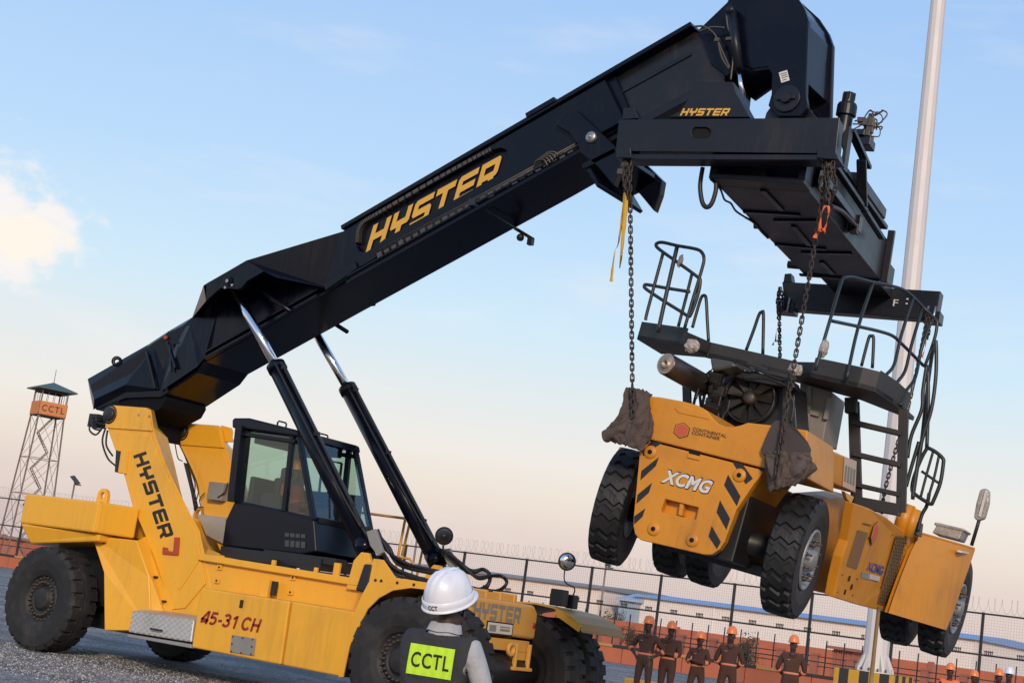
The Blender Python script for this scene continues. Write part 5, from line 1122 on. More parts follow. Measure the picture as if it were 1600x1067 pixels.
# ladder
mb = MB(); yl = 1.9; la = lambda x, y: TF.at(x, y, 1, yl)
mb.bar(la(1334, 628), la(1339, 797), .14, .06, (0, 1, 0)); mb.bar(la(1412, 640), la(1408, 800), .12, .06, (0, 1, 0))
B('stay', mb, DK, TR, .004)
mb = MB()
for a, b, h in (((1333, 660), (1410, 678), .06), ((1334, 709), (1409, 727), .06), ((1336, 757), (1407, 773), .05), ((1336, 784), (1407, 797), .14)): mb.bar(la(*a), la(*b), .16, h)
B('rung', mb, DK, TR, .004)
# silencer
a = TF.at(1040, 568, 1, -.25); b = TF.at(1104, 604, 1, .55); d = (b - a).normalized()
mb = MB(); mb.lathe([(.10, .0), (.128, .0), (.138, .02), (.138, (b - a).length - .05), (.10, (b - a).length), (0, (b - a).length)], a, d, 28); sil = B('silencer', mb, pbr('stained_silencer', (.11, .088, .075), .34, .75, .3, 5, dirt=(.04, .03, .025), dirt_amt=.6, dirt_scale=4), TR)
mb = MB(); mb.lathe([(.128, -.002), (.055, .004), (.055, -.02), (.035, -.02), (.035, .05), (0, .05)], a, d, 24); B('silencer_end', mb, pbr('heat_stained_steel', (.40, .32, .25), .5, .5, .3, 12, dirt=(.10, .06, .04), dirt_amt=.7, dirt_scale=8), sil)
mb = MB(); mb.tube(spline([b, b + Vector((.15, .1, -.05)), b + Vector((.25, .3, -.3))]), .05, 10); B('exhaust_pipe', mb, NAVY2, sil)
# radiator, shroud and fan
YF_ = .62
fc = TF.at(1171, 621, 1, YF_)
mb = MB(); A = ty([(1102, 585), (1138, 578), (1240, 600), (1245, 668), (1236, 690), (1128, 676), (1108, 650)], YF_ + .10); mb.loft(A, [p + Vector((0, .6, 0)) for p in A]); rad = B('radiator', mb, BLK, TR, .01)
mb = MB(); mb.lathe([(.30, .08), (.30, -.02), (.325, -.05), (.335, .08)], fc, (0, 1, 0), 40); B('fan_shroud', mb, BLK, rad)
mb = MB(); FAN = pbr('fan_black', (.040, .038, .037), .45, 0, .2)
for k in range(9):
    t = 2 * pi * k / 9 + .2; e1 = Vector((cos(t), 0, sin(t))); e2 = Vector((-sin(t), 0, cos(t)))
    A = [fc + e1 * .08 + e2 * .025 + Vector((0, .0, 0)), fc + e1 * .285 + e2 * .06 + Vector((0, -.02, 0)), fc + e1 * .285 - e2 * .06 + Vector((0, .04, 0)), fc + e1 * .08 - e2 * .025 + Vector((0, .04, 0))]; mb.prism(A, (0, .008, 0))
B('fan_blade', mb, FAN, rad)
mb = MB(); mb.lathe([(0, -.05), (.05, -.05), (.085, -.03), (.09, .04)], fc, (0, 1, 0), 20); B('fan_hub', mb, DSTEEL, rad)
mb = MB(); rv = random.Random(21)
for k in range(20): q = TF.at(rv.uniform(1106, 1130), rv.uniform(576, 650), 1, rv.uniform(.2, .5)); mb.box(q, (rv.uniform(.05, .14), rv.uniform(.05, .15), rv.uniform(.05, .14)), Matrix.Rotation(rv.uniform(0, 2), 3, 'X'))
tag(B('engine_block', mb, pbr('oily_engine', (.022, .02, .018), .5, .3, .4, 8), TR, .01), kind='stuff')
mb = MB(); mb.prism(ty([(1108, 558), (1145, 565), (1152, 572), (1128, 578), (1112, 580)], .15), (0, .4, 0)); B('air_duct', mb, pbr('duct_dark', (.06, .058, .055), .4, 0, .2), TR, .04)
mb = MB()
for pts in ([(1128, 668), (1130, 650), (1137, 640), (1140, 625)], [(1118, 600), (1126, 615), (1122, 640), (1124, 660)], [(1160, 590), (1200, 592), (1235, 605)], [(1180, 575), (1210, 590), (1240, 596)], [(1232, 615), (1240, 630), (1236, 660)]): mb.tube(spline(ty(pts, .25)), .018, 6)
for k in range(10):
    x0_, y0_ = rv.choice((rv.uniform(1104, 1128), rv.uniform(1104, 1128), rv.uniform(1215, 1240))), rv.uniform(572, 600); mb.tube(spline(ty([(x0_, y0_), (x0_ + rv.uniform(-12, 12), y0_ + rv.uniform(4, 16)), (x0_ + rv.uniform(-20, 20), y0_ + rv.uniform(12, 34))], rv.uniform(.25, .5))), rv.uniform(.008, .018), 6)
B('hose', mb, HOSE, TR)
mb = MB(); A = ty([(1150, 576), (1238, 594), (1242, 606), (1222, 604), (1165, 594), (1148, 588)], .48); mb.prism(A, (0, .3, 0)); A = ty([(1106, 590), (1128, 594), (1126, 668), (1110, 655)], .42); mb.prism(A, (0, .25, 0)); B('stay', mb, BLK, TR, .01)
# grey tank behind, struts under the deck
mb = MB(); A = ty([(1250, 596), (1300, 612), (1286, 690), (1246, 676)], 1.5); mb.loft(A, [p + Vector((0, .7, 0)) for p in A]); tk = B('tank', mb, pbr('tank_grey', (.20, .185, .165), .55, 0, .12, 3, dirt=(.12, .10, .08), dirt_amt=.4), TR, .015)
mb = MB(); mb.bar(TF.at(1265, 604, 1, 1.48), TF.at(1262, 680, 1, 1.48), .05, .05, (0, 1, 0)); mb.bar(TF.at(1252, 640, 1, 1.48), TF.at(1280, 648, 1, 1.48), .05, .05, (0, 1, 0)); mb.bar(TF.at(1297, 622, 1, 1.46), TF.at(1290, 655, 1, 1.46), .05, .05, (0, 1, 0)); B('stay', mb, GREYP, tk)
mb = MB()
for a, b in (((1075, 606), (1076, 634)), ((1090, 606), (1083, 635)), ((1092, 606), (1096, 640)), ((1103, 606), (1096, 640))): mb.bar(TF.at(*a, 1, .9), TF.at(*b, 1, .9), .03, .03, (0, 1, 0))
mb.bar(TF.at(1073, 603, 1, .7), TF.at(1074, 632, 1, .7), .10, .06, (0, 1, 0)); mb.bar(TF.at(1228, 588, 1, .6), TF.at(1226, 668, 1, .6), .04, .08, (0, 1, 0)); mb.bar(TF.at(1330, 622, 1, 1.7), TF.at(1330, 645, 1, 1.7), .14, .12, (0, 1, 0))
B('stay', mb, DK, TR)
mb = MB()
for a, b in (((1172, 575), (1238, 590)), ((1150, 570), (1175, 580)), ((1200, 578), (1170, 566))): mb.bar(TF.at(*a, 1, .45), TF.at(*b, 1, .45), .05, .04)
B('stay', mb, DK, TR)
# clear plastic bags tied round lamps
def lump(mb, c, r, seed, n=10, amp=.35, sc=(1, 1, 1)):
    rings = []
    for i in range(n + 1):
        th = pi * i / n
        for j in range(n * 2):
            ph = 2 * pi * j / (n * 2); d = Vector((sin(th) * cos(ph), sin(th) * sin(ph), cos(th))); k = 1 + amp * noise.noise(d * 2.2 + Vector((seed, 0, 0))) + amp * .5 * noise.noise(d * 5 + Vector((0, seed, 0)))
            rings.append(Vector(c) + Vector((d.x * sc[0], d.y * sc[1], d.z * sc[2])) * r * k)
    m = n * 2; mb.add(rings, [(i * m + j, i * m + (j + 1) % m, (i + 1) * m + (j + 1) % m, (i + 1) * m + j) for i in range(n) for j in range(m)], 0, False)
for x, y, v, r, scx in ((1081, 541, .2, .085, (1.1, .8, 1)), (1287, 545, .2, .075, (.7, .7, 1.5)), (1063, 408, .3, .055, (.6, .6, 1.5)), (1243, 577, .05, .08, (1, .8, .9))):
    mb = MB(); lump(mb, TF.at(x, y, 1, v), r, x, sc=scx); B('plastic_wrap', mb, WRAP, TR)

# ---- padding cloths under the chains
CLOTH = pbr('dusty_sacking', (.085, .062, .052), .95, 0, .4, 9, .8, 45, dirt=(.14, .10, .085), dirt_amt=.5, dirt_scale=4)
def ragged(name, label, cat, rings, seed, mat, frame=TF, amp=.05):
    # a draped cloth lofted through rings of points, creased by noise
    n = len(rings[0]); P = []
    for r in rings:
        Q = spline(list(r) + [r[0]], 9)[:-1]; P.append(Q)
    S = []
    for k in range(len(P[0])): S.append(spline([p[k] for p in P], 9))
    rows = len(S[0]); cols = len(S); vs = []
    for i in range(rows):
        for j in range(cols):
            p = S[j][i]; c = sum((S[q][i] for q in range(cols)), Vector()) / cols; d = (p - c)
            an = 2 * pi * j / cols; tt = i / rows; f = (.35 + .65 * tt) * (1.1 * sin(5 * an + 4 * noise.noise(p * 4 + Vector((seed, 0, 0)))) ) + .9 * noise.noise(p * 8 + Vector((0, seed, 0))) - .7 * abs(noise.noise(p * 13 + Vector((seed, seed, 0)))); vs.append(p + d.normalized() * amp * f)
    mb = MB(); mb.add(vs, [(i * cols + j, i * cols + (j + 1) % cols, (i + 1) * cols + (j + 1) % cols, (i + 1) * cols + j) for i in range(rows - 1) for j in range(cols)] + [tuple(range(cols)), tuple((rows - 1) * cols + j for j in range(cols))], 0, True)
    W_ = MB(); W_.v = [frame.wld(p) for p in mb.v]; W_.f = mb.f; W_.m = mb.m; W_.s = mb.s
    base = sum(W_.v, Vector()) / len(W_.v); o = B(name, W_, mat, None, off=base); o.location = base; tag(o, label, cat); return o
def ring(pts, y0, y1): return [TF.at(x, y, 1, y0) for x, y in pts] + [TF.at(x, y, 1, y0) + Vector((0, y1 - y0, 0)) for x, y in reversed(pts)]
pad1 = ragged('sacking_pad', 'brown sacking wrapped round the left chain where it meets the orange counterweight', 'cloth pad',
       [ring([(979, 605), (991, 607), (1007, 611)], -.95, -.78), ring([(976, 628), (990, 630), (1008, 632)], -1.0, -.70), ring([(964, 648), (985, 650), (1006, 655)], -1.02, -.66), ring([(952, 664), (975, 668), (1004, 676)], -1.0, -.66), ring([(945, 676), (968, 688), (1000, 690)], -.98, -.68), ring([(962, 684), (980, 694), (999, 698)], -.95, -.72)], 3.1, CLOTH)
A_ = [TF.at(x, y, 1, -.98) for x, y in ((988, 655), (974, 668), (960, 677), (944, 682))]
mb = MB(); P_ = [TF.wld(p) for p in spline(A_, 6)]; base = P_[0].copy()
mb.tube(P_, .068, 14); mb.lathe([(.068, .001), (.045, .004), (.045, -.05), (0, -.05)], P_[-1], (P_[-1] - P_[-2]), 14)
vv = [p + Vector((noise.noise(p * 9), noise.noise(p * 9 + Vector((7, 0, 0))), noise.noise(p * 9 + Vector((0, 7, 0))))) * .035 for p in mb.v]; mb.v = vv
o = B('rolled_sacking', mb, CLOTH, None, off=base); o.location = base; tag(o, 'rolled end of brown sacking sticking out left of the counterweight', 'cloth pad')
pad2 = ragged('sacking_pad', 'brown sacking hanging below the dark rubber mat at the right chain', 'cloth pad',
       [ring([(1197, 712), (1225, 722), (1255, 715)], -1.0, -.80), ring([(1198, 735), (1228, 745), (1262, 728)], -1.05, -.76), ring([(1200, 752), (1228, 752), (1258, 738)], -1.0, -.8), ring([(1203, 765), (1225, 760), (1246, 752)], -.96, -.84)], 8.4, CLOTH, amp=.04)
def drape(name, parent, left, right, y0, seed, mat, fray=.012, nfold=3.2, dep=.055, back=.0):
    Lr = spline([Vector((x, y, 0)) for x, y in left], 9); Rr = spline([Vector((x, y, 0)) for x, y in right], 9); n = min(len(Lr), len(Rr)); m = 34; vs = []
    for i in range(n):
        a = Lr[int(i * (len(Lr) - 1) / (n - 1))]; b = Rr[int(i * (len(Rr) - 1) / (n - 1))]; v = i / (n - 1)
        for j in range(m):
            u = j / (m - 1); q = a.lerp(b, u); s_ = u * nfold + v * 1.3 + 1.1 * noise.noise(Vector((u * 2.2, v * 2.2, seed))); tri = abs((s_ % 1.0) - .5) * 2
            s2 = u * 6 - v * 2.0 + .9 * noise.noise(Vector((u * 4, v * 4, seed + 5))); t2 = abs((s2 % 1.0) - .5) * 2
            d = dep * (1 - tri ** .7) * (.45 + .55 * v) + .018 * (1 - t2) + .02 * noise.noise(Vector((u * 7, v * 7, seed)))
            p = TF.at(q.x, q.y, 1, y0); p.y += -d + back * (2 * u - 1) ** 2
            if i == 0: p.z += fray * 2 * noise.noise(Vector((u * 19, seed, 1)))
            if i == n - 1: p.z += fray * 2 * noise.noise(Vector((u * 13, seed, 7)))
            vs.append(TF.wld(p))
    mb = MB(); mb.add(vs, [(i * m + j, i * m + j + 1, (i + 1) * m + j + 1, (i + 1) * m + j) for i in range(n - 1) for j in range(m - 1)], 0, True)
    o = B(name, mb, mat, parent, off=Vector(parent.location)); md = o.modifiers.new('thick', 'SOLIDIFY'); md.thickness = .012; md.offset = 1; return o
drape('sacking_sheet', pad1, [(978, 604), (976, 625), (962, 648), (948, 664), (944, 680), (958, 690)], [(1008, 610), (1010, 635), (1009, 655), (1007, 678), (1003, 698), (999, 703)], -.99, 2.0, CLOTH, back=.12)
drape('sacking_sheet', pad2, [(1195, 705), (1194, 725), (1197, 745), (1201, 768)], [(1264, 708), (1267, 722), (1258, 742), (1243, 757)], -1.0, 5.0, CLOTH, nfold=3.8, back=.08)
MAT_ = pbr('rubber_mat', (.060, .048, .045), .85, 0, .2, 6, .2, 60)
pm = [(1212, 656), (1228, 660), (1246, 671), (1262, 690), (1267, 702), (1264, 712), (1267, 720), (1253, 735), (1230, 727), (1200, 717), (1190, 708), (1188, 702), (1198, 678), (1206, 662)]
A_ = []
for x, y in pm:
    p = TF.at(x, y, 1, -.90); p.y += .06 * noise.noise(Vector((x * .03, y * .03, 2))); A_.append(TF.wld(p))
cen = sum(A_, Vector()) / len(A_); th = TF.M @ Vector((0, .035, 0)); mb = MB(); mb.loft(A_, [p + th for p in A_]); mb.v = [p - 0 * cen for p in mb.v]
o = B('rubber_mat', mb, MAT_, None, .012, off=cen); o.location = cen; tag(o, 'dark brown rubber mat laid over the right end of the orange hood', 'rubber mat')

# ---- the four chains, strap and ribbons
def sw(x, y, v): return SF.wld(SF.at(x, y, 1, v))
def tw(x, y, v): return TF.wld(TF.at(x, y, 1, v))
ch1 = [sw(984, 262, NB + .08), tw(988, 605, -1.05), tw(989, 645, -1.09)]
rr = random.Random(4)
def tangle(x, y, v, n, w, h, f=sw):
    out = []
    for k in range(n):
        x0 = x + rr.uniform(-w, w); out.append([f(x0, y, v - .03 * k), f(x0 + rr.uniform(-w, w), y + h * .5, v - .05 - .02 * k), f(x + rr.uniform(-w, w) * .6, y + h * rr.uniform(.8, 1.0), v - .03 * k)])
    return out
chain('thin rusty chain at the left end of the near spreader beam, ending in sacking', [[ch1[0], ch1[1]], [ch1[1], ch1[2]]] + tangle(983, 257, NB + .05, 3, 6, 62))
chain('rusty chain with an orange ribbon running down to the dark rubber mat', [[sw(1293, 268, NB + .1), tw(1232, 620, -.98)], [tw(1232, 620, -.98), tw(1222, 680, -1.0), tw(1213, 738, -1.1)], [tw(1234, 600, -.95), tw(1228, 640, -.98), tw(1224, 690, -1.0)]] + tangle(1294, 258, NB + .08, 4, 9, 66))
chain('short chain at the left end of the far spreader beam, behind the walkway', [[sw(1217, 455, FB - .05), tw(1220, 640, 3.6)]] + tangle(1217, 453, FB - .08, 2, 4, 48))
chain('chain from the right end of the far spreader beam, passing behind the ladder', [[sw(1450, 490, FB - .05), tw(1424, 615, 3.9), tw(1386, 752, 4.2), tw(1378, 800, 4.3)]] + tangle(1448, 488, FB - .08, 2, 4, 40))
def ribbon(name, label, cat, pts, wid, mat, f, off=None, tw_=0.0):
    P = spline([f(*p) for p in pts], 8); mb = MB(); vs = []
    for i, p in enumerate(P):
        a = RT * cos(tw_ * i) + FW * sin(tw_ * i); k = wid * (1 + .1 * sin(i)); vs += [p - a * k / 2, p + a * k / 2]
    th = Vector((0, .004, 0)); n = len(vs); fs = []
    for i in range(len(P) - 1): a = 2 * i; fs += [(a, a + 1, a + 3, a + 2), (n + a, n + a + 2, n + a + 3, n + a + 1), (a, a + 2, n + a + 2, n + a), (a + 1, n + a + 1, n + a + 3, a + 3)]
    mb.add(vs + [v + th for v in vs], fs, 0, True); o = B(name, mb, mat, None, off=P[0]); o.location = P[0]; return tag(o, label, cat) if label else o
WEB = pbr('yellow_webbing', (.62, .36, .03), .8, 0, .15, 20, .2, 90)
st1 = ribbon('webbing_strap', 'yellow webbing strap dangling beside the left chain', 'strap', [(980, 296, NB), (977, 330, NB), (974, 360, NB), (971, 395, NB), (968, 419, NB)], .055, WEB, sw, tw_=.04)
o = ribbon('strap_tail', None, None, [(977, 300, NB + .02), (972, 340, NB + .02), (966, 380, NB + .02), (961, 392, NB + .02), (957, 420, NB + .02), (955, 440, NB + .02)], .035, WEB, sw, tw_=.07); o.parent = st1; o.location = o.location - st1.location
for k, (lab, ax_, ay_, v, f, s) in enumerate((('bright orange ribbon knotted round the right chain below the spreader', 1287, 322, NB - .06, sw, 1.0), ('small faded orange ribbon tied to the far left chain', 1215, 512, FB - .12, sw, .55), ('orange ribbon tied to the far right chain behind the guard rail', 1441, 530, FB - .12, sw, .7))):
    a = ribbon('marker_ribbon', lab, 'ribbon', [(ax_ - 6 * s, ay_ + 40 * s, v), (ax_ - 4 * s, ay_ + 15 * s, v), (ax_ + 2 * s, ay_, v), (ax_ + 8 * s, ay_ + 4 * s, v), (ax_ + 4 * s, ay_ + 28 * s, v), (ax_ - 2 * s, ay_ + 40 * s, v)], .028 * s + .008, ORANGE, f, tw_=.15)
    b = ribbon('knot', None, None, [(ax_ - 14 * s, ay_ + 50 * s, v), (ax_ - 9 * s, ay_ + 38 * s, v), (ax_ - 1 * s, ay_ + 35 * s, v), (ax_ + 2 * s, ay_ + 44 * s, v)], .05 * s, ORANGE, f, tw_=.2); b.parent = a; b.location = b.location - a.location
# ================================================================== PEOPLE
SKIN = pbr('dark_skin', (.060, .030, .020), .5, 0, .15, 12, .05, 80)
SHOE = pbr('boot_black', (.012, .011, .010), .6)
SUIT = pbr('brown_coverall', (.066, .028, .018), .9, 0, .25, 7, .35, 30)
BANDM = pbr('orange_reflective_band', (.62, .20, .10), .6, 0, .1, 10)
HATO = pbr('orange_hard_hat', (.85, .21, .045), .4, 0, .06, 6, coat=.2)
HATW = pbr('white_hard_hat', (.76, .76, .80), .34, 0, .05, 5, coat=.2, dirt=(.45, .42, .40), dirt_amt=.35, dirt_scale=14)
EYE = pbr('eye_dark', (.10, .08, .07), .3)
def skin_mesh(nodes, edges, sub):
    names = list(nodes); ix = {n: i for i, n in enumerate(names)}
    me = bpy.data.meshes.new('tmp'); me.from_pydata([nodes[n][0] for n in names], [(ix[a], ix[b]) for a, b in edges], []); me.update()
    o = bpy.data.objects.new('tmp', me); col.objects.link(o)
    o.modifiers.new('s', 'SKIN'); sv = me.skin_vertices[0].data
    for i, n in enumerate(names): sv[i].radius = nodes[n][1]; sv[i].use_root = (n == 'pelvis')
    md = o.modifiers.new('u', 'SUBSURF'); md.levels = sub; md.render_levels = sub
    dg = bpy.context.evaluated_depsgraph_get(); ev = bpy.data.meshes.new_from_object(o.evaluated_get(dg)); bpy.data.objects.remove(o); bpy.data.meshes.remove(me)
    return ev
def seg_dist(p, a, b):
    d = b - a; t = max(0, min(1, (p - a).dot(d) / max(d.length_squared, 1e-9))); return (p - a - d * t).length, t
import numpy as np
def nearest_bones(ev, segs):
    n = len(ev.polygons); C_ = np.empty(n * 3); ev.polygons.foreach_get('center', C_); C_ = C_.reshape(-1, 3); best = np.full(n, 1e9); bi = np.zeros(n, int); bt = np.zeros(n)
    for i, (a, b, k, nm) in enumerate(segs):
        a = np.array(a); d = np.array(b) - a; t = np.clip(((C_ - a) @ d) / max(d @ d, 1e-9), 0, 1); ds = np.linalg.norm(C_ - a - t[:, None] * d, axis=1); m = ds < best; best[m] = ds[m]; bi[m] = i; bt[m] = t[m]
    return [(best[i], segs[bi[i]][2], segs[bi[i]][3], bt[i]) for i in range(n)]
def hand(nodes, edges, w, d, up, side, tag_):
    d = d.normalized(); lat = d.cross(up).normalized() * side
    nodes['palm' + tag_] = (w + d * .06, (.026, .036)); edges.append(('wrist' + tag_, 'palm' + tag_))
    for k, (o, L) in enumerate(((-.027, .06), (-.009, .072), (.009, .068), (.027, .052))):
        a = w + d * .10 + lat * o; nodes['f%d' % k + tag_] = (a, (.010, .010)); nodes['g%d' % k + tag_] = (a + d * L * .6 + up * -.012, (.009, .009)); nodes['h%d' % k + tag_] = (a + d * L * .85 + up * -.04, (.007, .007))
        edges += [('palm' + tag_, 'f%d' % k + tag_), ('f%d' % k + tag_, 'g%d' % k + tag_), ('g%d' % k + tag_, 'h%d' % k + tag_)]
    a = w + d * .05 - lat * .035; nodes['t0' + tag_] = (a, (.011, .011)); nodes['t1' + tag_] = (a + d * .035 - lat * .022, (.009, .009)); edges += [('palm' + tag_, 't0' + tag_), ('t0' + tag_, 't1' + tag_)]
POSES = {'hips': (((-.40, -.06, 1.17), (-.22, .06, 1.02)), ((.40, -.06, 1.17), (.22, .06, 1.02))),
         'folded': (((-.27, .04, 1.14), (.05, .21, 1.17)), ((.27, .04, 1.14), (-.06, .22, 1.13))),
         'chin': (((-.26, .06, 1.13), (.06, .20, 1.16)), ((.24, .10, 1.15), (.06, .17, 1.42))),
         'behind': (((-.29, -.06, 1.14), (-.10, -.19, .97)), ((.29, -.06, 1.14), (.10, -.19, .97))),
         'down': (((-.25, -.02, 1.13), (-.27, .05, .87)), ((.25, -.02, 1.13), (.27, .05, .87))),
         'sit': (((-.25, .06, 1.14), (-.16, .34, 1.20)), ((.25, .06, 1.14), (.16, .34, 1.20))),
         'back': (((-.20, .16, 1.16), (-.06, .30, 1.18)), ((.275, .05, 1.14), (.17, .27, 1.08)))}
def skeleton(pose, head_turn=0.0, lean=0.0, bulk=1.0, legs='stand', stance=1.0):
    N = {}; E_ = []
    def nd(n, p, r, par=None):
        N[n] = (Vector(p), r if isinstance(r, tuple) else (r, r))
        if par: E_.append((par, n))
    b = bulk
    nd('pelvis', (0, 0, .97), (.155 * b, .115 * b)); nd('spine', (0, .0, 1.14), (.145 * b, .105 * b), 'pelvis'); nd('chest', (0, -.005, 1.31), (.165 * b, .115 * b), 'spine'); nd('nb', (0, -.015, 1.445), (.085, .075), 'chest'); nd('neck', (0, .0, 1.52), (.058, .058), 'nb')
    hd = Vector((sin(head_turn), cos(head_turn), 0)); nd('head1', Vector((0, .01, 1.585)) + hd * .018, (.070, .080), 'neck'); nd('head2', Vector((0, .01, 1.66)) + hd * .01, (.078, .092), 'head1'); nd('head3', Vector((0, .008, 1.735)), (.060, .068), 'head2')
    nd('nose', Vector((0, .01, 1.63)) + hd * .105, (.012, .012), 'head1')
    lat = Vector((hd.y, -hd.x, 0))
    nd('earl', Vector((0, .0, 1.635)) - lat * .082, (.010, .014), 'head2'); nd('earr', Vector((0, .0, 1.635)) + lat * .082, (.010, .014), 'head2')
    for s, t, (el, wr) in ((-1, 'L', POSES[pose][0]), (1, 'R', POSES[pose][1])):
        nd('sh' + t, (.175 * s * b, -.015, 1.405), (.072 * b, .072 * b), 'chest'); nd('elbow' + t, el, (.050 * b, .050 * b), 'sh' + t); nd('wrist' + t, wr, (.032, .032), 'elbow' + t)
        d = Vector(wr) - Vector(el); hand(N, E_, Vector(wr), d, Vector((0, 0, 1)) if abs(d.normalized().z) < .8 else Vector((0, 1, 0)), s, t)
        if legs == 'stand':
            nd('hip' + t, (.10 * s, 0, .88), (.098 * b, .10 * b), 'pelvis'); nd('knee' + t, (.115 * s * (1 + (stance - 1) * .6), .015 + .03 * s * (stance - 1), .49), (.066, .07), 'hip' + t); nd('ankle' + t, (.125 * s * stance, -.02, .10), (.052, .055), 'knee' + t); nd('toe' + t, (.16 * s * stance, .15, .045), (.045, .04), 'ankle' + t)
        else:
            nd('hip' + t, (.11 * s, .10, .93), (.098, .09), 'pelvis'); nd('knee' + t, (.15 * s, .48, .98), (.068, .068), 'hip' + t); nd('ankle' + t, (.14 * s, .52, .58), (.052, .052), 'knee' + t); nd('toe' + t, (.15 * s, .66, .52), (.045, .04), 'ankle' + t)
    return N, E_
def classify(n):
    if n.startswith(('head', 'neck', 'nose', 'ear', 'palm', 'f', 'g', 'h0', 'h1', 'h2', 'h3', 't0', 't1')): return 'skin'
    if n.startswith('toe'): return 'shoe'
    return 'suit'
def hard_hat(mb, c, fwd, n=28, tilt=Vector((0, 0, 1)), ribs=True, s=1.0):
    up_ = tilt.normalized(); f = (fwd - up_ * fwd.dot(up_)).normalized(); l = f.cross(up_); c = Vector(c)
    rows = 12; vs = []
    for i in range(rows + 1):
        t = (i / rows) * pi / 2; rr = max(0.0, cos(t)) ** .62; hh = .155 * sin(t) ** 1.05 if i else 0
        for j in range(n):
            a = 2 * pi * j / n; x = cos(a); y = sin(a); k = 1.0
            bump = 0
            if ribs and abs(x * rr) < .42: bump = .009 * (cos(x * rr / .42 * pi * 2.5) * .5 + .5) * min(1, i / 3)
            vs.append(c + l * (.112 * x * rr * s) + f * (.136 * y * rr * s) + up_ * (hh * s + bump))
    mb.add(vs, [(i * n + j, i * n + (j + 1) % n, (i + 1) * n + (j + 1) % n, (i + 1) * n + j) for i in range(rows) for j in range(n)], 0, True)
    # brim all round, longer peak in front, turned edge
    br = []
    for q, (d0, z) in enumerate(((0, .004), (.008, .0), (.014, -.006), (.015, -.011), (.012, -.012), (0, -.004))):
        for j in range(n):
            a = 2 * pi * j / n; pk = max(0, sin(a)) ** 2 * 2.2 + .8; br.append(c + l * ((.112 + d0 * .8) * cos(a) * s) + f * ((.136 + d0 * pk) * sin(a) * s) + up_ * z)
    m = 6; mb.add(br, [(q * n + j, q * n + (j + 1) % n, (q + 1) * n + (j + 1) % n, (q + 1) * n + j) for q in range(m - 1) for j in range(n)], 0, True)
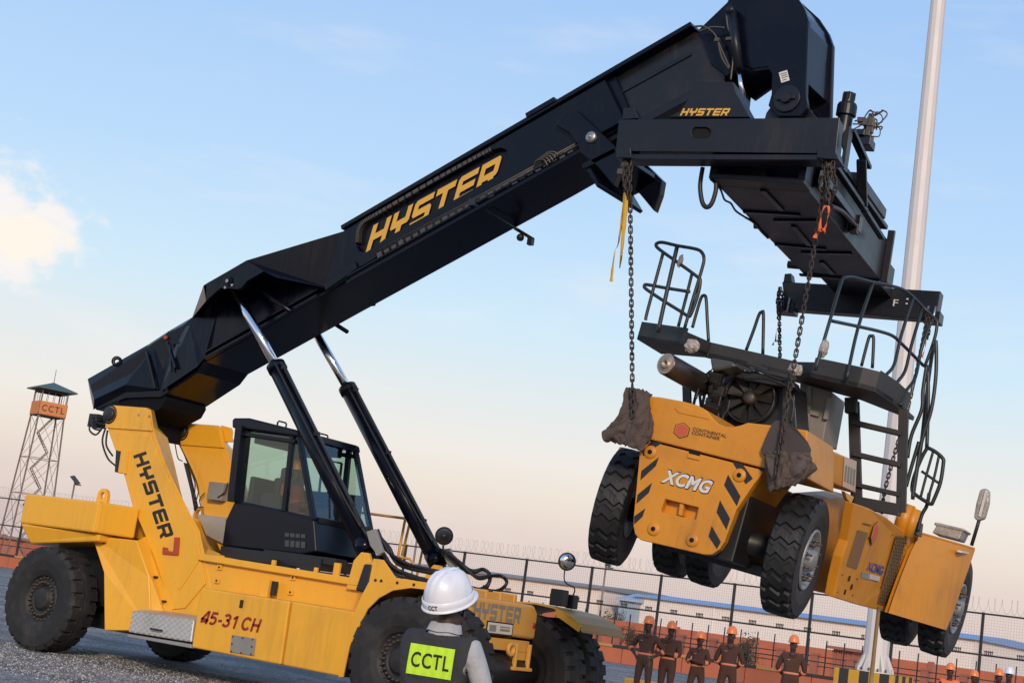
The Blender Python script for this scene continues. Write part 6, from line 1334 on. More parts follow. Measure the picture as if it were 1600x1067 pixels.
def person(label, loc, yaw, pose, height=1.80, hat=HATO, suit=SUIT, group=None, sub=2, bulk=1.0, head_turn=0.0, bands=True, vest=None, legs='stand', cat='person', stance=1.0):
    N, E_ = skeleton(pose, head_turn, 0, bulk, legs, stance); ev = skin_mesh(N, E_, sub); sc = height / 1.84
    root = empty('person', loc, label, cat, group); root.rotation_euler = (0, 0, yaw); root.scale = (sc, sc, sc)
    segs = [(N[a][0], N[b][0], classify(b), b) for a, b in E_]
    mats = [suit, SKIN, SHOE, BANDM]
    for m in mats: ev.materials.append(m)
    nb_ = nearest_bones(ev, segs)
    for p in ev.polygons:
        p.use_smooth = True; c = p.center; best = nb_[p.index]; k = best[1]
        p.material_index = {'suit': 0, 'skin': 1, 'shoe': 2}[k]
        if c.z > 1.50 and abs(c.x) < .13 and pose != 'none' and best[2] in ('nb', 'neck', 'head1', 'head2', 'head3', 'nose'): p.material_index = 1
        pass
    o = B('body', ev, mats, root, off=Vector((0, 0, 0)))
    if bands:
        tf = [tuple(p.vertices) for p in ev.polygons if nb_[p.index][2] in ('spine', 'chest', 'pelvis', 'hipL', 'hipR')]; bv = BVHTree.FromPolygons([v.co for v in ev.vertices], tf); mb = MB(); n = 28; rg = []
        for z in (1.035, 1.040, 1.075, 1.080):
            for q in range(n):
                a = 2 * pi * q / n; d = Vector((cos(a), sin(a), 0)); h = bv.ray_cast(Vector((0, 0, z)) + d * .6, -d); rr_ = (h[0] - Vector((0, 0, z))).length if h[0] else .16; rg.append(Vector((0, 0, z)) + d * (rr_ + (.008 if z in (1.040, 1.075) else .0)))
        mb.add(rg, [(i * n + q, i * n + (q + 1) % n, (i + 1) * n + (q + 1) % n, (i + 1) * n + q) for i in range(3) for q in range(n)], 0, True); B('reflective_band', mb, BANDM, root, off=Vector((0, 0, 0)))
        cm = MB(); h = bv.ray_cast(Vector((.075, .6, 1.33)), Vector((0, -1, 0))); cy_ = h[0].y if h[0] else .12
        cm.box((.075, cy_ + .004, 1.33), (.05, .004, .016)); B('chest_badge', cm, GREYP, root, off=Vector((0, 0, 0)))
        cm = MB(); cm.tube(spline([Vector((-.075, .02, 1.455)), Vector((-.045, .075, 1.44)), Vector((0, .085, 1.40)), Vector((.045, .075, 1.44)), Vector((.075, .02, 1.455)), Vector((.04, -.07, 1.475)), Vector((-.04, -.07, 1.475)), Vector((-.075, .02, 1.455))]), .016, 6); B('collar', cm, suit, root, off=Vector((0, 0, 0)))
        for t in 'LR':
            a, b = N['elbow' + t][0], N['wrist' + t][0]; mb = MB(); mb.cyl(a.lerp(b, .12), a.lerp(b, .34), .060 * bulk, 12, r2=.054 * bulk); B('sleeve_band', mb, BANDM, root, off=Vector((0, 0, 0)))
    hd = Vector((sin(head_turn), cos(head_turn), 0)); mb = MB(); hard_hat(mb, Vector((0, .012, 1.70)), hd, 20, Vector((0, 0, 1)) - hd * .05); B('hard_hat', mb, hat, root, off=Vector((0, 0, 0)))
    mb = MB(); lat = Vector((hd.y, -hd.x, 0))
    for s in (-1, 1): mb.lathe([(.0, .011), (.008, .008), (.011, 0)], Vector((0, .01, 1.655)) + hd * .082 + lat * (.030 * s), hd, 8)
    tag(B('eyes', mb, EYE, root, off=Vector((0, 0, 0))), kind='stuff')
    if vest:
        vm = MB(); vis = {}
        for p in ev.polygons:
            c = p.center; best = nb_[p.index]
            if best[2] in ('spine', 'chest', 'nb', 'shL', 'shR') and .95 < c.z < 1.49:
                ids = []
                for v in p.vertices:
                    if v not in vis: vis[v] = len(vm.v); vv = ev.vertices[v]; vm.v.append(vv.co + vv.normal * .015)
                    ids.append(vis[v])
                vm.f.append(tuple(ids)); vm.m.append(0); vm.s.append(True)
        B('safety_vest', vm, vest, root, off=Vector((0, 0, 0)))
    return root
def at_depth(x, y, depth, z=None):
    p = CAM + ray(x, y) * depth
    if z is not None: p.z = z
    return p
FACE_CAM = atan2(-FW.x, FW.y)              # yaw of someone looking away from the camera
PAVE_Z = 0.0
# five in brown coveralls in front of the wall: head-top spots
grp = 'workers in brown coveralls lined up before the red wall'
for (x, y, dep, pose, h, yw, ht, lab) in (
    (1016, 963, 34.0, 'hips', 1.84, 2.6, .3, 'worker in brown coverall with hands on hips, left end of the row'),
    (1051, 971, 34.0, 'chin', 1.80, 2.7, -.3, 'worker in brown coverall holding a hand to the chin'),
    (1096, 987, 34.3, 'folded', 1.64, 2.9, .1, 'shortest worker in brown coverall with folded arms'),
    (1145, 979, 34.3, 'behind', 1.90, 2.9, .2, 'tall worker in brown coverall, hands behind back, beside the one with folded arms'),
    (1242, 989, 34.3, 'behind', 1.93, 3.0, .2, 'worker in brown coverall standing apart under the hanging wheel')):
    p = at_depth(x, y, dep); top = p.z; p.z = PAVE_Z; person(lab, p, FACE_CAM + yw, pose, max(1.6, min(1.95, top - PAVE_Z)), HATO, SUIT, grp, head_turn=ht, bulk=rr.uniform(1.02, 1.18), stance=rr.uniform(.8, 1.9))
# four bystanders half cut off at the lower right
HIV = pbr('orange_vest_cloth', (.80, .17, .05), .8, 0, .12, 9, .2, 40); DKS = pbr('dark_shirt', (.03, .026, .028), .9, 0, .2, 8)
grp = 'bystanders at the lower right corner'
for (x, y, dep, hat, vest, lab) in ((1486, 1036, 36.0, HATO, HIV, 'bystander with orange hard hat and orange vest near the right corner'), (1523, 1047, 37.5, HATO, None, 'bystander whose orange hard hat is lowest in the right corner'),
                                    (1562, 1045, 36.5, HATO, None, 'bystander with orange hard hat next to the white hard hat'), (1578, 1041, 38.5, HATW, None, 'bystander wearing a white hard hat in the right corner')):
    p = at_depth(x, y, dep); top = p.z; p.z = 0; person(lab, p, FACE_CAM + pi - .4, 'down', max(1.6, min(1.95, top)), hat, DKS, grp, bands=False, vest=vest)
# driver in the cab
hp = W(464, 729, 18.08); DRV = (hp.x - .02, 18.08, hp.z - 1.71)
person('driver in orange hard hat seated inside the black cab', DRV, -pi / 2, 'sit', 1.80, pbr('driver_orange_hat', (.85, .22, .05), .5), pbr('driver_clothes', (.30, .05, .03), .85, 0, .3, 7), None, bands=False, legs='sit', vest=None)

# ---- the man in the foreground, seen from behind
def foreground():
    N, E_ = skeleton('back', .30, 0, 1.06); ev = skin_mesh(N, E_, 3)
    dep = 8.15; p = at_depth(694, 1000, dep, 0); yaw = FACE_CAM - radians(24)
    root = empty('person', p, 'man in white hard hat and dark vest lettered CCTL, seen from behind', 'person'); root.rotation_euler = (0, 0, yaw); root.scale = (.985, .985, .985)
    Z = Vector((0, 0, 0))
    SHIRT = pbr('grey_shirt', (.40, .40, .41), .85, 0, .12, 5, 1.0, 11); TROU = pbr('dark_trousers', (.03, .03, .035), .9, 0, .2, 6, .3, 20); VEST = pbr('charcoal_vest', (.030, .030, .032), .85, 0, .25, 6, 1.0, 12); LIME = pbr('lime_panel', (.50, .78, .03), .75, 0, .10, 6, .6, 16)
    segs = [(N[a][0], N[b][0], classify(b), b) for a, b in E_]; near = nearest_bones(ev, segs)
    for m in (SHIRT, SKIN, SHOE, TROU): ev.materials.append(m)
    for q in ev.polygons:
        q.use_smooth = True; c = q.center; best = near[q.index]
        q.material_index = {'suit': 0, 'skin': 1, 'shoe': 2}[best[1]]
        if best[1] == 'suit' and c.z < .93 and not best[2].startswith(('wrist', 'elbow')): q.material_index = 3
        if best[2] in ('nb',) and c.z > 1.50: q.material_index = 1
    B('body', ev, None, root, off=Z)
    vm = MB(); vis = {}
    for q in ev.polygons:
        c = q.center; b_ = near[q.index]
        if b_[2][:4] in ('wris', 'palm') or b_[2][0] in 'fgt' or b_[2][:2] in ('h0', 'h1', 'h2', 'h3'): continue
        lim = .26 if c.x < 0 else .188
        if b_[2].startswith('elbow') and c.z < 1.33 and c.x > .17: continue
        if b_[2] == 'elbowL' and c.z < 1.20: continue
        if .86 < c.z < 1.478 - .0 * abs(c.x) and abs(c.x) < lim and b_[2] not in ('neck',):
            ids = []
            for v in q.vertices:
                if v not in vis: vis[v] = len(vm.v); vv = ev.vertices[v]; vm.v.append(vv.co + vv.normal * (.015 + .007 * noise.noise(vv.co * 6)))
                ids.append(vis[v])
            vm.f.append(tuple(ids)); vm.m.append(1 if 1.125 < c.z < 1.165 else 0); vm.s.append(True)
    ecount = {}
    for f in vm.f:
        for a, b in zip(f, f[1:] + f[:1]): ecount[(min(a, b), max(a, b))] = ecount.get((min(a, b), max(a, b)), 0) + 1
    nbv = {}
    for (a, b), n_ in ecount.items():
        if n_ == 1: nbv.setdefault(a, []).append(b); nbv.setdefault(b, []).append(a)
    for it in range(14):
        new = {v: (vm.v[v] * 1.0 + sum((vm.v[w] for w in ws), Vector())) / (1 + len(ws)) for v, ws in nbv.items()}
        for v, p_ in new.items(): vm.v[v] = p_
    vest = B('safety_vest', vm, [VEST, LIME], root, off=Z)
    bvh = BVHTree.FromPolygons(vm.v, vm.f)
    def proj(x, z, lift):
        h = bvh.ray_cast(Vector((x, -1, z)), Vector((0, 1, 0)))
        y = h[0].y if h[0] else -.12
        return Vector((x, y - lift, z))
    nx, nz_ = 24, 16; X0, X1, Z0, Z1 = -.140, .125, 1.245, 1.405
    mb = MB(); mb.add([proj(X0 + (X1 - X0) * i / nx, Z0 + (Z1 - Z0) * j / nz_, .007 + .002 * sin(i * 1.3)) for j in range(nz_ + 1) for i in range(nx + 1)], [(j * (nx + 1) + i, j * (nx + 1) + i + 1, (j + 1) * (nx + 1) + i + 1, (j + 1) * (nx + 1) + i) for j in range(nz_) for i in range(nx)], 0, True)
    B('vest_panel', mb, LIME, vest, off=Z)
    vs, fs, asp = text2d('CCTL', .012, 1.12); mb = MB(); mb.add([proj(X0 + .022 + .225 * x, Z0 + .04 + .08 * y, .011 + .002 * z) for x, y, z in vs], fs); B('lettering', mb, DECALK, vest, off=Z)
    # shirt collar
    mb = MB(); cl = []
    for (r, z, o_) in ((.090, 1.452, -.012), (.080, 1.49, -.010), (.074, 1.535, -.004), (.080, 1.53, -.006), (.093, 1.485, -.014)):
        for j in range(28):
            a = 2 * pi * j / 28; cl.append(Vector((r * 1.08 * cos(a), r * sin(a) + o_, z - .022 * max(0, sin(a)) + .003 * sin(5 * a))))
    mb.add(cl, [(i * 28 + j, i * 28 + (j + 1) % 28, (i + 1) * 28 + (j + 1) % 28, (i + 1) * 28 + j) for i in range(4) for j in range(28)], 0, True); B('collar', mb, SHIRT, root, off=Z)
    # hard hat, worn tipped to the right, with lettered rim band, harness and ear
    hd = Vector((sin(.30), cos(.30), 0)); lat = Vector((hd.y, -hd.x, 0)); c = Vector((0, -.014, 1.650)) ; upv = Vector((0, 0, 1)) - hd * .48 + lat * .10
    mb = MB(); hard_hat(mb, c, hd, 56, upv, True, 1.10); hat = B('hard_hat', mb, HATW, root, off=Z)
    upn = upv.normalized(); f_ = (hd - upn * hd.dot(upn)).normalized(); l_ = f_.cross(upn)
    mb = MB(); n = 56; ring_ = []
    for (k, z) in ((1.135, .0), (1.15, .018), (1.145, .040), (1.10, .044)):
        for j in range(n): a = 2 * pi * j / n; ring_.append(c + l_ * (.112 * k * cos(a)) + f_ * (.136 * k * sin(a)) + upn * z)
    mb.add(ring_, [(i * n + j, i * n + (j + 1) % n, (i + 1) * n + (j + 1) % n, (i + 1) * n + j) for i in range(3) for j in range(n)], 0, True); B('rim_band', mb, HATW, hat, off=Z)
    vs, fs, asp = text2d('CCT', .02, 1.05); mb = MB()
    a0 = 0
    out = []
    for x, y, z in vs:
        # wrap round the back-left of the rim, reading left to right from behind
        a = -pi / 2 + radians(48) - (1 - x) * .42 + .0; a = radians(-88) + x * .42
        out.append(c + l_ * ((.112 * 1.165 + .001 * z) * cos(a)) + f_ * ((.136 * 1.165 + .001 * z) * sin(a)) + upn * (.008 + .026 * y))
    mb.add(out, fs); B('lettering', mb, DECALK, hat, off=Z)
    mb = MB(); e = Vector((0, .0, 1.63)) + lat * .083
    mb.tube(spline([e + Vector((0, 0, .035)), e + lat * .010 - hd * .02 + Vector((0, 0, .02)), e + lat * .012 - hd * .018 + Vector((0, 0, -.015)), e + Vector((0, 0, -.035))]), .008, 6); B('ear', mb, SKIN, root, off=Z)
    mb = MB(); mb.tube(spline([c + lat * .10 + hd * .03, e + hd * .03 + Vector((0, 0, -.02)), Vector((0, .02, 1.54)) + hd * .085 + lat * .02]), .006, 6); B('chin_strap', mb, DECALK, hat, off=Z)
foreground()
# ================================================================== YARD EDGE: pavement, wall, fence
KY = pbr('kerb_yellow', (.55, .30, .03), .8, 0, .15, 4, .1, 40); KB = pbr('kerb_black', (.03, .03, .03), .8, 0, .2, 4); CONC = pbr('concrete', (.30, .28, .26), .9, 0, .15, 2, .2, 30)
FY = FENCE_Y
zT = W(1034, 899, FY).z; zM = W(1100, 965, FY).z; zL = W(1100, 1008, FY).z; zW = W(1100, 1027, FY).z
WALLM = pbr('red_wall_plaster', (.46, .135, .065), .9, 0, .18, 1.5, .1, 20, dirt=(.30, .12, .07), dirt_amt=.5, dirt_scale=.6)
wl_ = empty('wall', (-32, FY, 0), 'low red plastered wall along the foot of the wire fence', 'wall')
mb = MB(); pm0 = MB(); pm0.box((0, 0, 0), (2.96, .30, zW - .12 - PAVE_Z * 0)); PANEL = pm0.mesh('wall_panel'); PANEL.materials.append(WALLM)
for k in range(-24, 12):
    o = bpy.data.objects.new('wall_panel', PANEL); col.objects.link(o); o.parent = wl_; o.location = (k * 3.0, 0, (zW - .12) / 2)
cp0 = MB(); cp0.box((0, 0, 0), (.98, .40, .12)); c1 = cp0.mesh('coping'); c1.materials.append(KB); cp1 = MB(); cp1.box((0, 0, 0), (.98, .40, .12)); c2 = cp1.mesh('coping'); c2.materials.append(pbr('coping_yellow', (.45, .24, .08), .85, 0, .2, 5))
for k in range(-72, 36):
    o = bpy.data.objects.new('coping', c2 if k % 4 == 1 else c1); col.objects.link(o); o.parent = wl_; o.location = (k * 1.0 + .5, 0, zW - .06)
FENM = pbr('fence_black', (.018, .016, .018), .6, 0, .2, 4)
fen = empty('fence', (-32, FY, 0), 'tall black wire mesh fence topped with coiled razor wire', 'fence')
xs = []; x = W(1034, 899, FY).x
sp = (W(1145, 913, FY).x - W(923, 885, FY).x) / 2
x -= sp * 22
pp = MB(); bx(pp, -.05, .05, -.05, .05, 0, zT + .05 - zW); POST = pp.mesh('post'); POST.materials.append(FENM)
while x < 25:
    o = bpy.data.objects.new('post', POST); col.objects.link(o); o.parent = fen; o.location = (x + 32, .0, zW + .004); xs.append(x); x += sp
X0, X1 = xs[0], xs[-1]
mb = MB(); 
for z, s in ((zT, .07), (zM, .07), (zL, .045)): mb.box(((X0 + X1) / 2, FY - .06, z), (X1 - X0, .05, s))
B('rail', mb, FENM, fen)
mb = MB(); x = X0
WIRE = pbr('mesh_wire', (.16, .14, .14), .6, .3, .1, 4)
while x < X1:
    mb.add([(x, FY - .095, zW), (x + .0045, FY - .095, zW), (x + .0045, FY - .095, zT), (x, FY - .095, zT), (x + .0035, FY - .088, zW), (x + .0035, FY - .088, zT)], [(0, 1, 2, 3), (0, 3, 5, 4), (1, 4, 5, 2)]); x += .11
z = zW + .1
while z < zT: mb.box(((X0 + X1) / 2, FY - .10, z), (X1 - X0, .004, .004)); z += .11
tag(B('wire_mesh', mb, WIRE, fen), kind='stuff')
mb = MB(); pts = []; n = int((X1 - X0) / .30)
for k in range(n * 10):
    a = 2 * pi * k / 10; rr = .30 * (1 + .12 * noise.noise(Vector((k * .013, 0, 0)))); pts.append(Vector((X0 + k * .03 + .05 * sin(a * .37), FY - .05 + rr * cos(a) * .8, zT + .36 + rr * sin(a))))
mb.tube(pts, .0065, 3); tag(B('razor_wire', mb, pbr('razor_steel', (.50, .45, .43), .5, .4, .1, 5), fen), kind='stuff')
# comb-like spike clusters on the middle rail
sc_ = MB()
for k in range(5): sc_.box((-.14 + k * .07, 0, .02), (.028, .03, .22))
sc_.box((0, 0, .08), (.36, .02, .03)); sc_.box((0, 0, -.04), (.36, .02, .03)); SPK = sc_.mesh('spike_comb'); SPK.materials.append(FENM)
x = W(1015, 951, FY).x; dx = (W(1263, 986, FY).x - x) / 6; x -= dx * 16
for k in range(34):
    o = bpy.data.objects.new('spike_comb', SPK); col.objects.link(o); o.parent = fen; o.location = (x + dx * k + 32, -.10, zM + .06)

# brick pillars of the plot behind, with thin rails
PIL = pbr('red_brick_pillar', (.34, .12, .075), .9, 0, .25, 6, .2, 30)
pilm = MB(); bx(pilm, -.17, .17, -.17, .17, .0, 1.55); bx(pilm, -.21, .21, -.21, .21, 1.55, 1.65); PM = pilm.mesh('pillar_shaft'); PM.materials.append(PIL)
in_f = empty('rail_fence', (-30, 72, .0), 'low rail fence between red pillars on the red earth behind', 'fence')
xw = W(1064, 1000, 72).x; dxp = (W(1273, 1030, 72).x - xw) / 4
for k in range(-9, 10):
    o = bpy.data.objects.new('pillar', PM); col.objects.link(o); o.parent = in_f; o.location = (xw + dxp * k + 30, 0, 0)
mb = MB()
for z in (.55, 1.05, 1.5): mb.box((xw + dxp * .5, 72, z), (dxp * 19, .04, .045))
B('rail', mb, FENM, in_f)
mb = MB(); q = MB(); bx(q, -.025, .025, -.025, .025, 0, 2.3); QP = q.mesh('post'); QP.materials.append(FENM)
for k in range(-18, 20):
    o = bpy.data.objects.new('post', QP); col.objects.link(o); o.parent = in_f; o.location = (xw + dxp * (k + .5) / 2 * 1.0 + 30, .2, 0)

# long red boundary wall of the next plot
bw_ = empty('boundary_wall', (-40, 98, 0), 'long plain red wall in front of the white warehouses', 'wall')
zb_ = W(1200, 1001, 98).z; q = MB(); q.box((0, 0, zb_ / 2), (5.94, .25, zb_)); BP = q.mesh('wall_panel'); BP.materials.append(WALLM); q = MB(); q.box((0, 0, zb_ / 2 + .06), (.34, .34, zb_ + .12)); BQ = q.mesh('pier'); BQ.materials.append(PIL)
for k in range(-14, 16):
    for me_, dx_, nm_ in ((BP, 0, 'wall_panel'), (BQ, 3.0, 'pier')):
        o = bpy.data.objects.new(nm_, me_); col.objects.link(o); o.parent = bw_; o.location = (k * 6.0 + dx_, 0, 0)
# ---- warehouses
def wall_mat(n, c): return pbr(n, c, .8, 0, .06, .3, .0, 30, dirt=(.45, .33, .25), dirt_amt=.25, dirt_scale=.15)
def warehouse(label, pl_top, pl_eave, Y, depth, wallc, roofc, nm, windows=0):
    a = W(*pl_top[0], Y); b = W(*pl_top[1], Y); e = W(*pl_eave[0], Y); e2 = W(*pl_eave[1], Y)
    xa, xb = a.x, b.x; ze = (e.z + e2.z) / 2; zt = (a.z + b.z) / 2
    r = empty('warehouse', ((xa + xb) / 2, Y, 0), label, 'warehouse')
    mb = MB(); bx(mb, xa, xb, Y, Y + depth, 0, ze); B('wall', mb, wall_mat(nm + '_wall', wallc), r)
    mb = MB(); A = [Vector((xa - .3, Y - .4, ze)), Vector((xa - .3, Y - .4, ze + .15)), Vector((xa - .3, Y + depth * .25, zt)), Vector((xa - .3, Y + depth * .75, zt)), Vector((xa - .3, Y + depth + .4, ze))]
    mb.prism(A, (xb - xa + .6, 0, 0)); rf = B('roof', mb, pbr(nm + '_roof', roofc, .6, .0, .05, .4), r)
    # wall sheets and a few roof lights as pieces
    n = max(4, int((xb - xa) / 6)); q = MB(); bx(q, -.05, .05, -.06, 0, .1, ze - .05); RM = q.mesh('pilaster'); RM.materials.append(wall_mat(nm + '_wall', wallc))
    for k in range(n + 1):
        o = bpy.data.objects.new('pilaster', RM); col.objects.link(o); o.parent = r; o.location = (xa + (xb - xa) * k / n - OFF[r.name].x, 0, 0)
    if windows:
        q = MB(); bx(q, -1.1, 1.1, -.05, .0, -.5, .5); WM = q.mesh('window'); WM.materials.append(pbr('far_window', (.10, .11, .13), .3))
        for k in range(windows):
            o = bpy.data.objects.new('window', WM); col.objects.link(o); o.parent = r; o.location = (xa + (xb - xa) * (k + .5) / windows - OFF[r.name].x, 0, ze * .62)
    return r
warehouse('long white warehouse with a bright blue roof behind the fence', ((997, 921), (1526, 989)), ((997, 931), (1526, 1000)), 120, 26, (.80, .74, .68), (.20, .36, .62), 'blue')
warehouse('white warehouse with a grey roof behind the hoses and mirror', ((640, 868), (938, 918)), ((640, 877), (940, 926)), 118, 24, (.80, .72, .64), (.22, .235, .25), 'grey')
warehouse('pale blue shed with a gable roof between the two warehouses', ((971, 924), (995, 924)), ((971, 938), (995, 940)), 119, 14, (.30, .40, .50), (.38, .46, .54), 'shed')
warehouse('dull red brick shed beside the pale blue shed', ((941, 931), (970, 932)), ((941, 938), (970, 938)), 123, 12, (.26, .15, .14), (.40, .40, .44), 'redshed')
warehouse('beige building with dark windows at the right edge', ((1562, 999), (1690, 1015)), ((1562, 1003), (1690, 1019)), 150, 18, (.42, .37, .33), (.36, .33, .31), 'beige', 5)
warehouse('small red brick building behind the light mast', ((1303, 1011), (1334, 1013)), ((1303, 1014), (1334, 1017)), 78, 5, (.36, .13, .08), (.30, .12, .09), 'brick')
warehouse('low red building at the left edge behind the rear tyre', ((-60, 826), (42, 842)), ((-60, 830), (42, 846)), 95, 10, (.50, .16, .08), (.34, .22, .18), 'leftred')
# blue hills far off at the right
mb = MB(); rv = random.Random(2); 
def hill(x0, x1, D, h, seed):
    P = []; n = 40
    for k in range(n + 1):
        t = k / n; p = CAM + ray(x0 + (x1 - x0) * t, 1000) * D; P.append(Vector((p.x, p.y, h * (sin(pi * t) ** .8) * (.7 + .5 * noise.noise(Vector((seed, t * 5, 0)))))))
    A = [Vector((p.x, p.y, -5)) for p in P]; back = FW.copy(); back.z = 0
    T = [p + back * 300 for p in P]; Bk = [Vector((p.x, p.y, -5)) + back * 900 for p in P]
    mb.add(A + T + Bk, [(i, i + 1, n + 1 + i + 1, n + 1 + i) for i in range(n)] + [(n + 1 + i, n + 2 + i, 2 * n + 3 + i, 2 * n + 2 + i) for i in range(n)], 0, True)
hill(1380, 1700, 2000, 48, 3.0); hill(700, 1150, 2300, 22, 8.0)
tag(B('hills', mb, pbr('far_hills', (.22, .25, .32), 1, 0, .1, .002)), kind='structure')

# ---- light mast on its striped plinth
pb = W(1366, 1050, 50); mast = empty('light_mast', (pb.x, pb.y, 0), 'pale tapering light mast on a yellow and black plinth', 'light mast')
MASTM = pbr('mast_paint', (.62, .58, .56), .5, 0, .05, 1.5, dirt=(.45, .38, .33), dirt_amt=.3, dirt_scale=.5)
zb = pb.z; r0 = .40
mb = MB(); mb.lathe([(.62, zb), (.62, zb + .03), (.42, zb + .08), (.41, zb + 1.0), (.40, zb + 2.0), (.26, zb + 24)], (pb.x, pb.y, 0), (0, 0, 1), 12, smooth=False); B('shaft', mb, MASTM, mast)
mb = MB()
for k in range(12):
    a = 2 * pi * k / 12 + .26; d = Vector((cos(a), sin(a), 0)); A = [Vector((pb.x, pb.y, 0)) + d * r + Vector((0, 0, z)) for r, z in ((.38, zb + .03), (.62, zb + .03), (.62, zb + .10), (.40, zb + .60))]; t = Vector((-d.y, d.x, 0)) * .04; mb.loft([p - t for p in A], [p + t for p in A]); 
B('rib', mb, MASTM, mast)
mb = MB()
for k in range(12): a = 2 * pi * k / 12; mb.cyl((pb.x + .55 * cos(a), pb.y + .55 * sin(a), zb), (pb.x + .55 * cos(a), pb.y + .55 * sin(a), zb + .14), .03, 6)
B('bolt', mb, DSTEEL, mast)
mb = MB(); bx(mb, pb.x - 1.0, pb.x + 1.0, pb.y - 1.0, pb.y + 1.0, PAVE_Z, zb - .002); pln = B('plinth', mb, KY, mast, .02)
for s in range(3):
    mb = MB(); x = pb.x - 1.0 + .34 + s * .68; A = [Vector((x - .16, pb.y - 1.004, zb)), Vector((x + .16, pb.y - 1.004, zb)), Vector((x + .16, pb.y - 1.004, PAVE_Z)), Vector((x - .16, pb.y - 1.004, PAVE_Z))]; mb.prism(A, (0, .003, 0)); mb.prism([Vector((x - .16, pb.y - 1.0, zb)), Vector((x + .16, pb.y - 1.0, zb)), Vector((x + .16, pb.y + 1, zb)), Vector((x - .16, pb.y + 1, zb))], (0, 0, .003)); B('stripe', mb, KB, pln)
    mb = MB(); y = pb.y - 1.0 + .34 + s * .68; mb.prism([Vector((pb.x + 1.001, y - .16, zb)), Vector((pb.x + 1.001, y + .16, zb)), Vector((pb.x + 1.001, y + .16, PAVE_Z)), Vector((pb.x + 1.001, y - .16, PAVE_Z))], (.003, 0, 0)); B('stripe', mb, KB, pln)
# brown rope hanging from the slung machine
a = TF.wld(TF.at(1373, 950, 1, 2.4)); b = at_depth(1361, 1063, 17.6); P_ = [a.lerp(b, t / 10) + Vector((0, 0, 0)) for t in range(11)] + [at_depth(1352, 1130, 17.4)]
mb = MB(); mb.tube(P_, .024, 8); o = B('guide_rope', mb, pbr('tan_webbing', (.28, .17, .06), .8, 0, .2, 8), None, off=P_[0]); o.location = P_[0]; tag(o, 'tan guide rope hanging from the slung machine before the mast foot', 'rope')
p = at_depth(1010, 1062, 40.0, 0); o = MB(); bx(o, p.x - .55, p.x + .9, p.y - .2, p.y + .2, 0, .33); r_ = B('barrier_block', o, KY, None, .03, off=p); r_.location = p; tag(r_, 'yellow concrete block on the ground between the first two workers', 'block')

# ---- watch tower
D = 140.0; base = at_depth(32, 870, D, 0); tw = empty('watch_tower', base, 'steel watch tower with an orange cabin lettered CCTL', 'watch tower')
def th(x, y): return (CAM + ray(x, y) * D).z
yw = FACE_CAM + radians(33); ux = Vector((cos(yw), sin(yw), 0)); uy = Vector((-sin(yw), cos(yw), 0))
zc0, zc1, zw1, ze_, za = th(62, 645), th(62, 624), th(66, 609), th(66, 603), th(80, 592)
TGAL = pbr('tower_steel', (.26, .19, .155), .7, .3, .2, 2); TGO = pbr('tower_orange', (.62, .22, .06), .7, 0, .1, 1); TRF = pbr('tower_roof', (.06, .11, .105), .6, 0, .1, 1); TDK = pbr('tower_dark', (.05, .05, .05), .7)
hw = 1.18
def tp(a, b, z, k=1.0): return base + ux * (a * hw * k) + uy * (b * hw * k) + Vector((0, 0, z))
cor = [(-1, -1), (1, -1), (1, 1), (-1, 1)]
def kz(z): return 1.0 + .55 * (zc0 - z) / zc0
mb = MB()
for a, b in cor: mb.bar(tp(a, b, 0, kz(0)), tp(a, b, zc0, 1), .11, .11); mb.bar(tp(a, b, zc0, 1), tp(a, b, ze_, 1), .09, .09)
B('stay', mb, TGAL, tw)
mb = MB(); lv = [0, zc0 * .22, zc0 * .45, zc0 * .70, zc0]
for i in range(4):
    z0, z1 = lv[i], lv[i + 1]
    for s in range(4):
        p, q = cor[s], cor[(s + 1) % 4]; mb.bar(tp(*p, z0, kz(z0)), tp(*q, z1, kz(z1)), .035, .035); mb.bar(tp(*q, z0, kz(z0)), tp(*p, z1, kz(z1)), .035, .035); mb.bar(tp(*p, z1, kz(z1)), tp(*q, z1, kz(z1)), .06, .06)
B('rail', mb, TGAL, tw)
mb = MB()      # zig-zag stair
for i in range(8):
    z0 = zc0 * i / 8; z1 = zc0 * (i + 1) / 8; s = 1 if i % 2 else -1
    for o_ in (-.25, .25): mb.bar(tp(-.5 * s, o_, z0), tp(.5 * s, o_, z1), .05, .08)
    for k in range(7): t = k / 7; c = tp(-.5 * s + s * t, 0, z0 + (z1 - z0) * t); mb.bar(c - uy * .3, c + uy * .3, .14, .03)
tag(B('stair', mb, TGAL, tw), kind='stuff')
def quad(a, b, z0, z1, k, th_=.06):
    p = [tp(*a, z0, k), tp(*b, z0, k), tp(*b, z1, k), tp(*a, z1, k)]; return p
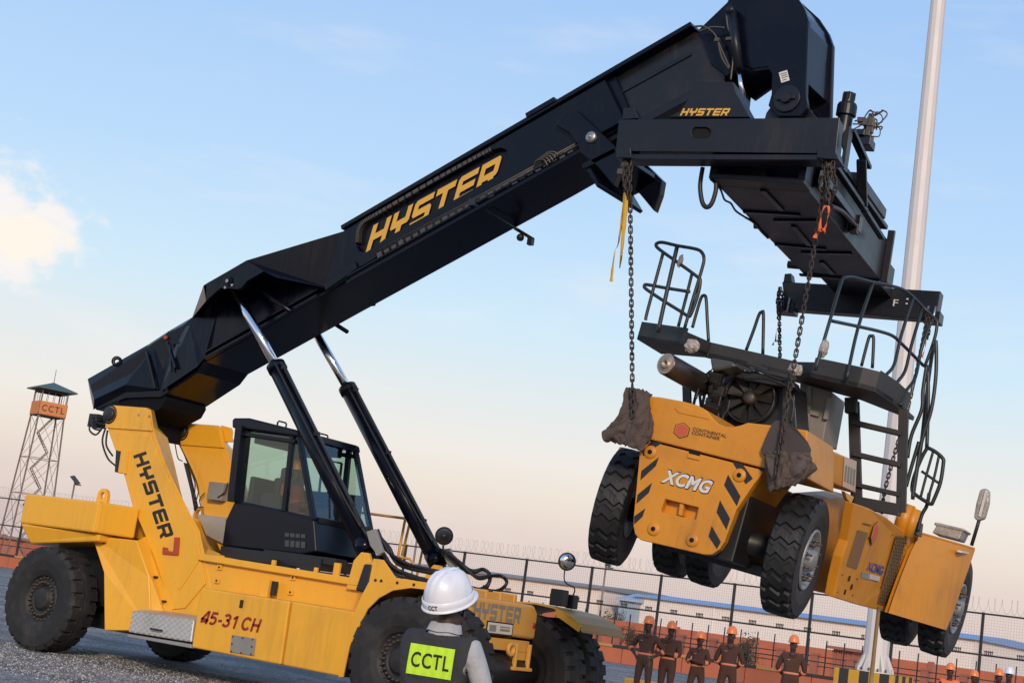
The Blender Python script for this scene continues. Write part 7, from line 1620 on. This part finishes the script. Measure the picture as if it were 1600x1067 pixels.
for s in range(4):
    p, q = cor[s], cor[(s + 1) % 4]; n = (Vector((p[0] + q[0], p[1] + q[1], 0)) / 2); nw = ux * n.x + uy * n.y
    mb = MB(); mb.prism(quad(p, q, zc0, zc1, 1.10), -nw * .06); pan_ = B('cabin_panel', mb, TGO, tw)
    mb = MB(); mb.prism(quad(p, q, zw1, ze_, 1.02), -nw * .05); B('upper_panel', mb, TDK, tw)
    if s in (0,):
        A = quad(p, q, zc0, zc1, 1.10); O = A[0].lerp(A[1], .10) + nw * .01 + Vector((0, 0, (zc1 - zc0) * .25)); U = (A[1] - A[0]) * .80
        mb = MB(); text(mb, 'CCTL', O, U, Vector((0, 0, (zc1 - zc0) * .5)), nw * .02, bold=.01, sp=1.3); B('lettering', mb, pbr('tower_letter', (.05, .05, .09), .7), pan_)
    mb = MB()
    for k in range(1, 4): c = tp(p[0] + (q[0] - p[0]) * k / 4, p[1] + (q[1] - p[1]) * k / 4, zc1, 1.05); mb.bar(c, c + Vector((0, 0, zw1 - zc1)), .03, .03)
    B('bracket', mb, TGAL, tw)
mb = MB(); mb.prism([tp(a, b, zc0 - .1, 1.08) for a, b in cor], (0, 0, .1)); B('floor_plate', mb, TDK, tw)
mb = MB(); ap = base + Vector((0, 0, za)); e = [tp(a, b, ze_, 1.55) for a, b in cor]; mb.add(e + [ap] + [p - Vector((0, 0, .12)) for p in e], [(0, 1, 4), (1, 2, 4), (2, 3, 4), (3, 0, 4), (5, 6, 1, 0), (6, 7, 2, 1), (7, 8, 3, 2), (8, 5, 0, 3), (8, 7, 6, 5)]); rf_ = B('roof', mb, TRF, tw)
mb = MB(); mb.cyl(ap, ap + Vector((0, 0, 1.2)), .03, 6); B('aerial', mb, TGAL, rf_)
# solar street lamp beside the tower, lamp poles further along
def solar(x, y, y2, D, label):
    b = at_depth(x, y2, D, 0); top = (CAM + ray(x, y) * D).z; r = empty('solar_lamp', b, label, 'street lamp')
    mb = MB(); mb.cyl(b, Vector((b.x, b.y, top)), .07, 8); B('pole', mb, TGAL, r)
    mb = MB(); c = Vector((b.x, b.y, top + .1)); R_ = Matrix.Rotation(radians(35), 3, RT) @ Matrix.Rotation(radians(35), 3, FW); mb.box(c, (.85, .5, .06), R_); B('solar_panel', mb, TDK, r)
    mb = MB(); mb.box(c + RT * .3 + Vector((0, 0, -.35)), (.5, .16, .08)); B('lamp_head', mb, TDK, r)
solar(97, 748, 860, 120, 'solar street lamp on a thin pole right of the watch tower')
solar(934, 878, 985, 110, 'small lamp on a pole above the fence near the raised tyre')
solar(637, 830, 940, 100, 'small lamp on a pole seen between the two lift cylinders')
# fence posts rails on the left edge
# ---- shrubs beyond the fence
LEAF = [pbr('dry_leaf', (.10, .065, .03), .9, 0, .3, 3), pbr('green_leaf', (.05, .06, .025), .9, 0, .3, 3)]
def shrub(x, y, Y, hgt, label, m, seed):
    p = W(x, y, Y); p.z = 0; rv = random.Random(seed); r = empty('shrub', p, label, 'shrub')
    mb = MB(); ends = []
    for k in range(7):
        a = rv.uniform(0, 2 * pi); e = p + Vector((cos(a) * hgt * .3 * rv.random(), sin(a) * hgt * .3 * rv.random(), hgt * rv.uniform(.5, .95))); mb.tube([p + Vector((0, 0, -.02)), (p + e) / 2 + Vector((rv.uniform(-.1, .1), rv.uniform(-.1, .1), 0)), e], .035, 5, r2=.008); ends.append(e)
    B('trunk', mb, pbr('bark', (.09, .06, .04), .9), r)
    mb = MB()
    for k in range(900):
        e = rv.choice(ends); c = e.lerp(p + Vector((0, 0, hgt * .3)), rv.random() ** 1.6 * .8) + Vector((rv.gauss(0, .14), rv.gauss(0, .14), rv.gauss(0, .12))) * hgt * .6
        s = rv.uniform(.03, .07) * hgt * .5; d = Vector((rv.gauss(0, 1), rv.gauss(0, 1), rv.gauss(0, 1))).normalized(); u = d.orthogonal().normalized() * s; v = d.cross(u).normalized() * s * .6; mb.add([c - u, c + v, c + u, c - v], [(0, 1, 2, 3)])
    tag(B('crown', mb, LEAF[m], r), kind='stuff')
shrub(985, 1010, 72, 2.0, 'dry brown shrub beyond the fence behind the first worker', 0, 1)
shrub(1168, 1010, 71, 2.0, 'sparse green shrub beyond the fence right of the tall worker', 1, 2)
shrub(958, 975, 100, 2.6, 'dark shrub in front of the dull red shed', 1, 5)
